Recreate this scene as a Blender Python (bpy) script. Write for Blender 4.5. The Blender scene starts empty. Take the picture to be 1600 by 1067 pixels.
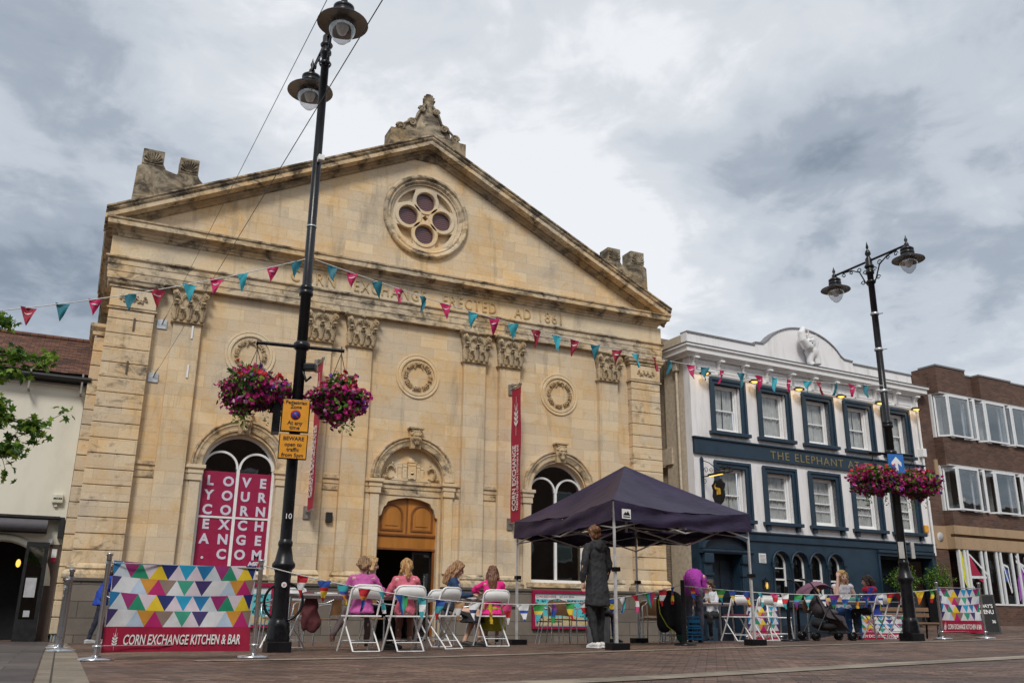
import bpy, bmesh, math, random
from mathutils import Vector, Matrix, geometry, noise
R = math.radians
PI = math.pi
rnd = random.Random(7)
S = bpy.context.scene
C = S.collection

# ---------------------------------------------------------------- camera
cd = bpy.data.cameras.new('camera'); cam = bpy.data.objects.new('camera', cd); C.objects.link(cam); S.camera = cam
cd.sensor_width = 36.0; cd.lens = 36.0*1395.2/1600; cd.clip_start = .05; cd.clip_end = 3000
PITCH, ROLL, YAW = .29804, .01059, .44727
fw = Vector((math.sin(YAW)*math.cos(PITCH), math.cos(YAW)*math.cos(PITCH), math.sin(PITCH)))
r0 = Vector((math.cos(YAW), -math.sin(YAW), 0)); u0 = r0.cross(fw)
rr = r0*math.cos(ROLL)+u0*math.sin(ROLL); uu = -r0*math.sin(ROLL)+u0*math.cos(ROLL)
m3 = Matrix((rr, uu, -fw)).transposed()
cam.matrix_world = Matrix.Translation((0, 0, .47)) @ m3.to_4x4()

# ---------------------------------------------------------------- sky, sun, exposure
S.view_settings.view_transform = 'Standard'; S.view_settings.look = 'None'
S.view_settings.exposure = 0.22; S.view_settings.gamma = 1.0
W = bpy.data.worlds.new('World'); S.world = W; W.use_nodes = True
def world():
    nt = W.node_tree; N = nt.nodes; L = nt.links; N.clear()
    out = N.new('ShaderNodeOutputWorld'); bg = N.new('ShaderNodeBackground'); L.new(bg.outputs[0], out.inputs[0])
    sky = N.new('ShaderNodeTexSky'); sky.sky_type = 'NISHITA'; sky.sun_disc = False
    sky.sun_elevation = R(48); sky.sun_rotation = R(205)
    tc = N.new('ShaderNodeTexCoord')
    sep = N.new('ShaderNodeSeparateXYZ'); L.new(tc.outputs['Generated'], sep.inputs[0])
    def math_(op, a, b=None, c=None):
        n = N.new('ShaderNodeMath'); n.operation = op
        for i, v in enumerate((a, b, c)):
            if v is None: continue
            if isinstance(v, (int, float)): n.inputs[i].default_value = v
            else: L.new(v, n.inputs[i])
        return n.outputs[0]
    z = math_('MAXIMUM', sep.outputs[2], 0.0); zz = math_('ADD', z, .22)
    px = math_('DIVIDE', sep.outputs[0], zz); py = math_('DIVIDE', sep.outputs[1], zz)
    cv = N.new('ShaderNodeCombineXYZ'); L.new(px, cv.inputs[0]); L.new(py, cv.inputs[1]); cv.inputs[2].default_value = 3.7
    def noi(scale, det, rough, dist=0.0, off=(0, 0, 0)):
        mp = N.new('ShaderNodeMapping'); mp.inputs['Location'].default_value = off; L.new(cv.outputs[0], mp.inputs[0])
        n = N.new('ShaderNodeTexNoise'); n.inputs['Scale'].default_value = scale; n.inputs['Detail'].default_value = det
        n.inputs['Roughness'].default_value = rough; n.inputs['Distortion'].default_value = dist; L.new(mp.outputs[0], n.inputs['Vector'])
        return n.outputs[0]
    a = noi(1.5, 6, .5, .35, (2.2, .8, 0)); b = noi(.55, 3, .5, .3, (5.1, 3.3, 0)); c = noi(5.0, 6, .55, .5, (1, 9, 0))
    def blob(d, power, amt):            # a thicker bank of cloud in one quarter of the sky
        d = Vector(d).normalized(); dp = N.new('ShaderNodeVectorMath'); dp.operation = 'DOT_PRODUCT'
        nr = N.new('ShaderNodeVectorMath'); nr.operation = 'NORMALIZE'; L.new(tc.outputs['Generated'], nr.inputs[0])
        L.new(nr.outputs[0], dp.inputs[0]); dp.inputs[1].default_value = d
        p = math_('POWER', math_('MAXIMUM', dp.outputs['Value'], 0.0), power); return math_('MULTIPLY', p, amt)
    t = math_('MULTIPLY', a, .95); t = math_('ADD', t, math_('MULTIPLY', b, .55)); d_ = noi(13.0, 5, .6, .6, (4, 2, 0)); t = math_('ADD', t, math_('ADD', math_('MULTIPLY', c, .44), math_('MULTIPLY', d_, .16))); t = math_('SUBTRACT', t, .19)
    for d, pw, am in CLOUDS: t = math_('ADD', t, blob(d, pw, am))
    ramp = N.new('ShaderNodeValToRGB'); cr = ramp.color_ramp; cr.interpolation = 'EASE'
    cr.elements[0].position = .54; cr.elements[0].color = (.22, .265, .32, 1)
    cr.elements[1].position = 1.0; cr.elements[1].color = (.78, .80, .83, 1)
    for p, q in ((.66, (.34, .385, .45, 1)), (.78, (.50, .545, .60, 1)), (.90, (.62, .65, .69, 1))):
        e = cr.elements.new(p); e.color = q
    L.new(t, ramp.inputs[0])
    mul = N.new('ShaderNodeMix'); mul.data_type = 'RGBA'; mul.blend_type = 'MULTIPLY'; mul.inputs[0].default_value = 1
    L.new(sky.outputs[0], mul.inputs[6]); mul.inputs[7].default_value = (.1, .1, .1, 1)
    mx = N.new('ShaderNodeMix'); mx.data_type = 'RGBA'; mx.inputs[0].default_value = .93
    L.new(mul.outputs[2], mx.inputs[6]); L.new(ramp.outputs[0], mx.inputs[7]); L.new(mx.outputs[2], bg.inputs[0]); bg.inputs[1].default_value = 1.0
def pixdir(x, y): return rr*((x-800)/1395.2) - uu*((y-533.5)/1395.2) + fw
CLOUDS = [(pixdir(640, 160), 50, .14), (pixdir(1000, 420), 60, .06), (pixdir(1250, 200), 40, -.10), (pixdir(1560, 100), 30, -.10),
          (pixdir(60, 470), 160, -.22), (pixdir(120, 230), 60, -.09), (pixdir(100, 50), 120, .0), (pixdir(330, 90), 120, .08), (pixdir(1500, 480), 90, -.07), (pixdir(760, 60), 300, -.10), (pixdir(620, 150), 400, -.05), (pixdir(850, 330), 80, .06)]
world()
sd = bpy.data.lights.new('sun', 'SUN'); sun = bpy.data.objects.new('sun', sd); C.objects.link(sun)
sd.energy = 1.9; sd.angle = R(14); sd.color = (1.0, .955, .89)
SUNDIR = Vector((-.42, -.75, .88)).normalized()        # towards the sun
sun.rotation_euler = SUNDIR.to_track_quat('Z', 'Y').to_euler()

# ---------------------------------------------------------------- materials
MATS = {}
def srgb(r, g, b): return tuple(((v/255/12.92) if v/255 <= .04045 else ((v/255+.055)/1.055)**2.4) for v in (r, g, b))
class NT:
    def __init__(s, name):
        s.m = bpy.data.materials.new(name); s.m.use_nodes = True; s.t = s.m.node_tree; s.N = s.t.nodes; s.L = s.t.links
        s.b = s.N['Principled BSDF']; s.tc = s.N.new('ShaderNodeTexCoord'); s.o = s.tc.outputs['Object']
    def n(s, kind, **kw):
        x = s.N.new('ShaderNode'+kind)
        for k, v in kw.items():
            if k.startswith('_'): setattr(x, k[1:], v)
            else: x.inputs[k.replace('__', ' ')].default_value = v
        return x
    def link(s, a, b): s.L.new(a, b)
    def noise(s, scale, det=4, rough=.55, dist=0, vec=None):
        x = s.n('TexNoise', Scale=scale, Detail=det, Roughness=rough, Distortion=dist); s.link(vec or s.o, x.inputs['Vector']); return x.outputs[0]
    def ramp(s, v, stops):
        x = s.N.new('ShaderNodeValToRGB'); cr = x.color_ramp
        while len(cr.elements) < len(stops): cr.elements.new(.5)
        for e, (p, c) in zip(cr.elements, stops): e.position = p; e.color = (*c, 1) if not isinstance(c, (int, float)) else (c, c, c, 1)
        s.link(v, x.inputs[0]); return x.outputs[0]
    def mix(s, f, a, b, mode='MIX'):
        x = s.N.new('ShaderNodeMix'); x.data_type = 'RGBA'; x.blend_type = mode
        for i, v in ((0, f), (6, a), (7, b)):
            if isinstance(v, (int, float)): x.inputs[i].default_value = v
            elif isinstance(v, tuple): x.inputs[i].default_value = (*v, 1)
            else: s.link(v, x.inputs[i])
        return x.outputs[2]
    def math(s, op, a, b=0.0):
        x = s.N.new('ShaderNodeMath'); x.operation = op
        for i, v in enumerate((a, b)):
            if isinstance(v, (int, float)): x.inputs[i].default_value = v
            else: s.link(v, x.inputs[i])
        return x.outputs[0]
    def col(s, c): s.link(c, s.b.inputs['Base Color'])
    def bump(s, h, strength=.3, dist=.01):
        x = s.n('Bump', Strength=strength, Distance=dist); s.link(h, x.inputs['Height']); s.link(x.outputs[0], s.b.inputs['Normal'])
    def wallvec(s):
        sp = s.N.new('ShaderNodeSeparateXYZ'); s.link(s.o, sp.inputs[0])
        cb = s.N.new('ShaderNodeCombineXYZ'); s.link(s.math('ADD', sp.outputs[0], sp.outputs[1]), cb.inputs[0]); s.link(sp.outputs[2], cb.inputs[1]); return cb.outputs[0]
    def scaled(s, vec, sc):
        x = s.n('Mapping'); x.inputs['Scale'].default_value = sc; s.link(vec, x.inputs[0]); return x.outputs[0]
def M(name, c=(.5, .5, .5), rough=.6, metal=0, var=.12, scale=9, bump=0, emit=0, spec=.5, coat=0, stretch=None):
    if name in MATS: return MATS[name]
    t = NT(name); t.b.inputs['Roughness'].default_value = rough; t.b.inputs['Metallic'].default_value = metal
    t.b.inputs['Specular IOR Level'].default_value = spec
    v = t.scaled(t.o, stretch) if stretch else None
    nz = t.noise(scale, 4, .6, 0, v)
    a = tuple(x*(1-var*1.6) for x in c); b = tuple(min(1, x*(1+var)) for x in c)
    col = t.ramp(nz, [(.3, a), (.7, b)]); t.col(col)
    if rough > .2: t.link(t.ramp(nz, [(.3, max(.05, rough-.1)), (.7, min(1, rough+.1))]), t.b.inputs['Roughness'])
    if bump: t.bump(t.noise(scale*4, 4, .6), bump, .01)
    if emit: t.b.inputs['Emission Color'].default_value = (*c, 1); t.b.inputs['Emission Strength'].default_value = emit
    if coat: t.b.inputs['Coat Weight'].default_value = coat
    MATS[name] = t.m; return t.m
def glass(name, tint=(.05, .06, .07), see=.75, rough=.02, gmin=.1, gcol=(.9, .95, .95)):
    if name in MATS: return MATS[name]
    t = NT(name); out = t.N['Material Output']
    g = t.n('BsdfGlossy', Roughness=rough); g.inputs[0].default_value = (*gcol, 1); tr = t.n('BsdfTransparent'); tr.inputs[0].default_value = (see, see, see*1.02, 1)
    fr = t.n('LayerWeight', Blend=.5); p5 = t.math('POWER', fr.outputs['Facing'], 4.0); ad = t.math('ADD', t.math('MULTIPLY', p5, .9), gmin); cl = t.math('MINIMUM', ad, 1.0)
    nz = t.noise(1.3, 2, .5); t.bump(nz, .12, .02)
    bm = [x for x in t.N if x.bl_idname == 'ShaderNodeBump'][0]; t.link(bm.outputs[0], g.inputs['Normal'])
    mx = t.n('MixShader'); t.link(cl, mx.inputs[0]); t.link(tr.outputs[0], mx.inputs[1]); t.link(g.outputs[0], mx.inputs[2]); t.link(mx.outputs[0], out.inputs[0])
    MATS[name] = t.m; return t.m
def stone(name, base=(.70, .575, .405), joints=True, dirt=0.0, carve=False):
    if name in MATS: return MATS[name]
    t = NT(name); t.b.inputs['Roughness'].default_value = .9; t.b.inputs['Specular IOR Level'].default_value = .2
    wv = t.wallvec()
    pale = tuple(x*1.18 for x in base); warm = (base[0]*1.02, base[1]*.86, base[2]*.62); grey = (base[0]*.70, base[1]*.74, base[2]*.84)
    big = t.noise(.55, 5, .6, .4); c = t.ramp(big, [(.3, grey), (.46, base), (.6, warm), (.75, pale)])
    med = t.noise(2.6, 6, .65, .8); c = t.mix(t.ramp(med, [(.42, 0.0), (.62, .55)]), c, base)
    if joints:
        br = t.n('TexBrick', Scale=1.0, Mortar__Size=.0035, Mortar__Smooth=.4, Bias=-.35, Brick__Width=.78, Row__Height=.297)
        br.inputs['Color1'].default_value = (.50, .50, .50, 1); br.inputs['Color2'].default_value = (1, 1, 1, 1); br.inputs['Mortar'].default_value = (.12, .12, .12, 1)
        t.link(wv, br.inputs['Vector'])
        bw = t.ramp(br.outputs[0], [(.0, (.50, .43, .34)), (.5, (.84, .82, .82)), (.8, (1.03, 1.0, .95)), (1.0, (1.32, 1.27, 1.15))])
        c = t.mix(.75, c, bw, 'MULTIPLY')
        # smaller pale replaced blocks, here and there
        b2 = t.n('TexBrick', Scale=1.0, Mortar__Size=.0, Brick__Width=.52, Row__Height=.0995, Bias=-.75); b2.inputs['Color1'].default_value = (0, 0, 0, 1); b2.inputs['Color2'].default_value = (1, 1, 1, 1)
        mp = t.n('Mapping'); mp.inputs['Location'].default_value = (3.3, .0, 0); t.link(wv, mp.inputs[0]); t.link(mp.outputs[0], b2.inputs['Vector'])
        msk = t.math('MULTIPLY', t.ramp(b2.outputs[0], [(.62, 0.0), (.75, 1.0)]), t.ramp(t.noise(.9, 3, .6), [(.46, 0.0), (.58, .62)]))
        c = t.mix(msk, c, tuple(x*1.38 for x in base))
    st = t.noise(1.0, 7, .7, .3, t.scaled(t.o, (2.2, 2.2, .35))); c = t.mix(t.ramp(st, [(.54, 0.0), (.74, .6)]), c, (.19, .155, .11))
    och = t.noise(1.7, 5, .65, .5, t.scaled(t.o, (1, 1, 1.6))); c = t.mix(t.ramp(och, [(.58, 0.0), (.71, .55)]), c, (.54, .34, .13)); lim = t.noise(3.2, 7, .72, .9, t.scaled(t.o, (1, 1, 2.6))); c = t.mix(t.ramp(lim, [(.60, 0.0), (.68, .6)]), c, (.74, .66, .50))
    fn = t.noise(26, 5, .7); c = t.mix(.5, c, t.ramp(fn, [(.3, .78), (.7, 1.12)]), 'MULTIPLY')
    if dirt:
        dn = t.noise(2.1, 8, .72, .6, t.scaled(t.o, (1, 1, 1.5))); c = t.mix(t.ramp(dn, [(.56-.26*dirt, 0.0), (.72-.2*dirt, .94)]), c, (.060, .050, .040))
        pn = t.noise(9, 5, .7); c = t.mix(t.ramp(pn, [(.62, 0.0), (.70, .35)]), c, (.40, .36, .27))
    t.col(c)
    h = t.noise(14, 7, .7)
    if joints:
        hh = t.math('ADD', t.math('MULTIPLY', h, .35), br.outputs['Fac']); hh = t.math('SUBTRACT', t.math('MULTIPLY', h, .35), br.outputs['Fac']); t.bump(hh, .45, .012)
    else: t.bump(h, .6 if carve else .4, .012)
    MATS[name] = t.m; return t.m
def brick(name, c1, c2, mortar, w=.225, h=.075, ms=.008, rough=.85, bmp=.5, painted=False):
    if name in MATS: return MATS[name]
    t = NT(name); t.b.inputs['Roughness'].default_value = rough; wv = t.wallvec()
    br = t.n('TexBrick', Scale=1.0, Mortar__Size=ms, Mortar__Smooth=.3, Brick__Width=w, Row__Height=h)
    br.inputs['Color1'].default_value = (*c1, 1); br.inputs['Color2'].default_value = (*c2, 1); br.inputs['Mortar'].default_value = (*mortar, 1); t.link(wv, br.inputs['Vector'])
    c = t.mix(.7, br.outputs[0], t.ramp(t.noise(1.1, 6, .65, .4), [(.3, .62), (.7, 1.2)]), 'MULTIPLY')
    c = t.mix(.5, c, t.ramp(t.noise(30, 3, .6), [(.3, .8), (.7, 1.15)]), 'MULTIPLY')
    t.col(c); t.bump(t.math('SUBTRACT', t.math('MULTIPLY', t.noise(20, 4), .3), br.outputs['Fac']), bmp, .008)
    MATS[name] = t.m; return t.m

# ---------------------------------------------------------------- mesh builder
class MB:
    def __init__(s): s.v = []; s.f = []; s.mi = []; s.sm = []
    def add(s, vs, fs, mi=0, smooth=False):
        o = len(s.v); s.v += [tuple(v) for v in vs]
        for f in fs: s.f.append(tuple(i+o for i in f)); s.mi.append(mi); s.sm.append(smooth)
        return s
    def box(s, x0, x1, y0, y1, z0, z1, mi=0):
        vs = [(x0,y0,z0),(x1,y0,z0),(x1,y1,z0),(x0,y1,z0),(x0,y0,z1),(x1,y0,z1),(x1,y1,z1),(x0,y1,z1)]
        return s.add(vs, [(0,3,2,1),(4,5,6,7),(0,1,5,4),(1,2,6,5),(2,3,7,6),(3,0,4,7)], mi)
    def bbox(s, x0, x1, y0, y1, z0, z1, b=.01, mi=0):     # bevelled box
        bm = bmesh.new(); bmesh.ops.create_cube(bm, size=1)
        for v in bm.verts: v.co = Vector((x0+(v.co.x+.5)*(x1-x0), y0+(v.co.y+.5)*(y1-y0), z0+(v.co.z+.5)*(z1-z0)))
        bmesh.ops.bevel(bm, geom=bm.edges[:], offset=b, segments=2, affect='EDGES', profile=.6)
        bm.verts.index_update(); s.add([v.co for v in bm.verts], [[v.index for v in f.verts] for f in bm.faces], mi); bm.free(); return s
    def bar(s, a, b, w, h=None, up=(0, 0, 1), mi=0):       # rectangular bar from a to b
        a = Vector(a); b = Vector(b); h = h or w; d = (b-a).normalized(); u = Vector(up)
        if abs(d.dot(u)) > .98: u = Vector((0, 1, 0))
        r = d.cross(u).normalized(); u = r.cross(d)
        vs = [p + r*(w/2*i) + u*(h/2*j) for p in (a, b) for i, j in ((-1,-1),(1,-1),(1,1),(-1,1))]
        return s.add(vs, [(0,3,2,1),(4,5,6,7),(0,1,5,4),(1,2,6,5),(2,3,7,6),(3,0,4,7)], mi)
    def tube(s, pts, r, n=8, mi=0, cap=True, closed=False):
        pts = [Vector(p) for p in pts]; k = len(pts); rs = r if isinstance(r, (list, tuple)) else [r]*k
        vs = []; prev = None
        for i, p in enumerate(pts):
            a = pts[(i-1) % k] if (closed or i) else pts[0]; b = pts[(i+1) % k] if (closed or i < k-1) else pts[-1]
            d = (b-a).normalized() if (b-a).length > 1e-9 else Vector((0, 0, 1))
            if prev is None:
                u = Vector((0, 0, 1)) if abs(d.z) < .9 else Vector((0, 1, 0)); x = d.cross(u).normalized()
            else: x = (prev - d*prev.dot(d)).normalized()
            prev = x; y = d.cross(x)
            for j in range(n): t = 2*PI*j/n; vs.append(p + (x*math.cos(t)+y*math.sin(t))*rs[i])
        fs = []
        for i in range(k if closed else k-1):
            for j in range(n): a = i*n+j; b = i*n+(j+1) % n; c = ((i+1) % k)*n; fs.append((a, b, c+(j+1) % n, c+j))
        s.add(vs, fs, mi, True)
        if cap and not closed: s.add(vs[:n][::-1], [tuple(range(n))], mi); s.add(vs[-n:], [tuple(range(n))], mi)
        return s
    def lathe(s, prof, n=16, at=(0, 0, 0), mi=0, smooth=True, sx=1, sy=1, arc=None, mat=None):
        vs = []; a0, a1 = arc or (0, 2*PI); full = arc is None; m = n if full else n+1
        for r, z in prof:
            for j in range(m):
                t = a0+(a1-a0)*j/n; p = Vector((r*math.cos(t)*sx, r*math.sin(t)*sy, z)); p = (mat @ p) if mat else p + Vector(at); vs.append(p)
        fs = []
        for i in range(len(prof)-1):
            for j in range(n):
                b = (j+1) % m; fs.append((i*m+j, i*m+b, (i+1)*m+b, (i+1)*m+j))
        return s.add(vs, fs, mi, smooth)
    def ball(s, c, r, n=10, mi=0, rot=None):
        rx, ry, rz = r if isinstance(r, (tuple, list)) else (r, r, r); c = Vector(c); h = max(4, n//2+1); vs = []; fs = []
        for i in range(h+1):
            ph = PI*i/h
            for j in range(n):
                t = 2*PI*j/n; p = Vector((rx*math.sin(ph)*math.cos(t), ry*math.sin(ph)*math.sin(t), -rz*math.cos(ph)))
                vs.append(c + (rot @ p if rot else p))
        for i in range(h):
            for j in range(n): fs.append((i*n+j, i*n+(j+1) % n, (i+1)*n+(j+1) % n, (i+1)*n+j))
        return s.add(vs, fs, mi, True)
    def poly(s, loops, y0, y1, mi=0, axis='Y', mat=None):  # loops of (x, z), first outer, rest holes, extruded y0..y1
        pts = [p for l in loops for p in l]; tri = geometry.tessellate_polygon([[Vector((p[0], p[1], 0)) for p in l] for l in loops])
        def P(p, y):
            v = {'Y': (p[0], y, p[1]), 'X': (y, p[0], p[1]), 'Z': (p[0], p[1], y)}[axis]; return mat @ Vector(v) if mat else v
        k = len(pts); vs = [P(p, y0) for p in pts]+[P(p, y1) for p in pts]; fs = []
        for t in tri:
            a, b, c = (pts[i] for i in t); ar = (b[0]-a[0])*(c[1]-a[1])-(b[1]-a[1])*(c[0]-a[0])
            if abs(ar) < 1e-10: continue
            t = t if (ar > 0) else t[::-1]
            fs.append(tuple(t)); fs.append(tuple(i+k for i in t[::-1]))
        o = 0
        for l in loops:
            n = len(l); A = sum(l[i][0]*l[(i+1) % n][1]-l[(i+1) % n][0]*l[i][1] for i in range(n))
            for i in range(n):
                a, b = o+i, o+(i+1) % n
                q = (a, a+k, b+k, b); inner = l is not loops[0]
                fs.append(q if (A > 0) != inner else q[::-1])
            o += n
        return s.add(vs, fs, mi)
    def sweep(s, path, prof, mi=0, up=(0, 0, 1), closed=False, smooth=False):
        """profile of (out, up) swept along a path whose 'out' side is d x up"""
        path = [Vector(p) for p in path]; k = len(path); n = len(prof); U = Vector(up); vs = []
        for i, p in enumerate(path):
            if closed: d0 = (p-path[i-1]).normalized(); d1 = (path[(i+1) % k]-p).normalized()
            else:
                d0 = (p-path[i-1]).normalized() if i else (path[1]-p).normalized(); d1 = (path[i+1]-p).normalized() if i < k-1 else d0
            o0 = d0.cross(U).normalized(); o1 = d1.cross(U).normalized(); o = (o0+o1).normalized(); sc = 1/max(.3, o.dot(o0))
            for a, b in prof: vs.append(p+o*a*sc+U*b)
        fs = []
        for i in range(k if closed else k-1):
            j0 = i*n; j1 = ((i+1) % k)*n
            for j in range(n): q = (j+1) % n; fs.append((j0+j, j1+j, j1+q, j0+q))
        if not closed: fs += [tuple(range(n)), tuple(range((k-1)*n, k*n))[::-1]]
        return s.add(vs, fs, mi, smooth)
    def mesh(s, me, mat=None, mi=0, smooth=False):
        return s.add([(mat @ v.co) if mat else v.co for v in me.vertices], [tuple(p.vertices) for p in me.polygons], mi, smooth)
    def xf(s, mat, start=0):
        for i in range(start, len(s.v)): s.v[i] = tuple(mat @ Vector(s.v[i]))
        return s
    def build(s, name, mats, parent=None, **kw):
        me = bpy.data.meshes.new(name); me.from_pydata(s.v, [], s.f)
        for m in (mats if isinstance(mats, (list, tuple)) else [mats]): me.materials.append(m)
        me.polygons.foreach_set('material_index', s.mi); me.polygons.foreach_set('use_smooth', s.sm)
        bm = bmesh.new(); bm.from_mesh(me); bmesh.ops.recalc_face_normals(bm, faces=bm.faces) if kw.pop('fix', True) else None; bm.to_mesh(me); bm.free()
        me.update(); o = bpy.data.objects.new(name, me); C.objects.link(o)
        if parent: o.parent = parent
        return tag(o, **kw)
def tag(o, label=None, cat=None, group=None, kind=None):
    if label: o['label'] = label
    if cat: o['category'] = cat
    if group: o['group'] = group
    if kind: o['kind'] = kind
    return o
def thing(name, label, cat, loc=(0, 0, 0), rz=0, group=None):
    o = bpy.data.objects.new(name, None); o.empty_display_size = .2; C.objects.link(o); o.location = loc; o.rotation_euler = (0, 0, rz); return tag(o, label, cat, group)
KIDS = {}
def kids(o): return [x for x in bpy.data.objects if x.parent == o]
def dup(o, loc=None, rz=None, label=None, parent=None):
    c = o.copy(); C.objects.link(c); c.parent = parent
    if loc is not None: c.location = loc
    if rz is not None: c.rotation_euler = (0, 0, rz)
    if label: c['label'] = label
    for ch in kids(o): dup(ch, parent=c)
    return c
FONT = {}
def text(body, size, align='CENTER', ext=.0, off=.0, shear=0, space=1.0, xs=1.0, ay='BOTTOM_BASELINE', line=1.0):
    cu = bpy.data.curves.new('t', 'FONT'); cu.body = body; cu.size = size; cu.align_x = align; cu.align_y = ay; cu.extrude = ext; cu.offset = off; cu.shear = shear; cu.space_character = space; cu.resolution_u = 3; cu.space_line = line
    o = bpy.data.objects.new('t', cu); C.objects.link(o); dg = bpy.context.evaluated_depsgraph_get(); dg.update()
    me = bpy.data.meshes.new_from_object(o.evaluated_get(dg)); bpy.data.objects.remove(o)
    for v in me.vertices: v.co.x *= xs
    return me
FACE = Matrix.Rotation(R(90), 4, 'X')                     # text plane -> vertical, facing -Y
def T(x, y, z): return Matrix.Translation((x, y, z))
def arc(cx, cz, r, a0, a1, n): return [(cx+r*math.cos(R(a0+(a1-a0)*i/n)), cz+r*math.sin(R(a0+(a1-a0)*i/n))) for i in range(n+1)]
def archloop(cx, r, z0, zs, n=20): return [(cx-r, z0), (cx+r, z0)] + arc(cx, zs, r, 0, 180, n)
def remesh(mb, vox, smooth=2, name='b'):
    o = mb.build(name, []); m = o.modifiers.new('r', 'REMESH'); m.mode = 'VOXEL'; m.voxel_size = vox
    if smooth: q = o.modifiers.new('s', 'SMOOTH'); q.iterations = smooth; q.factor = .5
    dg = bpy.context.evaluated_depsgraph_get(); dg.update(); me = bpy.data.meshes.new_from_object(o.evaluated_get(dg)); old = o.data
    bpy.data.objects.remove(o); bpy.data.meshes.remove(old); r = MB(); r.mesh(me, smooth=True); bpy.data.meshes.remove(me); return r
def ss(t): t = min(1, max(0, t)); return t*t*(3-2*t)
def g(x, y):
    s = ss((y-12)/9); return .012*min(14, max(0, x-4))*(1-s) - .15*s + .48*ss((x-19)/7)*s

# ================================================================ ground
def make_ground():
    def axis(a, b, c, d, st, far): # fine between b and c
        v = [a, a*.5+b*.5]; x = b
        while x < c: v.append(x); x += st
        v += [c, c*.5+d*.5, d]; return v
    xs = axis(-600, -12, 44, 700, 1.0, 0); ys = axis(-600, -20, 40, 700, 1.0, 0)
    mb = MB(); vs = [(x, y, g(x, y)-.004) for y in ys for x in xs]; n = len(xs)
    mb.add(vs, [(j*n+i, j*n+i+1, (j+1)*n+i+1, (j+1)*n+i) for j in range(len(ys)-1) for i in range(n-1)], 0, True)
    t = NT('block_paving'); t.b.inputs['Specular IOR Level'].default_value = .2
    mp = t.n('Mapping'); mp.inputs['Rotation'].default_value = (0, 0, R(-7+45)); t.link(t.o, mp.inputs[0])
    br = t.n('TexBrick', Scale=1.0, Mortar__Size=.006, Mortar__Smooth=.2, Brick__Width=.2, Row__Height=.1); t.link(mp.outputs[0], br.inputs['Vector'])
    br.inputs['Color1'].default_value = (.095, .060, .048, 1); br.inputs['Color2'].default_value = (.25, .155, .115, 1); br.inputs['Mortar'].default_value = (.030, .024, .021, 1)
    c = t.mix(.8, br.outputs[0], t.ramp(t.noise(.8, 6, .7, .4), [(.3, .55), (.72, 1.35)]), 'MULTIPLY')
    c = t.mix(t.ramp(t.noise(2.6, 5, .7), [(.58, 0.0), (.72, .5)]), c, (.26, .215, .185))
    c = t.mix(t.ramp(t.noise(6, 4, .7, .5), [(.60, 0.0), (.68, .6)]), c, (.035, .028, .026))
    c = t.mix(t.ramp(t.noise(11, 2, .5), [(.68, 0.0), (.70, .7)]), c, (.38, .34, .30)); c = t.mix(t.ramp(t.noise(.33, 4, .6, .5), [(.45, 0.0), (.6, .5)]), c, (.075, .055, .048))
    t.col(c); t.link(t.ramp(t.noise(1.4, 5, .6), [(.35, .42), (.7, .8)]), t.b.inputs['Roughness'])
    t.bump(t.math('SUBTRACT', t.math('MULTIPLY', t.noise(12, 4), .5), br.outputs['Fac']), .6, .012)
    mb.build('ground', t.m, kind='structure')
    def strip(name, pts, w, m, dz, n=40):
        mb = MB(); a = Vector((*pts[0], 0)); b = Vector((*pts[1], 0)); d = (b-a).normalized(); s = Vector((-d.y, d.x, 0))*w/2; vs = []
        k = 5
        for i in range(n+1):
            p = a.lerp(b, i/n)
            for j in range(k): q = p+s*(j/(k-1)*2-1); vs.append((q.x, q.y, g(q.x, q.y)+dz))
        mb.add(vs, [(i*k+j, i*k+j+1, (i+1)*k+j+1, (i+1)*k+j) for i in range(n) for j in range(k-1)]); return mb.build(name, m, kind='structure')
    def slabs(nm, c1, c2, w, h, rot, off=0):
        t = NT(nm); t.b.inputs['Roughness'].default_value = .6
        mp = t.n('Mapping'); mp.inputs['Rotation'].default_value = (0, 0, rot); mp.inputs['Location'].default_value = (off, 0, 0); t.link(t.o, mp.inputs[0])
        br = t.n('TexBrick', Scale=1.0, Mortar__Size=.008, Brick__Width=w, Row__Height=h); t.link(mp.outputs[0], br.inputs['Vector'])
        br.inputs['Color1'].default_value = (*c1, 1); br.inputs['Color2'].default_value = (*c2, 1); br.inputs['Mortar'].default_value = (.03, .026, .022, 1)
        c = t.mix(.8, br.outputs[0], t.ramp(t.noise(2.2, 6, .7, .4), [(.3, .55), (.7, 1.3)]), 'MULTIPLY'); c = t.mix(.6, c, t.ramp(t.noise(30, 4, .7), [(.3, .75), (.7, 1.2)]), 'MULTIPLY')
        t.col(c); t.bump(t.math('SUBTRACT', t.math('MULTIPLY', t.noise(16, 4), .5), br.outputs['Fac']), .5, .01); return t.m
    band = slabs('band_stone', (.22, .18, .135), (.34, .28, .21), .6, 2.0, R(-7))
    strip('kerb_strip', [(1.3, 10.12), (32, 13.9)], .27, band, .003, 80)
    strip('kerb_strip', [(.6, 5.9), (24, 9.4)], .36, band, .003, 80)
    strip('path', [(.09, 1.0), (.03, 21.4)], .34, slabs('kerb_band', (.17, .14, .105), (.25, .205, .155), .75, 2.0, R(90)), .006, 60)
    strip('pavement', [(-4.2, 1.0), (-4.25, 22.4)], 8.2, slabs('flagstone', (.062, .052, .052), (.125, .105, .10), .75, .5, R(0)), .002, 60)
make_ground()

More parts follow.
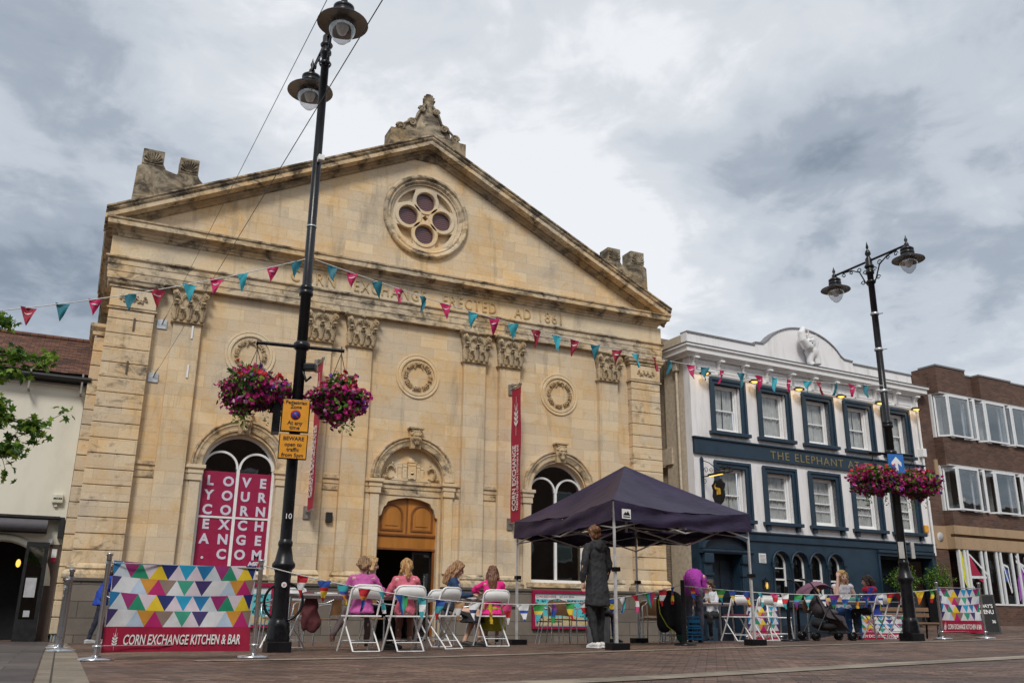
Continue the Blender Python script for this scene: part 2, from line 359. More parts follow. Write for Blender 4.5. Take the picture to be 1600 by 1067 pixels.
# ================================================================ corn exchange
ST = stone('ashlar'); STD = stone('weathered_stone', joints=False, dirt=.75); STC = stone('carved_stone', base=(.52, .415, .275), joints=False, dirt=.22, carve=True)
STP = stone('smooth_stone', base=(.68, .56, .395), joints=False); STM = stone('moulding_stone', base=(.64, .52, .36), joints=False, dirt=.38)
STG = brick('plinth_stone', (.135, .115, .095), (.20, .17, .135), (.05, .045, .04), .95, .34, .008)
WHITE = M('white_paint', (.78, .78, .77), .45, var=.04, bump=.05)
GLASSD = glass('window_glass', see=.45, gmin=.12)
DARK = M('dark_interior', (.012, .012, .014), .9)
def corn_exchange():
    B = thing('corn_exchange', 'classical honey stone hall with a pediment, Corinthian pilasters and a round window in its gable', 'building', (0, 22, 0))
    c = 7.73; wl, wr, dc = 3.38, 12.05, 7.73
    # ---- walls with the openings cut through
    hole_l = archloop(wl, .87, 1.34, 3.72); hole_r = archloop(wr, .87, 1.34, 3.72)
    niche = [(dc-.86, -.4), (dc+.86, -.4)] + arc(dc, 3.80, .86, 0, 180, 24)
    outer = [(.1, -.4), (dc-.86, -.4)] + [(dc-.86, 3.80)] + arc(dc, 3.80, .86, 0, 180, 24)[::-1][1:-1] + [(dc+.86, 3.80), (dc+.86, -.4), (15.38, -.4), (15.38, 9.1), (.1, 9.1)]
    MB().poly([outer, hole_l, hole_r], 0, .42).build('wall', ST, B)
    MB().box(.1, .45, .42, 18, -.4, 9.3).box(15.03, 15.38, .42, 18, -.4, 9.3).box(.1, 15.38, 17.6, 18, -.4, 9.3).build('side_wall', ST, B)
    # niche back, lintel above the doors, with the cusped opening beneath
    cus = [(dc-.86, -.4), (dc-.80, -.4), (dc-.80, 2.86), (dc-.74, 2.9), (dc-.68, 3.1), (dc-.62, 3.15), (dc-.58, 3.24)] + [(dc+x, 3.24+.13*(1-(x/.58)**2)) for x in (-.5, -.3, -.1, .1, .3, .5)] + [(dc+.58, 3.24), (dc+.62, 3.15), (dc+.68, 3.1), (dc+.74, 2.9), (dc+.80, 2.86), (dc+.80, -.4), (dc+.86, -.4), (dc+.86, 3.8)] + arc(dc, 3.80, .86, 0, 180, 20)[1:]
    MB().poly([cus], .16, .4).build('lintel', STP, B)
    # ---- plinth and base mouldings
    for a, b in ((-.02, dc-.9), (dc+.9, 15.5)):
        pl = MB().box(a, b, -.30, -.003, -.4, 1.10).build('plinth', STG, B)
        MB().box(a-.04, b+.04, -.34, -.003, 1.10, 1.16).build('plinth_coping', M('grimy_stone', (.10, .085, .07), .8, bump=.4), pl)
    # ---- rusticated corner piers
    for x0, x1 in ((.04, 1.04), (14.42, 15.44)):
        p = MB(); p.box(x0+.02, x1-.02, -.17, -.004, 1.45, 8.0)
        for k in range(4, 21):
            z0 = 1.46 if k == 4 else .35*k+.008; z1 = min(.35*(k+1)-.008, 7.22); p.bbox(x0, x1, -.22, .03 if x0 > 1 else .05, z0, z1, .012)
        q = [(0, 1.16), (.14, 1.16), (.14, 1.24), (.12, 1.29), (.06, 1.33), (.09, 1.37), (.07, 1.42), (.02, 1.47), (0, 1.47)]
        pr = p.build('corner_pier', stone('pier_stone', joints=True, dirt=.05), B)
        MB().sweep([(x0, .2, 0), (x0, -.2, 0), (x1, -.2, 0), (x1, .2, 0)], q).build('pier_base', STM, pr)
        MB().bbox(x0-.01, x1+.01, -.235, .03, 7.30, 7.74, .01).build('pier_block', STP, pr)
        cp = [(0, 0), (.06, 0), (.05, .05), (.10, .09), (.12, .17), (.14, .18), (.14, .22), (0, .22)]
        MB().sweep([(x0, .2, 7.76), (x0, -.2, 7.76), (x1, -.2, 7.76), (x1, .2, 7.76)], cp).sweep([(x0, .2, 7.225), (x0, -.2, 7.225), (x1, -.2, 7.225), (x1, .2, 7.225)], [(0, 0), (.05, .01), (.05, .05), (0, .06)]).build('pier_cap', STM, pr)
        sc = MB(); xc = (x0+x1)/2                        # leafy scroll relief on the block
        for s_ in (-1, 1):
            sc.tube([(xc+s_*t*.30, -.262, 7.50+.045*math.sin(t*9)) for t in [i/14 for i in range(15)]], [.022-.012*i/14 for i in range(15)], 6)
            for i in range(7):
                t = (i+.6)/7; sc.ball((xc+s_*t*.30, -.255, 7.50+.045*math.sin(t*9)+(.045 if i % 2 else -.045)), (.035, .02, .026), 6)
        sc.ball((xc, -.26, 7.5), (.05, .03, .055), 8).build('relief', STC, pr)
    MB().box(-.13, .11, .35, 1.4, -.4, 6.9).build('rear_pier', stone('pier_stone'), B)
    q = MB()
    for k in range(0, 19): q.bbox(-.17, .06, .30, 1.5, .35*k+.01, .35*k+.34, .012)
    q.build('quoins', stone('pier_stone'), B)
    MB().sweep([(-.17, 1.6, 6.66), (-.17, .3, 6.66), (.1, .3, 6.66)], [(0, 0), (.05, .02), (.05, .1), (.12, .2), (.12, .28), (0, .28)]).build('rear_pier_cap', STM, B)
    # ---- capital (built once, then copied)
    def capital():
        m = MB(); w = .32
        m.poly([[(-w, 0), (w, 0), (w+.03, .45), (w+.1, .78), (-w-.1, .78), (-w-.03, .45)]], -.20, .0)
        m.sweep([(-w-.02, .1, 0), (-w-.02, -.18, 0), (w+.02, -.18, 0), (w+.02, .1, 0)], [(-.02, -.035), (.03, -.03), (.04, -.005), (.03, .02), (-.02, .025)])
        def leaf(cx, z0, h, ww, out, ang=0):
            vs = []; n = 9; nx = 7
            for i in range(n+1):
                t = i/n; prof = ww*(.55+.75*math.sin(PI*min(1, t*1.02)*.8+.3))*(.86+.16*math.sin(t*26)); bulge = out*(t**2.2)
                z = z0+h*(t if t < .8 else .8+.2*math.sin((t-.8)/.2*PI*.9)*.5-.12*(t-.8)/.2)
                for j in range(nx+1):
                    u = j/nx*2-1; y = -.205-bulge-(.05*(1-u*u))-.012*math.cos(u*PI*5)
                    vs.append((cx+u*prof/2, y, z-.03*abs(u)*t))
            k = len(vs); N_ = nx+1; f = [(i*N_+j, i*N_+j+1, (i+1)*N_+j+1, (i+1)*N_+j) for i in range(n) for j in range(nx)]
            vs += [(a, b+.03, c2-.012) for a, b, c2 in vs]; f2 = [tuple(q+k for q in t[::-1]) for t in f]
            rim = [j for j in range(N_)] + [i*N_+nx for i in range(1, n+1)] + [n*N_+j for j in range(nx-1, -1, -1)] + [i*N_ for i in range(n-1, 0, -1)]
            m.add(vs, f+f2+[(rim[i], rim[i]+k, rim[(i+1) % len(rim)]+k, rim[(i+1) % len(rim)]) for i in range(len(rim))], 0, True)
            m.tube([(cx, -.265-out*(t**2.2), z0+h*t) for t in (0, .25, .5, .75)], .012, 5)
            m.ball((cx, -.27-out, z0+h*.83), (ww*.42, .045, .028), 8)
        for x in (-.16, .16): leaf(x, .02, .30, .15, .07)
        for x in (-.31, 0, .31): leaf(x, .02, .52, .16, .12)
        def spiral(cx, cz, r, sgn, y):
            pts = []; rs = []
            for i in range(26): a = i/25*2.1*2*PI; q = r*(1-i/27); pts.append((cx+sgn*q*math.cos(a+PI/2), y-.02*i/25, cz+q*math.sin(a+PI/2))); rs.append(.021*(1-.4*i/25))
            pts = [(cx-sgn*.17, y+.03, cz-.20), (cx-sgn*.10, y+.01, cz-.02)] + pts; m.tube(pts, [.014, .018]+rs, 6); m.ball((cx, y-.03, cz), .028, 8)
        for s_ in (-1, 1): spiral(s_*.355, .665, .078, s_, -.30); spiral(s_*.065, .66, .058, -s_, -.27)
        m.sweep([(-w-.1, .1, .78), (-w-.1, -.26, .78), (-.12, -.22, .78), (.12, -.22, .78), (w+.1, -.26, .78), (w+.1, .1, .78)], [(-.1, 0), (.0, 0), (.02, .03), (.045, .035), (.045, .075), (-.1, .075)])
        m.ball((0, -.31, .80), (.05, .035, .05), 8)
        for i in range(5): a = i*2*PI/5; m.ball((.04*math.cos(a), -.32, .80+.04*math.sin(a)), (.024, .02, .024), 6)
        return m
    capm = None
    for i, (x0, x1) in enumerate(((1.48, 2.12), (4.70, 5.34), (5.78, 6.42), (9.04, 9.68), (10.11, 10.75), (13.34, 13.98))):
        p = MB().box(x0, x1, -.15, -.004, 1.46, 7.12).build('pilaster', ST, B)
        q = [(0, 1.16), (.11, 1.16), (.11, 1.24), (.09, 1.29), (.04, 1.33), (.07, 1.37), (.05, 1.42), (.015, 1.47), (0, 1.47)]
        MB().sweep([(x0, -.004, 0), (x0, -.15, 0), (x1, -.15, 0), (x1, -.004, 0)], q).build('pilaster_base', STM, p)
        if capm is None: capm = capital().build('capital', STC, p); capm.location = ((x0+x1)/2, 0, 7.15)
        else:
            k = capm.copy(); C.objects.link(k); k.parent = p; k.location = ((x0+x1)/2, 0, 7.15)
    # ---- string course at impost level
    sc = [(0, 3.42), (.03, 3.42), (.03, 3.56), (.05, 3.58), (.05, 3.66), (.09, 3.70), (.09, 3.78), (0, 3.79)]
    for a, b in ((1.04, 1.48), (2.12, wl-1.14), (wl+1.14, 4.70), (5.34, 5.78), (6.42, dc-1.14), (dc+1.14, 9.04), (9.68, 10.11), (10.75, wr-1.14), (wr+1.14, 13.34), (13.98, 14.42)):
        if b-a > .02: MB().sweep([(a, .002, 0), (b, .002, 0)], sc).build('string_course', STM, B)
    # ---- arches
    def archivolt(cx, zs, r):
        prof = [(0, 0), (.05, 0), (.06, .05), (.05, .06), (.07, .12), (.09, .14), (.09, .19), (.13, .22), (.13, .25), (0, .26)]
        m = MB(); n = 32; vs = []
        for i in range(n+1):
            a = PI*i/n
            for o, w in prof: rr_ = r+.015+w; vs.append((cx+rr_*math.cos(a), -o, zs+rr_*math.sin(a)))
        k = len(prof); m.add(vs, [(i*k+j, (i+1)*k+j, (i+1)*k+(j+1) % k, i*k+(j+1) % k) for i in range(n) for j in range(k)] + [tuple(range(k)), tuple(range(n*k, n*k+k))])
        return m.build('archivolt', STM, B)
    for cx, zs in ((wl, 3.79), (wr, 3.79), (dc, 3.81)): archivolt(cx, zs, .86)
    for cx in (wl, wr, dc):
        for s_ in (-1, 1):
            m = MB(); a = cx+s_*.885; b = cx+s_*1.12; lo, hi = min(a, b), max(a, b)
            m.box(lo, hi, -.05, -.003, 1.16 if cx != dc else 1.48, 3.42)
            m.sweep([(lo, -.003, 0), (lo, -.05, 0), (hi, -.05, 0), (hi, -.003, 0)], [(x+.003, z) for x, z in sc])
            m.build('jamb_pilaster', STP, B)
    # string across the door niche, carved castle above it
    MB().sweep([(dc-.86, .165, 0), (dc+.86, .165, 0)], [(x*1.1, z) for x, z in sc]).build('door_cornice', STM, B)
    r = MB(); Y = .165
    r.poly([[(dc-.55, 3.79), (dc+.55, 3.79), (dc+.45, 3.84), (dc-.45, 3.85)]], Y-.10, Y)
    for x0, x1, h, d in ((-.36, -.26, 4.20, .07), (-.25, -.13, 4.22, .10), (-.11, .11, 4.26, .13), (.13, .23, 4.22, .10), (.24, .34, 4.18, .07)):
        r.bbox(dc+x0, dc+x1, Y-d, Y, 3.83, h, .006)
        for k in range(3): xx = dc+x0+(k+.5)*(x1-x0)/3; r.box(xx-.012, xx+.012, Y-d-.004, Y, h, h+.03) if abs(x0) > .12 else None
        r.box(dc+x0-.006, dc+x1+.006, Y-d-.012, Y, h-.07, h-.05)
        if d > .08: r.box(dc+(x0+x1)/2-.02, dc+(x0+x1)/2+.02, Y-d-.01, Y, 4.05, 4.10)
    r.box(dc-.12, dc+.12, Y-.145, Y, 4.262, 4.285); r.lathe([(.10, 4.285), (.105, 4.32), (.085, 4.37), (.04, 4.41), (.015, 4.43), (.0, 4.47)], 14, (dc, Y-.02, 0))
    r.box(dc-.045, dc+.045, Y-.15, Y, 3.85, 3.98); r.lathe([(.045, 0), (.045, .02), (0, .02)], 12, mat=T(dc, Y-.13, 3.98) @ Matrix.Rotation(R(90), 4, 'X'))
    r.build('castle_relief', STP, B)
    for s_ in (-1, 1):
        r = MB(); cx = dc+s_*.52
        r.tube([(cx+s_*(.0+.13*math.cos(a*.9)), Y-.06, 4.0+.16*math.sin(a)-.02*a*0+.03*i/10) for i, a in enumerate([-2.2+j*.33 for j in range(15)])], [.028-.0012*j for j in range(15)], 6)
        for j in range(16): a = -2.2+j*.31; r.ball((cx+s_*(.02+.13*math.cos(a*.9)), Y-.07, 4.0+.16*math.sin(a)), (.035, .03, .022+.01*(j % 2)), 6)
        for j in range(7): r.ball((dc+s_*(.60+.028*j), Y-.05, 3.86+.03*(j % 2)), (.035, .03, .028), 6)
        r.ball((cx, Y-.07, 4.22), (.03, .03, .05), 6)
        r.build('scroll_relief', STC, B)
    # ---- keystone heads
    def head(cx, zc):
        m = MB(); m.ball((0, -.10, 0), (.095, .10, .135), 14); m.ball((0, -.19, -.02), (.022, .04, .04), 8); m.ball((0, -.185, .05), (.075, .03, .02), 8)
        for s_ in (-1, 1): m.ball((s_*.05, -.165, -.02), (.035, .035, .04), 8); m.ball((s_*.10, -.07, .0), (.04, .05, .11), 8)
        m.ball((0, -.17, -.075), (.045, .035, .018), 8); m.ball((0, -.155, -.125), (.055, .055, .06), 8)
        for k in range(7): a = PI*k/6; m.ball((.10*math.cos(a), -.10, .075+.07*math.sin(a)), (.035, .06, .035), 7)
        m.poly([[(-.11, -.22), (.11, -.22), (.14, .19), (-.14, .19)]], -.09, .04)
        o = remesh(m, .011, 1); o.xf(T(cx, -.06, zc) @ Matrix.Scale(1.22, 4)); o.bbox(cx-.20, cx+.20, -.26, .0, zc+.24, zc+.29, .01)
        o.tube([(cx-.15, -.2, zc+.21), (cx+.15, -.2, zc+.21)], .035, 8); return o.build('keystone_head', STC, B)
    for cx, zc in ((wl, 4.83), (wr, 4.85), (dc, 4.87)): head(cx, zc)
    # ---- wreath medallions
    for cx in (3.36, 7.76, 12.07):
        pr = [(.0, 0), (.035, .005), (.035, .05), (.015, .07), (.03, .09), (.03, .12), (.0, .13)]; m = MB(); n = 48; vs = []
        for i in range(n):
            a = 2*PI*i/n
            for o, w in pr: q = .47+w*1.15; vs.append((cx+q*math.cos(a), -o-.002, 6.58+q*math.sin(a)))
        k = len(pr); m.add(vs, [(i*k+j, ((i+1) % n)*k+j, ((i+1) % n)*k+j+1, i*k+j+1) for i in range(n) for j in range(k-1)])
        md = m.build('medallion', STP, B, fix=False)
        w = MB()
        for i in range(40):
            a = 2*PI*i/40; rad = .345
            if i % 10 in (2, 7): continue
            for s_ in (-1, 0, 1):
                q = rad+s_*.036; jit = rnd.uniform(-.01, .01)
                rot = Matrix.Rotation(-(a+PI/2+s_*.5), 3, 'Y'); w.ball((cx+q*math.cos(a)+jit, -.035-.02*(s_ == 0), 6.58+q*math.sin(a)+jit), (.040, .026, .017), 6, rot=rot)
            if i % 4 == 0: w.ball((cx+rad*math.cos(a), -.07, 6.58+rad*math.sin(a)), .028, 6)
        for s_ in (-1, 1): w.tube([(cx, -.06, 6.90), (cx+s_*.07, -.07, 6.95), (cx+s_*.14, -.06, 6.92), (cx+s_*.08, -.05, 6.86), (cx+s_*.12, -.04, 6.80)], .018, 6)
        w.build('wreath', STC, md)
    # ---- arched windows: white frame, twin sub-arches, glass
    for idx, cx in enumerate((wl, wr)):
        yy = .20; fr = MB(); ro = .865; ri = .80
        fr.poly([archloop(cx, ro, 1.345, 3.72, 28), [(p[0], p[1]) for p in archloop(cx, ri, 1.42, 3.72, 28)]], yy, yy+.07)
        fr.box(cx-.035, cx+.035, yy-.012, yy+.058, 1.42, 3.78)
        for s_ in (-1, 1):
            cc = cx+s_*.4175; fr.poly([arc(cc, 3.78, .415, 0, 180, 20) + arc(cc, 3.78, .365, 180, 0, 20)], yy-.012, yy+.05)
        if idx == 0: fr.box(cx-.8, cx+.8, yy-.008, yy+.05, 2.603, 2.648)
        w = fr.build('window_frame', WHITE, B)
        MB().box(cx-.86, cx+.86, yy+.035, yy+.043, 1.36, 4.56).build('window_glass', GLASSD, w)
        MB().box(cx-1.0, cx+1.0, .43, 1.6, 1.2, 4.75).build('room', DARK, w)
        MB().bbox(cx-1.02, cx+1.02, -.08, .2, 1.21, 1.338, .01).build('window_sill', STM, w)
        if idx == 0:
            RED = M('banner_red', (.30, .006, .055), .45, var=.05); LIL = M('banner_lilac', (.60, .58, .68), .5, var=.04)
            for a, b in ((cx-.795, cx-.04), (cx+.04, cx+.795)):
                for z0, z1 in ((1.5, 2.60), (2.65, 3.70)): MB().box(a, b, yy+.012, yy+.030, z0, z1).build('window_film', RED, w)
            cols = ('LYCEA.', 'OOOXNC', 'VURCGO', 'ERNHEM'); tx = MB()
            for ci, s_ in enumerate(cols):
                for ri_, ch in enumerate(s_): tx.mesh(text(ch, .31, ext=.004, off=.012), T(cx+(-.62, -.20, .22, .61)[ci], yy+.006, 3.37-ri_*.338) @ FACE)
            tx.build('window_lettering', LIL, w)
            MB().mesh(text('ME', .17, ext=.004, off=.008, shear=.4), T(cx+.52, yy+.006, 1.51) @ FACE).build('window_lettering', LIL, w)
    # ---- door assembly
    WOOD = M('varnished_oak', (.43, .17, .028), .38, var=.22, scale=3, stretch=(1, 1, .12), bump=.1)
    WOODD = M('varnished_oak_dark', (.22, .075, .016), .4, var=.2, scale=3)
    top = [(dc-.81, 2.46), (dc+.81, 2.46), (dc+.81, 2.84), (dc+.72, 2.95), (dc+.66, 3.14), (dc+.56, 3.24), (dc+.3, 3.34), (dc, 3.38), (dc-.3, 3.34), (dc-.56, 3.24), (dc-.66, 3.14), (dc-.72, 2.95), (dc-.81, 2.84)]
    d = MB().poly([top], .30, .36).build('door_panel', WOOD, B)
    for s_ in (-1, 1):
        px = dc+s_*.41
        f = [(px-.30, 2.53), (px+.30, 2.53)] + arc(px, 2.92, .30, 0, 180, 16); f2 = [(px-.255, 2.575), (px+.255, 2.575)] + arc(px, 2.92, .255, 0, 180, 16)
        MB().poly([f, f2], .272, .298).build('panel_moulding', WOODD, d)
        MB().poly([[(px-.17, 2.66), (px+.17, 2.66)] + arc(px, 2.93, .17, 0, 180, 12)], .282, .298).build('raised_panel', WOOD, d)
    MB().box(dc-.02, dc+.02, .285, .298, 2.46, 3.36).build('centre_bead', WOODD, d)
    MB().bbox(dc-.80, dc+.80, .27, .37, 2.40, 2.46, .012).build('door_rail', WOODD, d)
    MB().box(dc-.80, dc+.80, .31, .36, 2.11, 2.40).build('transom_panel', WOOD, d)
    MB().bbox(dc-.80, dc+.80, .27, .37, 2.05, 2.11, .012).build('door_rail', WOODD, d)
    MB().box(dc+.74, dc+.80, .30, .36, -.16, 2.05).build('door_jamb', WOODD, d)
    lob = MB(); lob.box(dc-1.6, dc+1.6, 3.4, 3.5, -.2, 2.6).box(dc-1.7, dc-1.6, .43, 3.5, -.2, 2.6).box(dc+1.6, dc+1.7, .43, 3.5, -.2, 2.6).box(dc-1.6, dc+1.6, .43, 3.4, 2.5, 2.6).box(dc-1.6, dc+1.6, .43, 3.4, -.17, -.14); lob.build('lobby', M('lobby_wall', (.035, .03, .028), .8), B)
    gd = MB().box(dc+.22, dc+.27, .40, .45, -.14, 2.04).box(dc+.70, dc+.74, .40, .45, -.14, 2.04).box(dc+.27, dc+.70, .40, .45, 1.97, 2.04).box(dc+.27, dc+.70, .40, .45, -.14, -.02).build('glass_door', M('black_frame', (.012, .012, .013), .4), B)
    MB().box(dc+.27, dc+.70, .42, .428, -.02, 1.97).build('door_pane', GLASSD, gd)
    STEEL = M('steel', (.62, .62, .63), .28, 1, var=.06)
    MB().tube([(dc+.56, .36, .72), (dc+.56, .36, 1.44)], .014, 8).tube([(dc+.56, .36, 1.38), (dc+.56, .42, 1.38)], .01, 6).tube([(dc+.56, .36, .8), (dc+.56, .42, .8)], .01, 6).build('door_handle', STEEL, gd)
    for x in (-.38, .55): MB().lathe([(0, 2.49), (.09, 2.488), (.1, 2.5)], 12, (dc+x, 1.3, 0)).build('ceiling_lamp', M('warm_lamp', (1, .85, .6), emit=6), B)
    # ---- entablature
    arch_ = [(0, 8.02), (.17, 8.02), (.17, 8.17), (.185, 8.18), (.185, 8.34), (.20, 8.35), (.20, 8.47), (.25, 8.51), (.25, 8.55), (0, 8.56)]
    path = [(.06, 6.0, 0), (.06, 0, 0), (15.42, 0, 0), (15.42, 6.0, 0)]
    MB().sweep(path, arch_).build('architrave', STM, B)
    MB().sweep(path, [(0, 8.562), (.17, 8.562), (.17, 9.05), (0, 9.05)]).build('frieze', stone('frieze_stone', joints=False, base=(.68, .56, .39)), B)
    corn = [(0, 9.052), (.20, 9.052), (.22, 9.11), (.27, 9.13), (.27, 9.19), (.33, 9.21), (.36, 9.24), (.48, 9.245), (.48, 9.37), (.51, 9.38), (.52, 9.42), (0, 9.47)]
    path2 = [(.22, 6.0, 0), (.22, 0, 0), (15.26, 0, 0), (15.26, 6.0, 0)]; MB().sweep(path2, corn).build('cornice', STM, B)
    CZ = 9.52
    ty = [(.15, 9.44), (.15, 9.52), (c, 13.26), (15.33, 9.52), (15.33, 9.44)]
    rose = [(c+.05+1.0*math.cos(2*PI*i/40), 11.22+1.0*math.sin(2*PI*i/40)) for i in range(40)]
    MB().poly([ty, rose], -.06, .3).build('tympanum', ST, B)
    sl = .494; ax, az = c, 13.60; hw = 8.06
    def rk(prof): return MB().sweep([(ax-hw, 0, az-sl*hw), (ax, 0, az), (ax+hw, 0, az-sl*hw)], prof)
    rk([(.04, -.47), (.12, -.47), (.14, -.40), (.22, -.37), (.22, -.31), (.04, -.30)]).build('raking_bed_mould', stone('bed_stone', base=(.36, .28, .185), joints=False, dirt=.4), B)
    rk([(.0, -.30), (.30, -.298), (.32, -.27), (.46, -.265), (.46, -.145), (.0, -.14)]).build('raking_corona', STM, B)
    rk([(-.2, -.14), (.47, -.138), (.51, -.09), (.51, -.05), (.55, -.02), (.55, .02), (-.2, .03)]).build('raking_sima', STD, B)
    for s_ in (-1, 1):                                   # the gutter return along each flank
        X = .22 if s_ < 0 else 15.26; p = [(X, 6.0, 0), (X, -.1, 0)] if s_ < 0 else [(X, -.1, 0), (X, 6.0, 0)]
        MB().sweep(p, [(0, 9.475), (.5, 9.475), (.54, 9.55), (.54, 9.60), (0, 9.64)]).build('gutter', STD, B)
    MB().poly([[(.3, 9.6), (15.16, 9.6), (c, 13.25)]], .35, 18, mat=None).build('roof', M('slate', (.05, .05, .056), .6, bump=.3), B)
    # ---- rose window
    rc = (c+.05, 11.22)
    def ring(prof, n=56):
        m = MB(); vs = []
        for i in range(n):
            a = 2*PI*i/n
            for o, q in prof: vs.append((rc[0]+q*math.cos(a), -.06-o, rc[1]+q*math.sin(a)))
        k = len(prof); m.add(vs, [(i*k+j, ((i+1) % n)*k+j, ((i+1) % n)*k+j+1, i*k+j+1) for i in range(n) for j in range(k-1)]); return m
    rw = ring([(0, 1.27), (.10, 1.26), (.13, 1.22), (.12, 1.17), (.07, 1.15), (.05, 1.12), (.07, 1.08), (.04, 1.05), (-.02, 1.0), (-.12, .97)]).build('rose_surround', STM, B, fix=False)
    outer = [(rc[0]+1.02*math.cos(2*PI*i/48), rc[1]+1.02*math.sin(2*PI*i/48)) for i in range(48)]
    holes = []
    for k in range(4):
        a = k*PI/2; cx, cz = rc[0]+.50*math.cos(a), rc[1]+.50*math.sin(a); holes.append([(cx+.285*math.cos(2*PI*i/28), cz+.285*math.sin(2*PI*i/28)) for i in range(28)])
    holes.append([(rc[0]+.09*math.cos(a), rc[1]+.09*math.sin(a)) for a in (0, PI/2, PI, 3*PI/2)])
    # recessed spandrels between the lobes
    for k in range(4):
        a0 = k*PI/2+PI/4; sp = [(rc[0]+.90*math.cos(a0+t), rc[1]+.90*math.sin(a0+t)) for t in [(-.42+.84*i/8) for i in range(9)]]
        l1 = []
        for t in [i/6 for i in range(7)]:
            ang = a0+.42-.84*t; rad = .90-.32*math.sin(PI*t)**.8; l1.append((rc[0]+rad*math.cos(ang), rc[1]+rad*math.sin(ang)))
        holes.append(sp+l1[1:-1])
    t_ = MB().poly([outer]+holes, .0, .16).build('tracery', STP, rw)
    for k in range(4):
        a = k*PI/2; cx, cz = rc[0]+.50*math.cos(a), rc[1]+.50*math.sin(a); m = MB(); n = 28; vs = []; pf = [(.02, .36), (-.015, .40), (-.03, .385), (-.03, .30), (.03, .285)]
        for i in range(n):
            b = 2*PI*i/n
            for o, q in pf: vs.append((cx+q*math.cos(b), o, cz+q*math.sin(b)))
        kk = len(pf); m.add(vs, [(i*kk+j, ((i+1) % n)*kk+j, ((i+1) % n)*kk+j+1, i*kk+j+1) for i in range(n) for j in range(kk-1)]).build('lobe_moulding', STP, rw, fix=False)
        t = NT('ribbed_pane_'+'abcd'[k]) if 'ribbed_pane' not in MATS else None
        if t:
            wv = t.n('TexWave', Scale=5.0, Distortion=2.5, Detail=2.0); wv.wave_type = 'RINGS'; t.link(t.o, wv.inputs['Vector']); t.col(t.ramp(wv.outputs[0], [(.3, (.035, .022, .05)), (.7, (.16, .065, .045))])); t.b.inputs['Roughness'].default_value = .3; MATS['ribbed_pane'] = t.m
        MB().poly([[(cx+.30*math.cos(2*PI*i/24), cz+.30*math.sin(2*PI*i/24)) for i in range(24)]], .10, .12).build('rose_pane', MATS['ribbed_pane'], rw)
    MB().poly([outer], .17, .2).build('rose_back', STP, rw)
    # ---- raised inscription
    segs = (('CORN', 4.72), ('EXCHANGE', 6.84), ('ERECTED', 9.17), ('AD', 10.83), ('1861', 11.76))
    for w_, cx in segs:
        wd = {'CORN': 1.16, 'EXCHANGE': 2.02, 'ERECTED': 1.62, 'AD': .52, '1861': .72}[w_]
        me = text(w_, .46, ext=.018, space=1.25); xs = [v.co.x for v in me.vertices]; k = wd/(max(xs)-min(xs)); m0 = (max(xs)+min(xs))/2
        ins = MB().mesh(me, T(cx*.9935+.03, -.185, 8.645) @ Matrix.Diagonal((k, 1, 1, 1)) @ T(-m0, 0, 0) @ FACE)
        ins.build('inscription', stone('letter_stone', base=(.56, .41, .22), joints=False), B)
    # ---- acroteria
    def shell(m, cx, z, y, w, sgn=1):
        m.bbox(cx-w/2, cx+w/2, y, y+.5, z, z+.42, .02)
        for k in range(9):
            a = PI*(k+.5)/9; m.tube([(cx+.03*math.cos(a), y-.01, z+.04+.02*math.sin(a)), (cx+w*.44*math.cos(a), y-.035, z+.06+.30*math.sin(a))], [.008, .028], 6)
    for mir in (0, 1):
        m = MB(); X = lambda v: (v if not mir else 2*c-v)
        pts = [(.16, 9.75), (.20, 11.05), (.30, 11.12), (.36, 11.20), (.80, 11.20), (.86, 11.08), (1.12, 11.02), (1.20, 11.14), (1.60, 11.16), (1.68, 11.0), (1.78, 10.9), (1.80, 9.75)]
        m.poly([[(X(a), b) for a, b in pts]], .0, .55); shell(m, X(.54), 11.14, -.02, .50); shell(m, X(1.40), 11.10, -.02, .46)
        m.build('acroterion', stone('acroterion_stone', base=(.40, .335, .24), joints=False, dirt=.65, carve=True), B)
    m = MB(); cx = c+.03
    block = MB().bbox(cx-1.16, cx+1.16, -.12, .5, 12.95, 13.80, .02)
    prof = [(-1.0, 13.8), (-.95, 13.98), (-.80, 14.08), (-.72, 13.95), (-.66, 14.16), (-.52, 14.24), (-.42, 14.30), (-.30, 14.55), (-.26, 14.72), (-.16, 14.85), (-.12, 15.0)]
    m.poly([prof + [(-a, b) for a, b in prof[::-1]]], .02, .36)
    for s_ in (-1, 1):
        for (a, b, q) in ((.84, 13.93, .13), (.50, 14.16, .12), (.22, 14.66, .10)):
            pts = [(cx*0+s_*(a+q*(1-i/22)*math.cos(i*.55)), -.02, b+q*(1-i/22)*math.sin(i*.55)) for i in range(20)]; m.tube(pts, [.045*(1-.5*i/20) for i in range(20)], 6); m.ball((s_*a, -.03, b), .035, 7)
        m.tube([(s_*.98, .02, 13.85), (s_*.70, -.02, 14.1), (s_*.40, -.03, 14.3), (s_*.28, -.03, 14.62), (s_*.10, -.02, 14.85)], .035, 6)
    for k in range(7): a = PI*(k+.5)/7; m.tube([(0, .15, 14.85), (.12*math.cos(a), .10, 14.95+.12*math.sin(a)), (.17*math.cos(a), .02, 15.02+.22*math.sin(a))], [.03, .06, .04], 7)
    m.ball((0, .15, 15.22), (.09, .08, .10), 8); m.ball((0, .15, 14.95), (.14, .12, .12), 8)
    first = len(block.v)
    nb = block.add([(v[0]+cx, v[1], v[2]) for v in m.v], m.f, 0, True)
    nb.build('crest', stone('acroterion_stone2', base=(.36, .29, .20), joints=False, dirt=.5, carve=True), B)
    # ---- cable plates and small fixings
    ZN = M('galvanised', (.55, .58, .60), .4, .8)
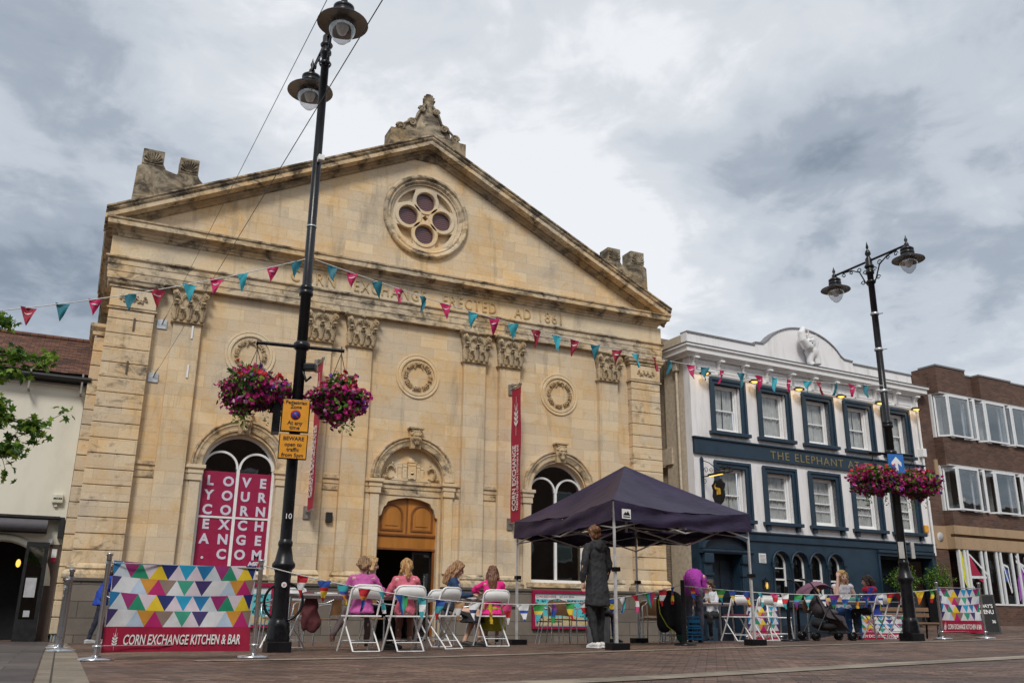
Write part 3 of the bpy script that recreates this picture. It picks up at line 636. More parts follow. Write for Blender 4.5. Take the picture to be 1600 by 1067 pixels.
    for x, z in ((1.24, 7.06), (1.20, 5.74)): MB().box(x-.11, x+.11, -.03, -.004, z-.11, z+.11).tube([(x, -.03, z), (x+.04, -.16, z+.12)], .018, 8).tube([(x+.04, -.16, z+.12), (x+.08, -.22, z+.2)], .012, 6).build('cable_anchor', ZN, B)
    for x, z in ((1.93, 6.92), (1.93, 5.95)): MB().box(x-.02, x+.02, -.175, -.152, z-.16, z+.16).build('cable_clamp', WHITE, B)
    for x, z in ((.62, 6.90), (.60, 5.86)): MB().box(x-.02, x+.02, -.25, -.222, z-.15, z+.15).build('old_bracket', M('rusty_iron', (.11, .085, .065), .8), B)
    MB().bbox(5.52, 5.68, -.10, -.004, 2.62, 2.86, .015).build('wall_speaker', M('black_plastic', (.015, .015, .016), .5), B)
    return B
CORN = corn_exchange()
def wheat(m, mat, s=1.0, t=.003, mi=0):
    for k in range(3):
        z = .0+k*.105
        for sg in (-1, 1):
            pts = [(sg*.008, z), (sg*.03, z+.015), (sg*.085, z+.06), (sg*.095, z+.13), (sg*.04, z+.10), (sg*.008, z+.07)]
            if sg < 0: pts = pts[::-1]
            m.poly([[(a*s, b*s) for a, b in pts]], 0, t, mi, mat=mat)
    m.poly([[(0, .32*s), (.028*s, .38*s), (0, .50*s), (-.028*s, .38*s)]], 0, t, mi, mat=mat)
    for x0, x1 in ((-.035, -.075), (.035, .075)): m.poly([[(x0*s, .30*s), ((x0+.009)*s, .30*s), (x1*s, .50*s), ((x1-.006)*s, .50*s)]], 0, t, mi, mat=mat)
    m.poly([[(-.004*s, -.2*s), (.004*s, -.2*s), (.003*s, .66*s), (-.003*s, .66*s)]], 0, t*.8, mi, mat=mat)
def wall_banner(x, near, far, label):
    B = thing('wall_banner', label, 'banner', (x, near, 2.85), 0, 'red vertical banners hung from brackets on the stone hall')
    w = far-near; h = 3.62; nz = 18
    m = MB(); vs = []
    for i in range(nz+1):
        for j in range(4): vs.append((.012*math.sin(i*.7+j), w*j/3, h*i/nz))
    m.add(vs, [(i*4+j, i*4+j+1, i*4+j+5, i*4+j+4) for i in range(nz) for j in range(3)], 0, True); m.build('banner_cloth', M('crimson_cloth', (.36, .010, .045), .7, var=.08), B)
    PAL = M('banner_print', (.74, .70, .70), .6)
    # local frame: text runs up the banner, read from the -x side
    U = Matrix(((0, 0, 1, 0), (0, -1, 0, 0), (1, 0, 0, 0), (0, 0, 0, 1)))   # text x -> +z, text y -> -y, normal -> x
    U = Matrix(((0, 0, -1, 0), (0, -1, 0, 0), (1, 0, 0, 0), (0, 0, 0, 1)))
    U = Matrix(((0, 0, -1, 0), (0, 1, 0, 0), (1, 0, 0, 0), (0, 0, 0, 1)))
    tx = MB(); e = -.028
    def put(body, size, y, z, wd, ext=.002):
        me = text(body, size, 'LEFT', ext=ext, off=size*.02); xs = [v.co.x for v in me.vertices]; k = wd/(max(xs)-min(xs))
        # banner seen from -x: near edge (small y) is on the right, so letter tops point to +y (left)
        tx.mesh(me, T(e, y, z) @ U @ Matrix.Diagonal((k, 1, 1, 1)))
    put('CORN EXCHANGE', .31, w*.40, .28, 1.75); put('THEATRE | CINEMA | KITCHEN & BAR', .13, w*.15, .28, 1.75)
    tx.build('banner_lettering', PAL, B)
    em = MB(); wheat(em, T(e, w*.42, 2.55) @ Matrix(((0, 1, 0, 0), (-1, 0, 0, 0), (0, 0, 1, 0), (0, 0, 0, 1))), 1.25); em.build('wheat_emblem', PAL, B)
    for z, nm in ((h+.03, 'bracket'), (-.03, 'bracket')):
        b = MB().tube([(0, -.03, z), (0, 22-.16-near, z)], .022, 8).box(-.09, .09, 21.84-near-.03, 21.848-near, z-.16, z+.14)
        if z > 1: b.tube([(0, .12, z+.05), (0, .62, z+.10)], .018, 6).ball((0, .05, z+.06), .04, 8).tube([(0, .02, z), (.0, .6, z+.16)], .014, 6)
        b.build(nm, M('bracket_metal', (.30, .27, .24), .45, .6), B)
wall_banner(10.47, 21.22, 21.80, 'red vertical hanging banner beside the right arched window')
wall_banner(5.02, 21.26, 21.80, 'red vertical hanging banner behind the flower baskets of the near lamp post')

# ================================================================ the pub
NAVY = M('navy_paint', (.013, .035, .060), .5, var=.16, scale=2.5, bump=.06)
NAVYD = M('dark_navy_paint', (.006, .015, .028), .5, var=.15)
RENDER = NT('white_render'); RENDER.b.inputs['Roughness'].default_value = .75
RENDER.col(RENDER.mix(RENDER.ramp(RENDER.noise(1.2, 7, .7, .3, RENDER.scaled(RENDER.o, (2, 2, .4))), [(.48, 0.0), (.72, .62)]), (.80, .785, .785), (.46, .43, .39))); RENDER.bump(RENDER.noise(40, 3), .12, .004); RENDER = RENDER.m
GLASSP = glass('pub_glass', see=.975, gmin=.03)
GLASSK = glass('dark_pub_glass', see=.3, gmin=.10)
def curtain_mat():
    t = NT('net_curtain'); t.b.inputs['Roughness'].default_value = .9; t.col(t.ramp(t.noise(5, 3), [(.3, (.34, .36, .33)), (.7, (.48, .49, .45))])); return t.m
CURT = curtain_mat()
def wavy(mb, x0, x1, y, z0, z1, amp=.024, freq=55, n=40, ph=0):
    vs = []; zs = [z0, (z0+z1)/2, z1]
    for i in range(n+1):
        x = x0+(x1-x0)*i/n
        for k, z in enumerate(zs): vs.append((x+.006*math.sin(z*5+i), y+amp*math.sin(x*freq+ph+.4*k)+.5*amp*math.sin(x*freq*.43+k), z))
    return mb.add(vs, [(i*3+k, (i+1)*3+k, (i+1)*3+k+1, i*3+k+1) for i in range(n) for k in range(2)], 0, True)
def sash(parent, cx, z0, z1, w, depth=.16, curtain=True, mid=.47, arch=0, gl=None, lift=0):
    """a white sliding sash inside a reveal whose wall face is y = 0"""
    f = MB(); a, b = cx-w/2, cx+w/2; zm = z0+(z1-z0)*mid
    f.box(a, a+.07, depth-.05, depth+.06, z0, z1).box(b-.07, b, depth-.05, depth+.06, z0, z1).box(a+.07, b-.07, depth-.05, depth+.06, z1-.07, z1).box(a+.07, b-.07, depth-.05, depth+.06, z0, z0+.06)
    f.box(a+.07, a+.105, depth+.005, depth+.04, z0+.06, z1-.07).box(b-.105, b-.07, depth+.005, depth+.04, z0+.06, z1-.07)
    f.box(a+.105, b-.105, depth+.0, depth+.045, zm-.02, zm+.02).box(a+.105, b-.105, depth+.005, depth+.04, z0+.06, z0+.12).box(a+.105, b-.105, depth+.005, depth+.04, z1-.105, z1-.07)
    o = f.build('window_frame', WHITE, parent)
    MB().box(a+.105, b-.105, depth+.018, depth+.024, z0+.12, zm-.02).build('window_pane', gl or GLASSP, o); MB().box(a+.105, b-.105, depth+.024, depth+.030, zm+.02, z1-.105).build('window_pane', gl or GLASSP, o)
    if curtain:
        c = MB(); g_ = rnd.uniform(-.04, .04); wavy(c, a+.08, cx+g_, depth+.075, z0+.04, z1-.04, ph=rnd.random()*6); wavy(c, cx+g_+.02, b-.08, depth+.080, z0+.04, z1-.04, ph=rnd.random()*6); c.build('curtain', CURT, o)
        if lift: MB().box(a+.1, b-.1, depth+.035, depth+.04, z0+.45, z0+.49).box(a+.1, b-.1, depth+.035, depth+.04, z1-.5, z1-.46).build('window_shelf', WHITE, o)
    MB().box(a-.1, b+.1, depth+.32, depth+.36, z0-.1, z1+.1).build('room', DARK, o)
    return o
WX = (1.45, 3.40, 5.37, 7.31, 9.20)
def pub():
    B = thing('pub', 'white and navy three storey pub with a curved parapet and a gilt name board', 'building', (16.44, 21.6, 0), .0507)
    outer = [(0, 2.95), (10.45, 2.95), (10.45, 8.3), (0, 8.3)]; holes = []
    for z0, z1 in ((3.34, 4.86), (5.98, 7.46)):
        for x in WX: holes.append([(x-.53, z0), (x+.53, z0), (x+.53, z1), (x-.53, z1)])
    MB().poly([outer]+holes, 0, .30).build('wall', RENDER, B)
    # parapet with a segmental gable
    top = [(0, 8.3), (10.45, 8.3), (10.45, 9.02), (7.42, 9.02), (7.40, 9.10), (6.98, 9.12)] + [(5.1+1.95*math.cos(R(a)), 8.60+1.32*math.sin(R(a))) for a in range(28, 153, 8)] + [(3.2, 9.12), (2.86, 9.10), (2.84, 9.02), (0, 9.02)]
    MB().poly([top], .05, .33).build('parapet', RENDER, B)
    cop = M('lead_coping', (.22, .22, .23), .6, bump=.2)
    pts = [p for p in top[2:]]
    for seg in (pts[0:2], pts[2:-2], pts[-2:]):
        MB().sweep([(x, .19, z+.003) for x, z in seg[::-1]], [(-.17, 0), (.18, 0), (.18, .05), (-.17, .05)], up=(0, 0, 1)).build('coping', cop, B)
    # left flank: stucco return, old brick and a drain pipe
    MB().box(.003, .30, .30, 1.25, -.4, 9.0).build('flank_return', M('cream_render', (.55, .47, .36), .8, var=.14, bump=.15), B)
    MB().box(.12, .4, 1.25, 9, -.4, 9.0).build('flank_wall', brick('painted_brick', (.38, .32, .24), (.46, .385, .29), (.20, .165, .125)), B)
    MB().poly([[(1.25, 9.0), (8, 9.0), (8, 10.6), (5, 10.6)]], .1, 10.3, axis='X').build('roof', M('old_tile', (.13, .075, .05), .85, bump=.5), B)
    MB().box(-.06, .0, .95, 1.7, 5.0, 5.5).box(-.05, .1, 1.3, 3, 4.95, 5.05).build('flank_corbel', M('cream_render'), B)
    MB().tube([(-.07, .55, 8.0), (-.07, .55, 2.95)], .045, 10).bbox(-.15, .0, .45, .65, 7.85, 8.1, .02).tube([(-.07, .55, 2.95), (-.07, .4, 2.85)], .045, 8).build('drain_pipe', M('cream_render'), B)
    # cornice + frieze panels + brackets
    MB().sweep([(.0, .9, 0), (0, 0, 0), (10.45, 0, 0), (10.45, .5, 0)], [(.0, 8.20), (.12, 8.20), (.14, 8.25), (.22, 8.28), (.30, 8.30), (.30, 8.42), (.36, 8.47), (.36, 8.52), (0, 8.56)]).build('cornice', WHITE, B)
    MB().sweep([(.0, .9, 0), (0, 0, 0), (10.45, 0, 0), (10.45, .5, 0)], [(.0, 8.562), (.37, 8.53), (.38, 8.56), (0, 8.60)]).build('cornice_lead', cop, B)
    MB().sweep([(0, 0, 0), (10.45, 0, 0)], [(.003, 7.70), (.03, 7.71), (.05, 7.76), (.003, 7.78)]).build('frieze_band', WHITE, B)
    for k in range(11):
        x = .14+k*1.017; m = MB(); m.poly([[(-.02, 7.78), (-.07, 7.80), (-.09, 7.9), (-.12, 8.02), (-.20, 8.10), (-.24, 8.18), (-.004, 8.18), (-.004, 7.78)]], x-.05, x+.05, axis='X'); m.bbox(x-.08, x+.08, -.27, -.005, 8.13, 8.195, .008); m.build('bracket', WHITE, B)
        if k < 10: MB().poly([[(x+.14, 7.84), (x+.88, 7.84), (x+.88, 8.12), (x+.14, 8.12)], [(x+.18, 7.88), (x+.84, 7.88), (x+.84, 8.08), (x+.18, 8.08)]], -.02, -.003).build('frieze_panel', WHITE, B)
    # windows with navy surrounds
    for lvl, (z0, z1) in enumerate(((3.34, 4.86), (5.98, 7.46))):
        for x in WX:
            o, i = .70, .53; m = MB()
            m.poly([[(x-o, z0-.02), (x-i, z0-.02), (x-i, z1), (x+i, z1), (x+i, z0-.02), (x+o, z0-.02), (x+o, z1+.16), (x-o, z1+.16)]], -.06, .14)
            m.poly([[(x-o-.03, z0-.02), (x-o+.05, z0-.02), (x-o+.05, z1+.11), (x+o-.05, z1+.11), (x+o-.05, z0-.02), (x+o+.03, z0-.02), (x+o+.03, z1+.19), (x-o-.03, z1+.19)]], -.10, -.058)
            s_ = m.build('window_surround', NAVY, B)
            sl = MB().bbox(x-o-.09, x+o+.09, -.17, .14, z0-.13, z0-.022, .012)
            if lvl == 0:
                for q in (-1, 1): sl.bbox(x+q*.62-.07, x+q*.62+.07, -.11, -.003, z0-.27, z0-.13, .01)
            sl.build('window_sill', NAVY, s_); sash(s_, x, z0, z1, 1.0, lift=(lvl == 0 and x > 2))
    # name board
    MB().bbox(-.02, 10.40, -.09, -.003, 5.20, 5.66, .01).build('name_board', NAVY, B)
    MB().bbox(-.05, 10.43, -.14, -.003, 5.66, 5.71, .01).build('name_board_cap', NAVY, B)
    me = text('THE ELEPHANT AT THE MARKET', .36, 'LEFT', ext=.006, space=1.15); xs = [v.co.x for v in me.vertices]; K_ = 6.9/(max(xs)-min(xs)); xo = 0
    GOLD = M('gilt', (.30, .235, .11), .35, .55)
    for w_ in ('THE ', 'ELEPHANT ', 'AT ', 'THE ', 'MARKET '):
        mw = text(w_.strip(), .36, 'LEFT', ext=.006, space=1.15); wid = max(v.co.x for v in mw.vertices); MB().mesh(mw, T(3.02+xo*K_, -.097, 5.29) @ Matrix.Diagonal((K_, 1, 1, 1)) @ FACE).build('name_lettering', GOLD, B); xo += wid+.19
    # ground floor shop front
    arcs = [3.21, 3.99, 4.77, 5.55]
    outer = [(0, -.4), (.42, -.4), (.42, 2.30), (1.52, 2.30), (1.52, -.4), (7.6, -.4), (7.6, 2.5), (10.2, 2.5), (10.2, -.4), (10.45, -.4), (10.45, 2.95), (0, 2.95)]
    MB().poly([outer]+[archloop(x, .33, .93, 2.10, 14) for x in arcs], -.03, .32).build('shop_front', NAVY, B)
    MB().sweep([(0, .5, 0), (0, -.03, 0), (10.45, -.03, 0)], [(0, 2.72), (.05, 2.72), (.05, 2.9), (.09, 2.95), (.09, 2.98), (0, 3.0)]).build('shop_cornice', NAVY, B)
    MB().sweep([(0, .5, 0), (0, -.03, 0), (.2, -.03, 0)], [(0, -.4), (.05, -.4), (.05, .45), (0, .48)]).build('stall_riser', NAVYD, B)
    MB().sweep([(1.75, -.03, 0), (7.4, -.03, 0)], [(0, -.4), (.05, -.4), (.05, .28), (0, .31)]).build('stall_riser', NAVYD, B)
    for i, x in enumerate(arcs):
        s_ = MB(); n = 20
        pr = [(0, .335), (.05, .34), (.07, .37), (.05, .39), (0, .40)]; vs = []
        for k in range(n+1):
            a = PI*k/n
            for o, q in pr: vs.append((x+q*math.cos(a), -.03-o, 2.10+q*math.sin(a)))
        s_.add(vs, [(k*5+j, (k+1)*5+j, (k+1)*5+(j+1) % 5, k*5+(j+1) % 5) for k in range(n) for j in range(5)], 0, True)
        hm = s_.build('hood_mould', NAVY, B)
        f = MB().poly([archloop(x, .33, .935, 2.10, 16), archloop(x, .27, 1.0, 2.10, 16)], .14, .20); f.box(x-.27, x+.27, .13, .19, 1.60, 1.65); f.box(x-.27, x+.27, .15, .18, 1.95, 1.975) if i == 0 else None
        wf = f.build('window_frame', WHITE, hm); MB().poly([archloop(x, .275, .98, 2.10, 16)], .165, .171).build('window_pane', GLASSK, wf)
    for x in (2.83, 3.60, 4.38, 5.16, 5.93):
        MB().lathe([(.05, .93), (.05, 1.0), (.035, 1.03), (.032, 1.95), (.05, 1.98), (.04, 2.0), (.06, 2.06), (.07, 2.11)], 12, (x, -.09, 0)).build('colonnette', NAVY, B)
    MB().bbox(2.7, 6.1, -.16, -.03, .80, .925, .01).build('window_sill', NAVYD, B)
    lb = MB().box(2.6, 6.3, 2.3, 2.4, .0, 2.9).box(2.6, 6.3, .33, 2.3, .0, .05).build('bar_room', M('bar_wall', (.03, .022, .016), .8), B)
    for x, z in ((3.9, 1.75), (4.9, 1.55), (4.3, 2.0)): MB().ball((x, 1.4, z), .035, 8).build('pendant_lamp', M('warm_lamp'), lb)
    # door with segmental pediment
    dr = MB().box(.42, 1.52, .28, .34, -.15, 2.3).build('door', M('dark_door', (.010, .013, .02), .35), B)
    MB().box(.55, .93, .262, .279, 1.05, 2.1).box(1.01, 1.39, .262, .279, 1.05, 2.1).build('door_panel', NAVYD, dr); MB().box(.55, .93, .262, .279, .05, .9).box(1.01, 1.39, .262, .279, .05, .9).build('door_panel', NAVYD, dr)
    for s_ in (-1, 1):
        x = .97+s_*.72; m = MB().bbox(x-.15, x+.15, -.12, -.03, -.4, 2.28, .01); m.bbox(x-.18, x+.18, -.16, -.03, 1.65, 1.72, .01); m.bbox(x-.18, x+.18, -.16, -.03, -.4, .2, .01)
        for q in (-.08, 0, .08): m.tube([(x+q, -.125, .3), (x+q, -.125, 1.6)], .018, 6)
        m.bbox(x-.17, x+.17, -.20, -.03, 2.0, 2.28, .03); m.build('door_pilaster', NAVY, B)
    MB().sweep([(.0, -.03, 0), (1.95, -.03, 0)], [(0, 2.28), (.16, 2.28), (.2, 2.34), (.2, 2.40), (0, 2.42)]).build('door_cornice', NAVY, B)
    a0 = [(.97+.98*math.cos(R(a)), 2.42+.46*math.sin(R(a))) for a in range(0, 181, 9)]; a1 = [(.97+.86*math.cos(R(a)), 2.43+.36*math.sin(R(a))) for a in range(180, -1, -9)]
    MB().poly([a0+a1], -.20, -.03).build('pediment', NAVY, B); MB().poly([[(.97+.86*math.cos(R(a)), 2.43+.36*math.sin(R(a))) for a in range(0, 181, 9)]], -.06, -.035).build('pediment_panel', NAVYD, B)
    # wide shadowed opening on the right
    m = MB(); m.poly([[(7.52, 0), (7.6, 0), (7.6, 2.5), (10.2, 2.5), (10.2, 0), (10.28, 0), (10.28, 2.6), (7.52, 2.6)]], -.08, -.03).box(7.5, 10.3, -.14, -.03, 2.6, 2.68).build('bay_surround', NAVY, B)
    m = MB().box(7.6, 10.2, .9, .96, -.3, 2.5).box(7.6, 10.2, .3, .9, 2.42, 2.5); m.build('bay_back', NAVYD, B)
    for x in (7.65, 8.5, 9.35): MB().poly([[(x, .1), (x+.78, .1), (x+.78, 2.0), (x, 2.0)], [(x+.07, .9), (x+.71, .9), (x+.71, 1.93), (x+.07, 1.93)]], .84, .898).build('bay_door', NAVY, B)
    MB().tube([(10.36, -.10, 8.1), (10.36, -.10, 2.6)], .04, 10).bbox(10.26, 10.46, -.2, -.0, 6.0, 6.3, .02).build('drain_pipe', WHITE, B); MB().bbox(10.02, 10.22, -.09, -.003, 3.36, 3.62, .03).build('alarm_box', M('amber_plastic', (.75, .36, .04), .4), B)
    MB().box(2.30, 2.58, -.05, -.033, 2.08, 2.36).build('vent', WHITE, B)
    vs = MB()
    for k in range(6): vs.box(2.33, 2.55, -.06, -.052, 2.11+.04*k, 2.125+.04*k)
    vs.build('vent_slats', M('grey_metal', (.45, .45, .46), .5), B)
    # chimney behind the gable
    ch = MB().bbox(5.9, 6.7, 1.8, 2.5, 9.0, 10.10, .01).bbox(5.85, 6.75, 1.75, 2.55, 9.95, 10.02, .01).build('chimney', brick('chimney_brick', (.16, .06, .04), (.24, .09, .06), (.12, .1, .08)), B)
    MB().lathe([(.12, 10.1), (.09, 10.3), (.11, 10.32), (.0, 10.32)], 12, (6.3, 2.1, 0)).build('chimney_pot', M('terracotta', (.35, .13, .07), .7), ch)
    # elephant head in relief
    m = MB(); EX, EZ = 5.12, 9.18
    m.ball((.06, -.12, .22), (.27, .20, .24), 16); m.ball((.20, -.12, -.05), (.22, .18, .28), 14)
    m.tube([(-.02, -.2, .05), (-.24, -.26, .05), (-.42, -.28, .24), (-.45, -.28, .48), (-.33, -.26, .64), (-.16, -.26, .62), (-.12, -.26, .48), (-.20, -.26, .42)], [.16, .16, .14, .12, .10, .075, .055, .04], 12)
    m.tube([(.0, -.1, -.05), (.02, -.14, -.25), (.0, -.14, -.46), (.06, -.18, -.56)], [.16, .13, .11, .12], 12); m.tube([(.25, -.1, -.05), (.34, -.12, -.28), (.34, -.14, -.5)], [.18, .15, .13], 12)
    m.poly([[(.05, .34), (.18, .5), (.3, .46), (.38, .30), (.30, .10), (.14, .06)]], -.28, -.2)
    o = remesh(m, .022, 2).xf(T(EX, 0, EZ)); st = o.build('elephant_relief', M('white_gloss', (.74, .73, .73), .35, var=.06), B)
    MB().tube([(EX-.16, -.36, EZ+.34), (EX-.04, -.42, EZ+.38), (EX+.10, -.42, EZ+.46)], [.03, .022, .006], 8).build('tusk', WHITE, st)
    MB().ball((EX-.02, -.33, EZ+.17), .022, 8).build('eye', DARK, st)
    # hooded lamps under the frieze
    hood = M('black_metal', (.014, .014, .016), .4, .4)
    for x in (.42, 2.44, 4.38, 6.33, 8.25, 10.12):
        L_ = thing('wall_lamp', 'lit hooded lamp on the white wall under the pub cornice', 'wall lamp', (0, 0, 0)); L_.parent = None
        L_.location = Vector((16.44, 21.6, 0)) + Matrix.Rotation(.0507, 3, 'Z') @ Vector((x, 0, 7.72)); L_.rotation_euler = (0, 0, .0507); LAMPS.append(L_)
        MB().tube([(0, -.002, 0), (0, -.12, .05), (0, -.22, .0)], .015, 6).lathe([(.0, .04), (.06, .03), (.14, -.02), (.16, -.05)], 14, (0, -.24, 0), sx=1.3).build('hood', hood, L_)
        MB().lathe([(.10, -.045), (.06, -.075), (.0, -.08)], 12, (0, -.24, 0), sx=1.3).build('bulb', M('lamp_glow', (1, .62, .12), emit=1.1), L_)
        ld = bpy.data.lights.new('lamp_light', 'POINT'); ld.energy = 1.1; ld.color = (1, .62, .22); ld.shadow_soft_size = .06; lo = bpy.data.objects.new('lamp_light', ld); C.objects.link(lo); lo.parent = L_; lo.location = (0, -.26, -.14)
    for i, l in enumerate(LAMPS):
        l['group'] = 'hooded lamps along the pub cornice'
        l['label'] = ('lit hooded lamp by the left corner of the pub', 'lit hooded lamp between the first and second top floor pub windows', 'lit hooded lamp between the second and third top floor pub windows', 'lit hooded lamp between the third and fourth top floor pub windows', 'lit hooded lamp between the fourth and fifth top floor pub windows', 'lit hooded lamp by the right corner of the pub')[i]
    return B
LAMPS = []
PUB = pub()
def P(x, y, z): return Vector((16.44, 21.6, 0)) + Matrix.Rotation(.0507, 3, 'Z') @ Vector((x, y, z))
def lantern(x, z, label, s=1.0):
    B = thing('lantern', label, 'lantern', P(x, -.03, z), .0507, 'lanterns on the navy pub front'); bl = M('black_metal'); w = .085*s
    m = MB().box(-.03, .03, -.03, 0, -.1, .14).tube([(0, -.02, .12), (0, -.12, .2), (0, -.14, .16)], .012, 6); m.lathe([(.0, .17), (.05, .14), (.11, .10), (.10, .09)], 6, (0, -.14, 0), smooth=False)
    for a in (-1, 1):
        for b in (-1, 1): m.bar((a*.065, -.14+b*.065, -.14), (a*.085, -.14+b*.085, .1), .012)
    m.lathe([(.0, -.15), (.09, -.15), (.09, -.13)], 6, (0, -.14, 0), smooth=False); m.build('lantern_frame', bl, B)
    MB().lathe([(.02, -.13), (.035, -.03), (.02, .06), (0, .07)], 8, (0, -.14, 0)).build('bulb', M('lamp_glow'), B)
    MB().lathe([(.075, -.13), (.09, .09)], 6, (0, -.14, 0), smooth=False).build('lantern_glass', glass('lantern_glass', see=.9, gmin=.05), B)
lantern(2.42, 1.45, 'black glazed lantern on the navy wall beside the pub door'); lantern(6.95, 1.15, 'black glazed lantern on the navy wall behind the seated woman in a white top')
def pub_sign():
    B = thing('hanging_sign', 'black shield sign with a gold elephant hanging from a wrought iron bracket', 'sign', P(.28, -.003, 4.5), .0507); bl = M('black_metal'); tl = NAVY
    MB().poly([[(-.05, -.75), (0, -.85), (.05, -.75), (.06, .55), (0, .62), (-.06, .55)]], -.04, -.003).build('backplate', tl, B)
    m = MB(); m.tube([(0, -.04, .0), (0, -1.35, .0)], .018, 8); m.tube([(0, -.04, .5), (0, -.35, .38), (0, -.75, .1), (0, -1.3, .12)], .012, 6)
    for cy, cz, r in ((-.2, .18, .1), (-.42, .14, .08), (-.62, .09, .06), (-.95, .16, .07), (-1.15, .14, .05), (-.12, -.15, .09)):
        m.tube([(0, cy+r*(1-i/16)*math.cos(i*.6), cz+r*(1-i/16)*math.sin(i*.6)) for i in range(14)], .009, 5)
    for y in (-.8, -1.0, -1.2): m.bar((0, y, .0), (0, y, .2), .012)
    m.build('bracket', bl, B)
    sh = [(-.98, -.30), (-.90, -.25), (-.84, -.14), (-.70, -.20), (-.56, -.14), (-.50, -.25), (-.42, -.30), (-.47, -.45), (-.44, -.62), (-.52, -.80), (-.70, -.92), (-.88, -.80), (-.96, -.62), (-.93, -.45)]
    b = MB().poly([sh], -.02, .02, axis='X').build('shield', M('sign_black', (.012, .014, .018), .35), B)
    e = MB(); pts = [(-.62, -.27), (-.60, -.33), (-.64, -.38), (-.70, -.36), (-.76, -.38), (-.82, -.37), (-.86, -.30), (-.83, -.25), (-.80, -.30), (-.80, -.26)]
    e.tube([(-.024, -.62, -.27), (-.026, -.57, -.33), (-.026, -.60, -.40), (-.026, -.67, -.44)], [.012, .022, .03, .045], 7); e.ball((-.024, -.72, -.47), (.012, .085, .07), 10)
    for y in (-.66, -.70, -.76, -.79): e.tube([(-.026, y, -.50), (-.026, y, -.60)], .018, 6)
    e.ball((-.03, -.66, -.43), (.01, .04, .05), 8); e.build('elephant_emblem', GOLDM, b)
    MB().tube([(0, -.55, -.01), (0, -.55, -.15)], .006, 5).tube([(0, -.86, -.01), (0, -.86, -.15)], .006, 5).build('hanging_chain', bl, B)
    l = MB().tube([(-.18, -.5, -.02), (-.18, -1.15, -.02)], .035, 10).build('strip_lamp', bl, B); MB().box(-.205, -.155, -1.1, -.55, -.075, -.055).build('lamp_tube', M('lamp_glow'), l)
GOLDM = M('gilt_paint', (.62, .38, .04), .4)
pub_sign()

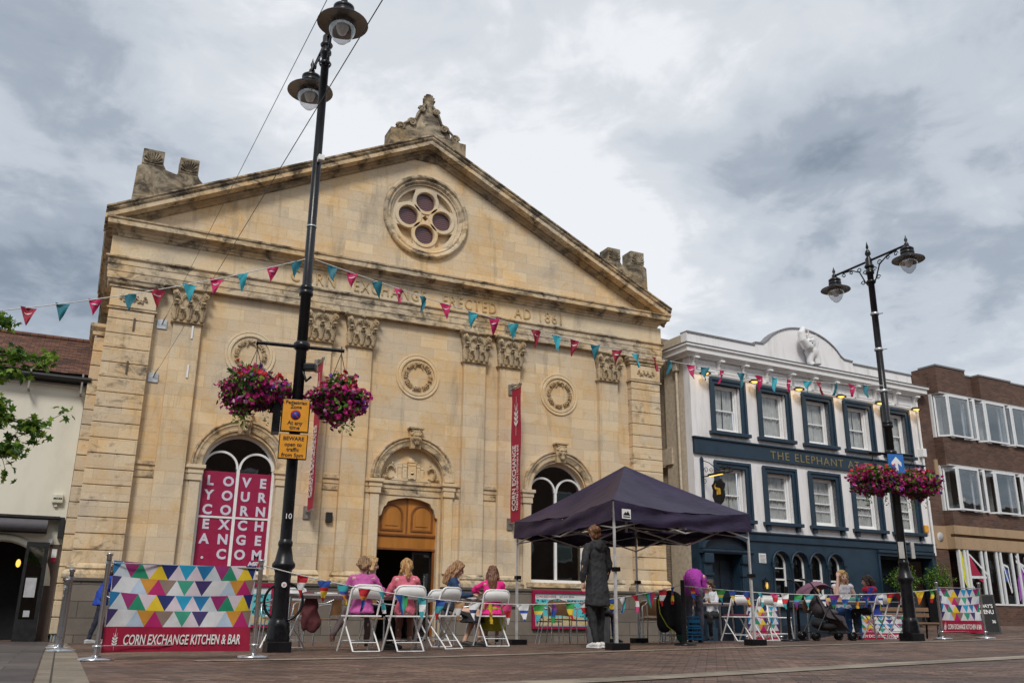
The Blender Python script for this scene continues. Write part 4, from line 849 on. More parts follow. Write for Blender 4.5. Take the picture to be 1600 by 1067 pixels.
# ================================================================ brown brick building
def brown():
    B = thing('brick_building', 'brown brick building with rows of zigzag white framed windows and a stepped parapet', 'building', (16.44, 21.6, 0), .0507)
    BR = brick('brown_brick', (.085, .042, .028), (.15, .075, .05), (.11, .09, .075)); CON = NT('aggregate_band'); CON.b.inputs['Roughness'].default_value = .9
    cc = CON.mix(CON.ramp(CON.noise(1.4, 6, .7, .2, CON.scaled(CON.o, (1.5, 1.5, .6))), [(.5, 0.0), (.75, .6)]), (.40, .28, .17), (.15, .11, .08)); CON.col(CON.mix(.6, cc, CON.ramp(CON.noise(60, 2, .6), [(.3, .7), (.7, 1.25)]), 'MULTIPLY')); CON.bump(CON.noise(60, 2), .4, .006); CON = CON.m
    a, e = 10.47, 25.0
    MB().box(a, 11.22, 0, .3, -.3, 9.05).build('wall', BR, B); MB().box(a, e, .6, 9, -.3, 8.9).build('wall', BR, B); MB().box(11.22, e, -.02, .6, 8.42, 8.6).build('wall', BR, B)
    k = 0; x = 11.22
    for w, y, z in ((1.68, -.42, 9.42), (.80, -.10, 9.36), (1.95, -.42, 9.36), (1.7, -.20, 9.40), (1.95, -.42, 9.36), (1.7, -.2, 9.4), (1.95, -.42, 9.36), (2.2, -.2, 9.4)):
        m = MB().box(x+.003, x+w-.003, y, .6, 8.44, z).build('parapet', BR, B); MB().box(x-.01, x+w+.01, y-.03, .3, z, z+.06).build('coping', M('lead_coping'), m); x += w
    MB().box(11.22, e, -.36, .6, 5.80, 6.80).build('spandrel', BR, B); MB().box(11.22, e, -.36, .6, 3.66, 4.18).build('spandrel', BR, B); MB().box(11.03, 11.20, -.05, -.003, 5.45, 6.0).build('stone_block', CON, B)
    MB().sweep([(a, -.02, 0), (11.15, -.02, 0)], [(-.1, 2.86), (.03, 2.86), (.03, 3.64), (-.1, 3.64)]).build('stone_band', CON, B)
    m = MB(); m.box(11.15, e, -.38, .5, 3.36, 3.655); m.box(11.15, e, -.20, .5, 3.26, 3.36); m.box(11.15, e, -.36, .5, 2.86, 3.26); m.build('stone_band', CON, B)
    MB().box(a, 11.2, -.02, .4, -.3, 2.86).build('pier', BR, B); MB().box(11.2, e, -.30, .5, -.3, 1.02).build('stall_wall', BR, B)
    fr = M('white_aluminium', (.72, .74, .75), .35, var=.03); gl = glass('sky_glass', see=.86, gmin=.13)
    for z0, z1, nm in ((6.83, 8.38, 0), (4.20, 5.74, 1)):
        pts = []; x = 11.30; y0, y1 = -.12, -.46
        seq = [(.0, y0), (.32, y1), (1.50, y1), (1.52, y0+.02), (1.84, y1), (2.16, y0), (2.45, y1), (3.65, y1), (3.68, y0), (4.05, y1), (5.2, y1), (5.25, y0), (5.6, y1), (5.95, y0), (6.3, y1), (7.4, y1), (7.45, y0), (7.8, y1), (9, y1), (9.05, y0), (9.4, y1), (9.75, y0), (10.1, y1), (11.3, y1), (11.4, y0), (12, y1), (13.3, y1)]
        MB().box(11.25, e, -.44, .5, z1+.004, z1+.06).build('window_head', M('grey_metal'), B)
        for i in range(len(seq)-1):
            (xa, ya), (xb, yb) = seq[i], seq[i+1]
            if xb-xa < .06: continue
            p = Vector((x+xa, ya, 0)); q = Vector((x+xb, yb, 0)); d = (q-p).normalized(); n = Vector((-d.y, d.x, 0)); L_ = (q-p).length
            tm = Matrix((( d.x, n.x, 0, p.x), (d.y, n.y, 0, p.y), (0, 0, 1, 0), (0, 0, 0, 1))); dz = -.0 if i % 3 else .01
            f = MB().poly([[(0, z0), (L_, z0), (L_, z1-dz), (0, z1-dz)], [(.06, z0+.06), (L_-.06, z0+.06), (L_-.06, z1-.08), (.06, z1-.08)]], -.03, .05).xf(tm).build('window_frame', fr, B)
            MB().box(.05, L_-.05, .008, .014, z0+.045, z1-.055).xf(tm).build('window_pane', gl, f)
            if L_ > .8:
                cm = MB(); wavy(cm, p.x+.1, p.x+.1+L_*(.35 if i % 2 else .5), .2, z0+.02, z1, .02, 40, 24); wavy(cm, q.x-.3, q.x-.08, .2, z0+.02, z1, .02, 40, 12); cm.build('curtain', CURT, f)
    MB().box(11.2, 11.29, -.10, .6, 4.19, 5.79).build('window_cheek', fr, B); MB().box(11.2, 11.29, -.10, .6, 6.81, 8.41).build('window_cheek', fr, B)
    MB().box(11.25, e, .55, .6, 4.1, 8.5).build('room', M('room_wall', (.05, .055, .06), .8), B)
    v = MB().lathe([(.05, 4.26), (.07, 4.30), (.05, 4.42), (.04, 4.5)], 12, (12.05, -.2, 0)).build('vase', WHITE, B)
    fl = MB(); 
    for _ in range(26): a_ = rnd.random()*6.28; q = rnd.random()**.5; fl.ball((12.05+.13*q*math.cos(a_), -.2+.1*q*math.sin(a_), 4.58+rnd.uniform(-.07, .09)), .035, 6)
    fl.build('flowers', M('pale_yellow', (.65, .58, .22), .6), v)
    # shop window with coloured vinyl shapes
    s0, s1, z0, z1 = 11.32, 22, 1.06, 2.84; xs = [11.34, 11.62, 11.78, 12.55, 12.80, 13.40, 13.62, 14.25, 14.62, 15.5, 15.75, 16.6, 17.4, 17.6, 18.6, 19.6, 20.6, 21.6]
    f = MB().box(s0-.04, s1, -.33, -.24, z0-.06, z0).box(s0-.04, s1, -.33, -.24, z1, z1+.015)
    for i, x in enumerate(xs): f.box(x-.045, x+.045, -.335, -.235, z0, z1)
    wf = f.build('shop_window_frame', fr, B); MB().box(s0, s1, -.285, -.28, z0, z1).build('shop_pane', glass('shop_glass', see=.6, gmin=.05), wf)
    MB().box(s0, s1, .7, .75, .9, 2.9).build('shop_back', M('shop_back', (.035, .032, .036), .8), B)
    for a_, b_ in ((11.85, 12.5), (12.9, 13.35), (13.7, 14.2), (14.7, 15.4)): MB().box(a_, b_, -.1, -.09, 2.28, z1).build('shop_blind', M('blind_grey', (.22, .21, .20), .8), B)
    VY = M('vinyl_yellow', (.70, .68, .03), .5); VR = M('vinyl_red', (.36, .008, .05), .5); VP = M('vinyl_purple', (.30, .09, .40), .5); VB = M('vinyl_blue', (.05, .12, .42), .5); VW = M('vinyl_white', (.72, .74, .78), .5)
    def vin(p, m, y=-.292): MB().poly([p], y, y+.003).build('vinyl_shape', m, wf)
    vin([(11.40, z1-.02), (11.50, z1-.05), (11.56, 2.5), (11.56, 1.6), (11.48, 1.75), (11.40, 2.2)], VY); vin([(11.66, 2.3), (11.73, 2.3), (11.73, 1.1), (11.68, 1.2)], VY)
    vin([(11.85, 2.75), (12.3, 2.15), (12.45, 1.98), (11.85, 1.98)], VR); vin([(11.85, 2.70), (11.92, 2.72), (12.9, 2.0), (12.86, 1.92)], VW, -.297); vin([(11.85, 1.88), (12.7, 1.90), (12.7, 1.98), (11.85, 1.97)], VW, -.301); vin([(12.2, 1.88), (12.5, 1.88), (12.5, 1.74)], VR)
    vin([(11.9, 1.65), (12.05, 1.5), (12.15, 1.3), (11.95, 1.2)], VW)
    vin([(13.75, 2.35), (13.95, 2.2), (13.95, 1.75), (13.78, 1.85)], VB); vin([(13.62, 2.65), (13.68, 2.65), (14.05, 1.45), (14.0, 1.42)], VW, -.297); vin([(13.7, 2.45), (14.0, 2.38), (14.0, 2.3), (13.7, 2.38)], VW, -.300); vin([(13.96, 2.35), (14.02, 2.35), (14.05, 1.45), (14.0, 1.45)], VW, -.303)
    vin([(14.4, 1.15), (14.46, 1.9), (14.75, 2.4), (15.0, 1.6)], VP); vin([(15.0, 2.7), (15.3, 2.8), (15.5, 2.0), (15.2, 1.5), (14.95, 2.0)], VP); vin([(14.5, 2.75), (14.6, 2.75), (15.5, 1.35), (15.42, 1.28)], VW, -.297); vin([(14.5, 2.6), (15.6, 2.2), (15.6, 2.1), (14.5, 2.5)], VW, -.300)
    vin([(16.2, 2.7), (16.8, 2.2), (16.4, 1.4)], VR); vin([(17.8, 2.6), (18.4, 2.2), (18.0, 1.3)], VY)
    MB().lathe([(.0, -.05), (.13, -.05), (.15, 0), (.15, .0)], 20, mat=T(10.80, -.05, 3.27) @ Matrix.Rotation(R(-90), 4, 'X')).build('bulkhead_lamp', M('grey_metal'), B)
    MB().lathe([(.0, .06), (.12, .05), (.14, 0)], 20, mat=T(15.72, -.38, 3.06) @ Matrix.Rotation(R(90), 4, 'X')).build('shop_logo_disc', M('sage_green', (.20, .42, .30), .5), B)
    return B
brown()

# ================================================================ cream building on the left
def left():
    Y = 22.62; B = thing('cream_building', 'cream rendered building with a red tiled roof and an arched shop doorway', 'building', (0, Y, 0))
    CR = NT('cream_wall'); CR.b.inputs['Roughness'].default_value = .85; CR.col(CR.mix(CR.ramp(CR.noise(1.0, 6, .65, .3, CR.scaled(CR.o, (1.5, 1.5, .5))), [(.5, 0.0), (.75, .4)]), (.70, .665, .56), (.47, .43, .34))); CR.bump(CR.noise(30, 4), .15, .005); CR = CR.m
    cx = -1.36; dr = archloop(cx, .93, -.4, 1.0, 16)
    MB().poly([[(-9, -.4), (cx-.93, -.4)] + [(cx-.93, 1.0)] + arc(cx, 1.0, .93, 0, 180, 18)[::-1][1:-1] + [(cx+.93, 1.0), (cx+.93, -.4), (-.18, -.4), (-.18, 5.62), (-9, 5.62)]], 0, .4).build('wall', CR, B)
    MB().box(-9, -.18, 1.5, 6, -.4, 5.5).build('back_wall', M('black_plastic'), B)
    pr = [(0, .935), (.05, .94), (.08, 1.0), (.05, 1.06), (.0, 1.08)]; vs = []
    for k in range(21):
        a = PI*k/20
        for o, q in pr: vs.append((cx+q*math.cos(a), -.003-o, 1.0+q*math.sin(a)))
    MB().add(vs, [(k*5+j, (k+1)*5+j, (k+1)*5+(j+1) % 5, k*5+(j+1) % 5) for k in range(20) for j in range(5)], 0, True).build('arch_moulding', CR, B)
    MB().box(cx-1.2, cx-.94, -.06, -.003, -.4, 1.02).build('arch_pier', CR, B)
    MB().poly([[(-.25, 5.60), (-.25, 5.68), (1.6, 6.90), (6.0, 5.6), (6.0, 5.4), (.3, 5.4)]], -9, -.0, axis='X').build('roof_boards', M('black_plastic'), B)
    # tiles: overlapping courses
    t = NT('clay_tile'); t.b.inputs['Roughness'].default_value = .85
    sp = t.N.new('ShaderNodeSeparateXYZ'); t.link(t.o, sp.inputs[0]); cb = t.N.new('ShaderNodeCombineXYZ'); t.link(sp.outputs[0], cb.inputs[0]); t.link(sp.outputs[1], cb.inputs[1])
    br = t.n('TexBrick', Scale=1.0, Mortar__Size=.006, Brick__Width=.17, Row__Height=.085); t.link(cb.outputs[0], br.inputs['Vector']); br.inputs['Color1'].default_value = (.085, .040, .030, 1); br.inputs['Color2'].default_value = (.19, .088, .055, 1); br.inputs['Mortar'].default_value = (.02, .015, .015, 1)
    t.col(t.mix(.7, br.outputs[0], t.ramp(t.noise(1.3, 6, .7, .3), [(.3, .5), (.7, 1.5)]), 'MULTIPLY')); t.bump(t.noise(20, 4), .5, .01)
    m = MB(); n = 34; zr = 5.72; ry, rz = 1.62, 6.98
    for k in range(n):
        y0 = -.30+(ry+.30)*k/n; z0 = zr+(rz-zr)*k/n; y1 = -.30+(ry+.30)*(k+1.25)/n; z1 = zr+(rz-zr)*(k+1.25)/n; nn = 30; vs = []
        for i in range(nn+1):
            x = -9+8.95*i/nn; w = .006*math.sin(i*3.1+k*1.7)+.02*math.sin(x*.8)
            vs += [(x, y0+w, z0+.018+w), (x, y1+w, z1+.004+w), (x, y0+w, z0-.012+w)]
        m.add(vs, [f for i in range(nn) for f in ((i*3, (i+1)*3, (i+1)*3+1, i*3+1), (i*3+2, (i+1)*3+2, (i+1)*3, i*3))])
    m.build('roof', t.m, B, fix=False)
    MB().tube([(-9, ry, rz+.03), (-.05, ry, rz+.03)], .06, 8).build('ridge', t.m, B)
    MB().tube([(-9, -.32, 5.62), (-.1, -.32, 5.58)], .055, 10).build('gutter', M('black_plastic'), B)
    for x in (-1.35, -.28, -2.6, -4): MB().box(x-.02, x+.02, -.33, -.27, 5.25, 5.72).box(x-.02, x+.02, -.30, -.003, 5.25, 5.29).build('gutter_bracket', M('bracket_metal'), B)
    MB().box(-9, -.19, -.04, -.003, 5.42, 5.46).build('string_line', CR, B)
    a_ = MB().bbox(-.52, -.30, -.11, -.003, 2.78, 2.98, .02).box(-.46, -.40, -.06, -.003, 2.70, 2.78).build('alarm_box', M('ivory_plastic', (.66, .64, .52), .4), B)
    MB().mesh(text('SECURE', .05, ext=.002, off=.002), T(-.41, -.114, 2.86) @ FACE).build('alarm_lettering', DARK, a_)
    MB().box(-9, -.52, -.22, -.003, 2.10, 2.42).box(-.30, -.20, -.22, -.003, 2.02, 2.46).box(-9, -.30, -.26, -.003, 2.42, 2.47).build('awning_box', M('black_plastic'), B)
    MB().tube([(-9, -.29, 2.25), (-.52, -.29, 2.25)], .13, 14).build('rolled_awning', M('grey_canvas', (.09, .085, .095), .7), B)
    MB().ball((-.42, -.10, 1.92), (.05, .05, .05), 10).box(-.46, -.38, -.1, -.003, 1.94, 2.0).build('security_camera', WHITE, B)
    MB().box(-.42, -.20, -.05, -.003, -.4, 1.88).build('brown_pier', M('brown_panel', (.07, .045, .036), .6, bump=.1), B)
    MB().box(-.36, -.26, -.06, -.052, 1.50, 1.78).build('notice', WHITE, B); MB().box(-.36, -.26, -.062, -.061, 1.50, 1.6).build('notice_print', M('vinyl_red'), B)
    for x in (-.11, -.05): MB().tube([(x, -.28, -.2), (x+.01, -.28, 1.08)], .018, 8).build('cable_pipe', M('pipe_blue', (.20, .27, .30), .5), B)
    # open glazed door leaf
    D_ = MB().poly([[(-.86, -.14), (-.42, -.14), (-.42, 1.90), (-.86, 1.90)], [(-.80, .30), (-.50, .30), (-.50, 1.80), (-.80, 1.80)]], -.34, -.28).box(-.80, -.50, -.33, -.29, -.12, .30).build('door_leaf', M('black_frame'), B)
    MB().box(-.80, -.50, -.312, -.306, .30, 1.80).build('door_pane', GLASSD, D_); MB().box(-.77, -.56, -.318, -.316, .75, 1.15).box(-.72, -.60, -.318, -.316, .35, .48).build('door_notice', M('paper', (.42, .42, .44), .7), D_)
    MB().box(-9, -.42, 1.3, 1.4, -.3, 2.3).build('shop_back', DARK, B); MB().ball((-1.0, .5, 1.48), (.05, .05, .09), 10).build('shop_lamp', M('lamp_glow'), B)
left()
def opposite():
    B = thing('brick_building', 'dark brick building with white sash windows facing the hall across the market place', 'building', (0, -9, 0))
    BRo = brick('facing_brick', (.11, .06, .04), (.16, .09, .06), (.12, .10, .085)); MB().box(-30, 95, -8, 0, -.5, 11.0).build('wall', BRo, B); k = 0
    for x in range(-28, 92, 3):
        for z in (1.2, 4.0, 6.8):
            w = MB().box(x, x+1.2, .0, .05, z, z+1.7).build('window_frame', WHITE, B); MB().box(x+.1, x+1.1, .052, .056, z+.1, z+.82).box(x+.1, x+1.1, .052, .056, z+.9, z+1.6).build('window_pane', M('pale_pane', (.30, .38, .36), .2), w)
opposite()

# ================================================================ street things
BLACK = M('cast_iron_black', (.007, .007, .009), .30, 0, var=.2, scale=4, bump=.08, spec=.35)
CHROME = M('brushed_chrome', (.56, .57, .59), .3, 1, var=.05)
def leafcards(mb, pts, size, mi, shape='leaf', lean=.8, rd=rnd, up=.3):
    for p in pts:
        n = Vector((rd.gauss(0, 1), rd.gauss(0, 1), rd.gauss(0, 1)+up)).normalized(); a = n.orthogonal().normalized(); a = Matrix.Rotation(rd.random()*6.28, 3, n) @ a; b = n.cross(a); s = size*rd.uniform(.7, 1.3)
        if shape == 'leaf': L_ = [(0, -.5, 0), (.28, -.1, .08), (.2, .3, .04), (0, .6, -.08), (-.2, .3, .04), (-.28, -.1, .08)]; F_ = [(0, 1, 2, 3), (0, 3, 4, 5)]
        elif shape == 'maple': L_ = [(0, -.5, 0), (.18, -.18, .03), (.5, -.15, -.05), (.28, .1, .02), (.42, .42, -.08), (.13, .3, .03), (0, .62, -.1), (-.13, .3, .03), (-.42, .42, -.08), (-.28, .1, .02), (-.5, -.15, -.05), (-.18, -.18, .03)]; F_ = [(0, 1, 2, 3, 4, 5, 6), (0, 6, 7, 8, 9, 10, 11)]
        else: L_ = [(0, 0, -.12)] + [((.5 if k % 2 == 0 else .34)*math.cos(k*PI/5), (.5 if k % 2 == 0 else .34)*math.sin(k*PI/5), .10) for k in range(10)]; F_ = [(0, 1+k, 1+(k+1) % 10) for k in range(10)]
        mb.add([Vector(p)+(a*x+b*y+n*z)*s for x, y, z in L_], F_, mi() if callable(mi) else mi, shape == 'flower')
def leafmat(name, c, tr=.25):
    if name in MATS: return MATS[name]
    t = NT(name); t.b.inputs['Roughness'].default_value = .5; t.b.inputs['Specular IOR Level'].default_value = .3; t.col(t.ramp(t.noise(7, 3), [(.3, tuple(x*.6 for x in c)), (.7, tuple(x*1.25 for x in c))]))
    out = t.N['Material Output']; ts = t.n('BsdfTranslucent'); ts.inputs[0].default_value = (*[min(1, x*1.4) for x in c], 1); mx = t.n('MixShader'); mx.inputs[0].default_value = tr
    t.link(t.b.outputs[0], mx.inputs[1]); t.link(ts.outputs[0], mx.inputs[2]); t.link(mx.outputs[0], out.inputs[0]); MATS[name] = t.m; return t.m
LEAFS = [leafmat('leaf_dark', (.035, .09, .014)), leafmat('leaf_mid', (.09, .19, .025)), leafmat('leaf_light', (.22, .34, .045))]
FLW = [leafmat('petal_magenta', (.42, .010, .16), .15), leafmat('petal_deep', (.20, .006, .10), .15), leafmat('petal_pink', (.62, .10, .22), .15), leafmat('petal_red', (.55, .02, .03), .15), leafmat('petal_violet', (.16, .04, .34), .15), leafmat('petal_pale', (.60, .35, .50), .15)]
def basket(loc, r, h, hang, label, seed):
    rd = random.Random(seed); B = thing('hanging_basket', label, 'flower basket', loc, 0, 'flower baskets hanging from the lamp posts')
    MB().lathe([(0, -.24), (.12, -.22), (.20, -.12), (.24, 0), (.23, .01), (.1, 0)], 16).build('basket_bowl', M('dark_liner', (.02, .018, .012), .9), B)
    ch = MB()
    for k in range(3): a = k*2.09+.4; ch.tube([(.23*math.cos(a), .23*math.sin(a), .0), (0, 0, hang-.10)], .005, 5)
    ch.tube([(0, 0, hang-.1), (0, 0, hang)], .008, 6); ch.build('chain', BLACK, B)
    def surf(t=1.0):
        while True:
            v = Vector((rd.gauss(0, 1), rd.gauss(0, 1), rd.gauss(0, 1))).normalized()
            if v.z > -.97: break
        q = rd.uniform(.72, 1.04)*t; lump = 1+.16*math.sin(v.x*5+seed)+.14*math.cos(v.y*6+seed*2)+.1*math.sin(v.z*9)
        drop = 1.12 if v.z < 0 and rd.random() < .3 else 1.0
        return Vector((v.x*r*q*lump, v.y*r*q*lump, v.z*h*q*lump*drop))
    f = MB(); leafcards(f, [surf(.96) for _ in range(1100)], .075, lambda: rd.choice((0, 0, 1, 1, 2)), rd=rd); leafcards(f, [surf(.7) for _ in range(500)], .09, 0, rd=rd)
    for k in range(6):
        a = rd.random()*6.28; x, y = .5*r*math.cos(a), .5*r*math.sin(a); leafcards(f, [Vector((x+rd.gauss(0, .03), y+rd.gauss(0, .03), -h*.8-.03*j)) for j in range(9)], .05, lambda: rd.choice((1, 2)), rd=rd)
    f.build('foliage', LEAFS, B, fix=False)
    for i, (m, n_, nm) in enumerate(((0, 340, 'magenta_flowers'), (1, 150, 'purple_flowers'), (2, 130, 'pink_flowers'), (3, 75, 'red_flowers'), (4, 80, 'violet_flowers'), (5, 45, 'pale_flowers'))):
        f = MB(); pts = []
        while len(pts) < n_:
            p = surf(1.06); keep = {0: p.z < h*.5, 1: p.z < h*.2, 2: p.z > -.1*h or rd.random() < .2, 3: p.z > .25*h, 4: p.x > .15*r or rd.random() < .15, 5: rd.random() < .7}[m]
            if keep: pts.append(p)
        leafcards(f, pts, .072, 0, 'flower', rd=rd, up=.2); f.build(nm, FLW[m], B, fix=False, kind='stuff')
    return B
def lamp(loc, top, arm, hs, label, barz, barl, bara):
    x, y = loc; B = thing('street_lamp', label, 'street lamp', (x, y, g(x, y)), 0, 'black twin headed lamp posts')
    m = MB(); m.bbox(-.155, .155, -.155, .155, -.05, .13, .012); m.lathe([(.15, .13), (.155, .17), (.145, .21), (.15, .25), (.135, .30), (.14, .34), (.115, .38), (.11, .42), (.105, .9), (.11, .94), (.105, .98), (.115, 1.02), (.15, 1.06), (.15, 1.10), (.12, 1.14), (.085, 1.32), (.095, 1.34), (.095, 1.38), (.075, 1.42)], 24); m.build('pedestal', BLACK, B)
    m = MB(); m.lathe([(.078, 1.40), (.075, 4.9*top/9.4), (.10, 4.92*top/9.4), (.10, 4.97*top/9.4), (.088, 4.99*top/9.4), (.10, 5.01*top/9.4), (.10, 5.05*top/9.4), (.068, 5.08*top/9.4), (.062, top-.4), (.085, top-.38), (.085, top-.34), (.07, top-.32), (.068, top-.06), (.03, top), (.06, top+.05), (.05, top+.11), (.015, top+.16), (.03, top+.20), (.0, top+.34)], 20); m.build('post', BLACK, B)
    m = MB(); z = top-.10
    m.tube([(0, -arm, z), (0, arm, z)], .024, 8)
    for s_ in (-1, 1):
        m.tube([(0, s_*.07, z-.52), (0, s_*.14, z-.42), (0, s_*.26, z-.16), (0, s_*.46, z-.05), (0, s_*arm*.75, z-.02)], .014, 6)
        for cy, cz, r in ((.20, z-.42, .055), (.26, z-.12, .06), (.12, z-.22, .055), (arm*.72, z-.09, .055), (.48, z-.10, .045)): m.tube([(0, s_*(cy+r*(1-i/15)*math.cos(i*.6)), cz+r*(1-i/15)*math.sin(i*.6)) for i in range(12)], .010, 5)
    for cz in (z-.12, z-.46): m.lathe([(.085, cz-.03), (.10, cz), (.085, cz+.03)], 14)
    m.build('arm', BLACK, B)
    GREYU = M('reflector_grey', (.20, .19, .18), .35, .5); BOWL = glass('lamp_bowl', see=.86, gmin=.20)
    for s_ in (-1, 1):
        h = MB(); k = hs; yc = s_*arm; zc = z-.03
        h.lathe([(.0, zc+.30*k), (.015, zc+.22*k), (.035, zc+.16*k), (.02, zc+.10*k), (.05, zc+.05*k), (.05, zc), (.13*k, zc-.05*k), (.155*k, zc-.07*k), (.155*k, zc-.11*k), (.13*k, zc-.13*k), (.16*k, zc-.15*k), (.16*k, zc-.20*k), (.14*k, zc-.22*k), (.22*k, zc-.27*k), (.37*k, zc-.34*k), (.375*k, zc-.36*k)], 28, (0, yc, 0))
        hd = h.build('lamp_head', BLACK, B); MB().lathe([(.37*k, zc-.36*k), (.22*k, zc-.335*k), (.17*k, zc-.33*k), (.15*k, zc-.22*k), (.0, zc-.2*k)], 28, (0, yc, 0)).build('reflector', GREYU, hd)
        MB().lathe([(.20*k, zc-.33*k), (.21*k, zc-.39*k), (.195*k, zc-.48*k), (.14*k, zc-.60*k), (.06*k, zc-.68*k), (.02*k, zc-.70*k), (0, zc-.70*k)], 28, (0, yc, 0)).build('glass_bowl', BOWL, hd)
        MB().lathe([(.0, zc-.26*k), (.07*k, zc-.28*k), (.095*k, zc-.42*k), (.06*k, zc-.52*k), (0, zc-.55*k)], 14, (0, yc, 0)).build('bulb', M('pale_bulb', (.85, .83, .76), .3), hd)
    d = Vector((math.cos(bara), math.sin(bara), 0)); MB().tube([d*-barl+Vector((0, 0, barz)), d*barl+Vector((0, 0, barz-.03))], .026, 10).tube([d*-barl+Vector((0, 0, barz)), d*(-barl-.02)+Vector((0, 0, barz))], .036, 10).lathe([(.08, barz-.07), (.115, barz-.04), (.115, barz+.03), (.08, barz+.06)], 16).build('basket_bar', BLACK, B)
    return B
L1 = lamp((2.568, 12.263), 9.30, 1.0, 1.0, 'tall black twin headed lamp post with yellow parking signs, beside the patterned barrier', 4.11, .60, -.21)
L2 = lamp((13.98, 12.215), 7.50, .95, .82, 'black twin headed lamp post with a blue arrow sign in front of the pub', 3.42, .44, -.35)
b1 = Vector((2.568, 12.263, 0)); dd = Vector((math.cos(-.21), math.sin(-.21), 0)); gz1 = g(2.568, 12.263)
basket(b1-dd*.60+Vector((0, 0, 3.40)), .47, .31, .72, 'lush basket of magenta and violet petunias left of the near lamp post', 3)
basket(b1+dd*.56+Vector((0, 0, 3.36)), .40, .30, .78, 'basket of magenta and red petunias right of the near lamp post', 8)
b2 = Vector((13.98, 12.215, g(13.98, 12.215))); d2 = Vector((math.cos(-.35), math.sin(-.35), 0))
basket(b2-d2*.42+Vector((0, -.05, 2.88)), .38, .27, .52, 'basket of pink and magenta flowers left of the far lamp post', 5)
basket(b2+d2*.42+Vector((0, 0, 2.83)), .36, .26, .56, 'basket of violet and magenta flowers right of the far lamp post', 12)
def lamp_bits():
    AMB = M('sign_amber', (.72, .30, .012), .45, var=.06); INK = M('sign_ink', (.012, .010, .010), .6); BL = M('sign_blue', (.02, .05, .32), .4); RD = M('sign_red', (.40, .015, .02), .4)
    B = thing('parking_sign', 'yellow sign reading Pedestrian Zone At any time, on the near lamp post', 'sign', (2.53, 12.13, 2.83), -.16)
    MB().bbox(-.19, .19, -.05, .0, 0, .46, .012).build('backing_box', BLACK, B); MB().bbox(-.175, .175, -.062, -.05, .012, .448, .004).build('face', AMB, B)
    MB().box(-.30, -.195, .0, .25, .0, .46).build('side_sign', BLACK, B)
    for s_, z, k in (('Pedestrian', .385, .068), ('Zone', .325, .068), ('At any', .10, .075), ('time', .035, .075)): MB().mesh(text(s_, k, ext=.001, off=.0015), T(0, -.0645, z) @ FACE).build('sign_text', INK, B)
    rm = T(0, -.0625, .235) @ Matrix.Rotation(R(90), 4, 'X'); MB().lathe([(0, 0), (.068, 0), (.068, .003), (0, .003)], 24, mat=rm).build('roundel_ring', RD, B); MB().lathe([(0, .0035), (.050, .0035), (.050, .005), (0, .005)], 24, mat=rm).build('roundel', BL, B)
    MB().bar((-.036, -.0685, .271), (.036, -.0685, .199), .012, .002, up=(0, 1, 0)).build('roundel_bar', RD, B)
    B = thing('warning_sign', 'yellow sign reading BEWARE open to traffic from 5pm, on the near lamp post', 'sign', (2.53, 12.13, 2.46), -.16)
    MB().bbox(-.19, .19, -.05, .0, 0, .345, .012).build('backing_box', BLACK, B); MB().bbox(-.178, .178, -.062, -.05, .01, .335, .004).build('face', AMB, B)
    for s_, z, k in (('BEWARE', .255, .072), ('open to', .175, .072), ('traffic', .105, .072), ('from 5pm', .03, .072)): MB().mesh(text(s_, k, ext=.001, off=.0015), T(0, -.0645, z) @ FACE).build('sign_text', INK, B)
    B = thing('floodlight', 'small black floodlight clamped to the near lamp post under the basket bar', 'floodlight', (2.66, 12.10, 3.72), -.5)
    MB().bbox(-.05, .11, -.12, .02, -.02, .08, .02).build('housing', BLACK, B); MB().tube([(-.08, 0, -.02), (-.02, -.02, -.16), (.05, -.04, -.10)], .018, 8).build('bracket', BLACK, B)
    B = thing('blue_sign', 'blue square sign with a white arrow on the far lamp post', 'sign', (13.95, 12.10, b2.z+3.02), -.3)
    MB().bbox(-.16, .16, -.02, .0, .0, .36, .006).build('face', M('sign_mid_blue', (.03, .16, .50), .4), B); MB().poly([[(-.028, .04), (.028, .04), (.028, .19), (.10, .12), (.10, .20), (0, .31), (-.10, .20), (-.10, .12), (-.028, .19)]], -.026, -.021).build('arrow', WHITE, B)
    B = thing('notice_board', 'white notice tied to the pedestal of the far lamp post', 'sign', (13.90, 12.06, b2.z+1.44), -.5)
    MB().box(-.13, -.03, -.01, .0, 0, .30).build('notice', M('weathered_card', (.42, .41, .40), .7), B); MB().box(.10, .16, -.01, .04, 0, .30).build('notice', M('weathered_card'), B)
    B = tag(MB().tube([(2.60+.24*math.cos(a*PI/18), 12.24-.05*math.cos(a*PI/18), .62+.24*math.sin(a*PI/18)) for a in range(36)], .018, 8, closed=True).build('cycle_hoop', BLACK), 'black metal hoop fixed around the pedestal of the near lamp post', 'cycle hoop')
    B = thing('sticker', 'round white and red sticker on the near lamp pedestal', 'sticker', (2.565, 12.13, .83)); MB().lathe([(0, 0), (.035, 0)], 16, mat=T(0, -.005, 0) @ Matrix.Rotation(R(90), 4, 'X')).build('sticker_face', WHITE, B, fix=False); MB().mesh(text('SF', .04, ext=.001), T(0, -.012, -.015) @ FACE).build('sticker_print', M('vinyl_red'), B)
    B = tag(MB().mesh(text('10', .10, ext=.002, space=1.0), T(2.555, 12.163, 1.68) @ FACE).build('post_number', WHITE), 'white painted number 10 on the near lamp post', 'number')
    B = thing('sensor', 'small white sensor box high on the near lamp post', 'sensor', (2.59, 12.16, 7.02)); MB().bbox(-.04, .05, -.08, .03, -.04, .05, .01).build('housing', WHITE, B); MB().tube([(0, 0, -.04), (-.02, .02, -.3)], .008, 6).build('cable', BLACK, B)
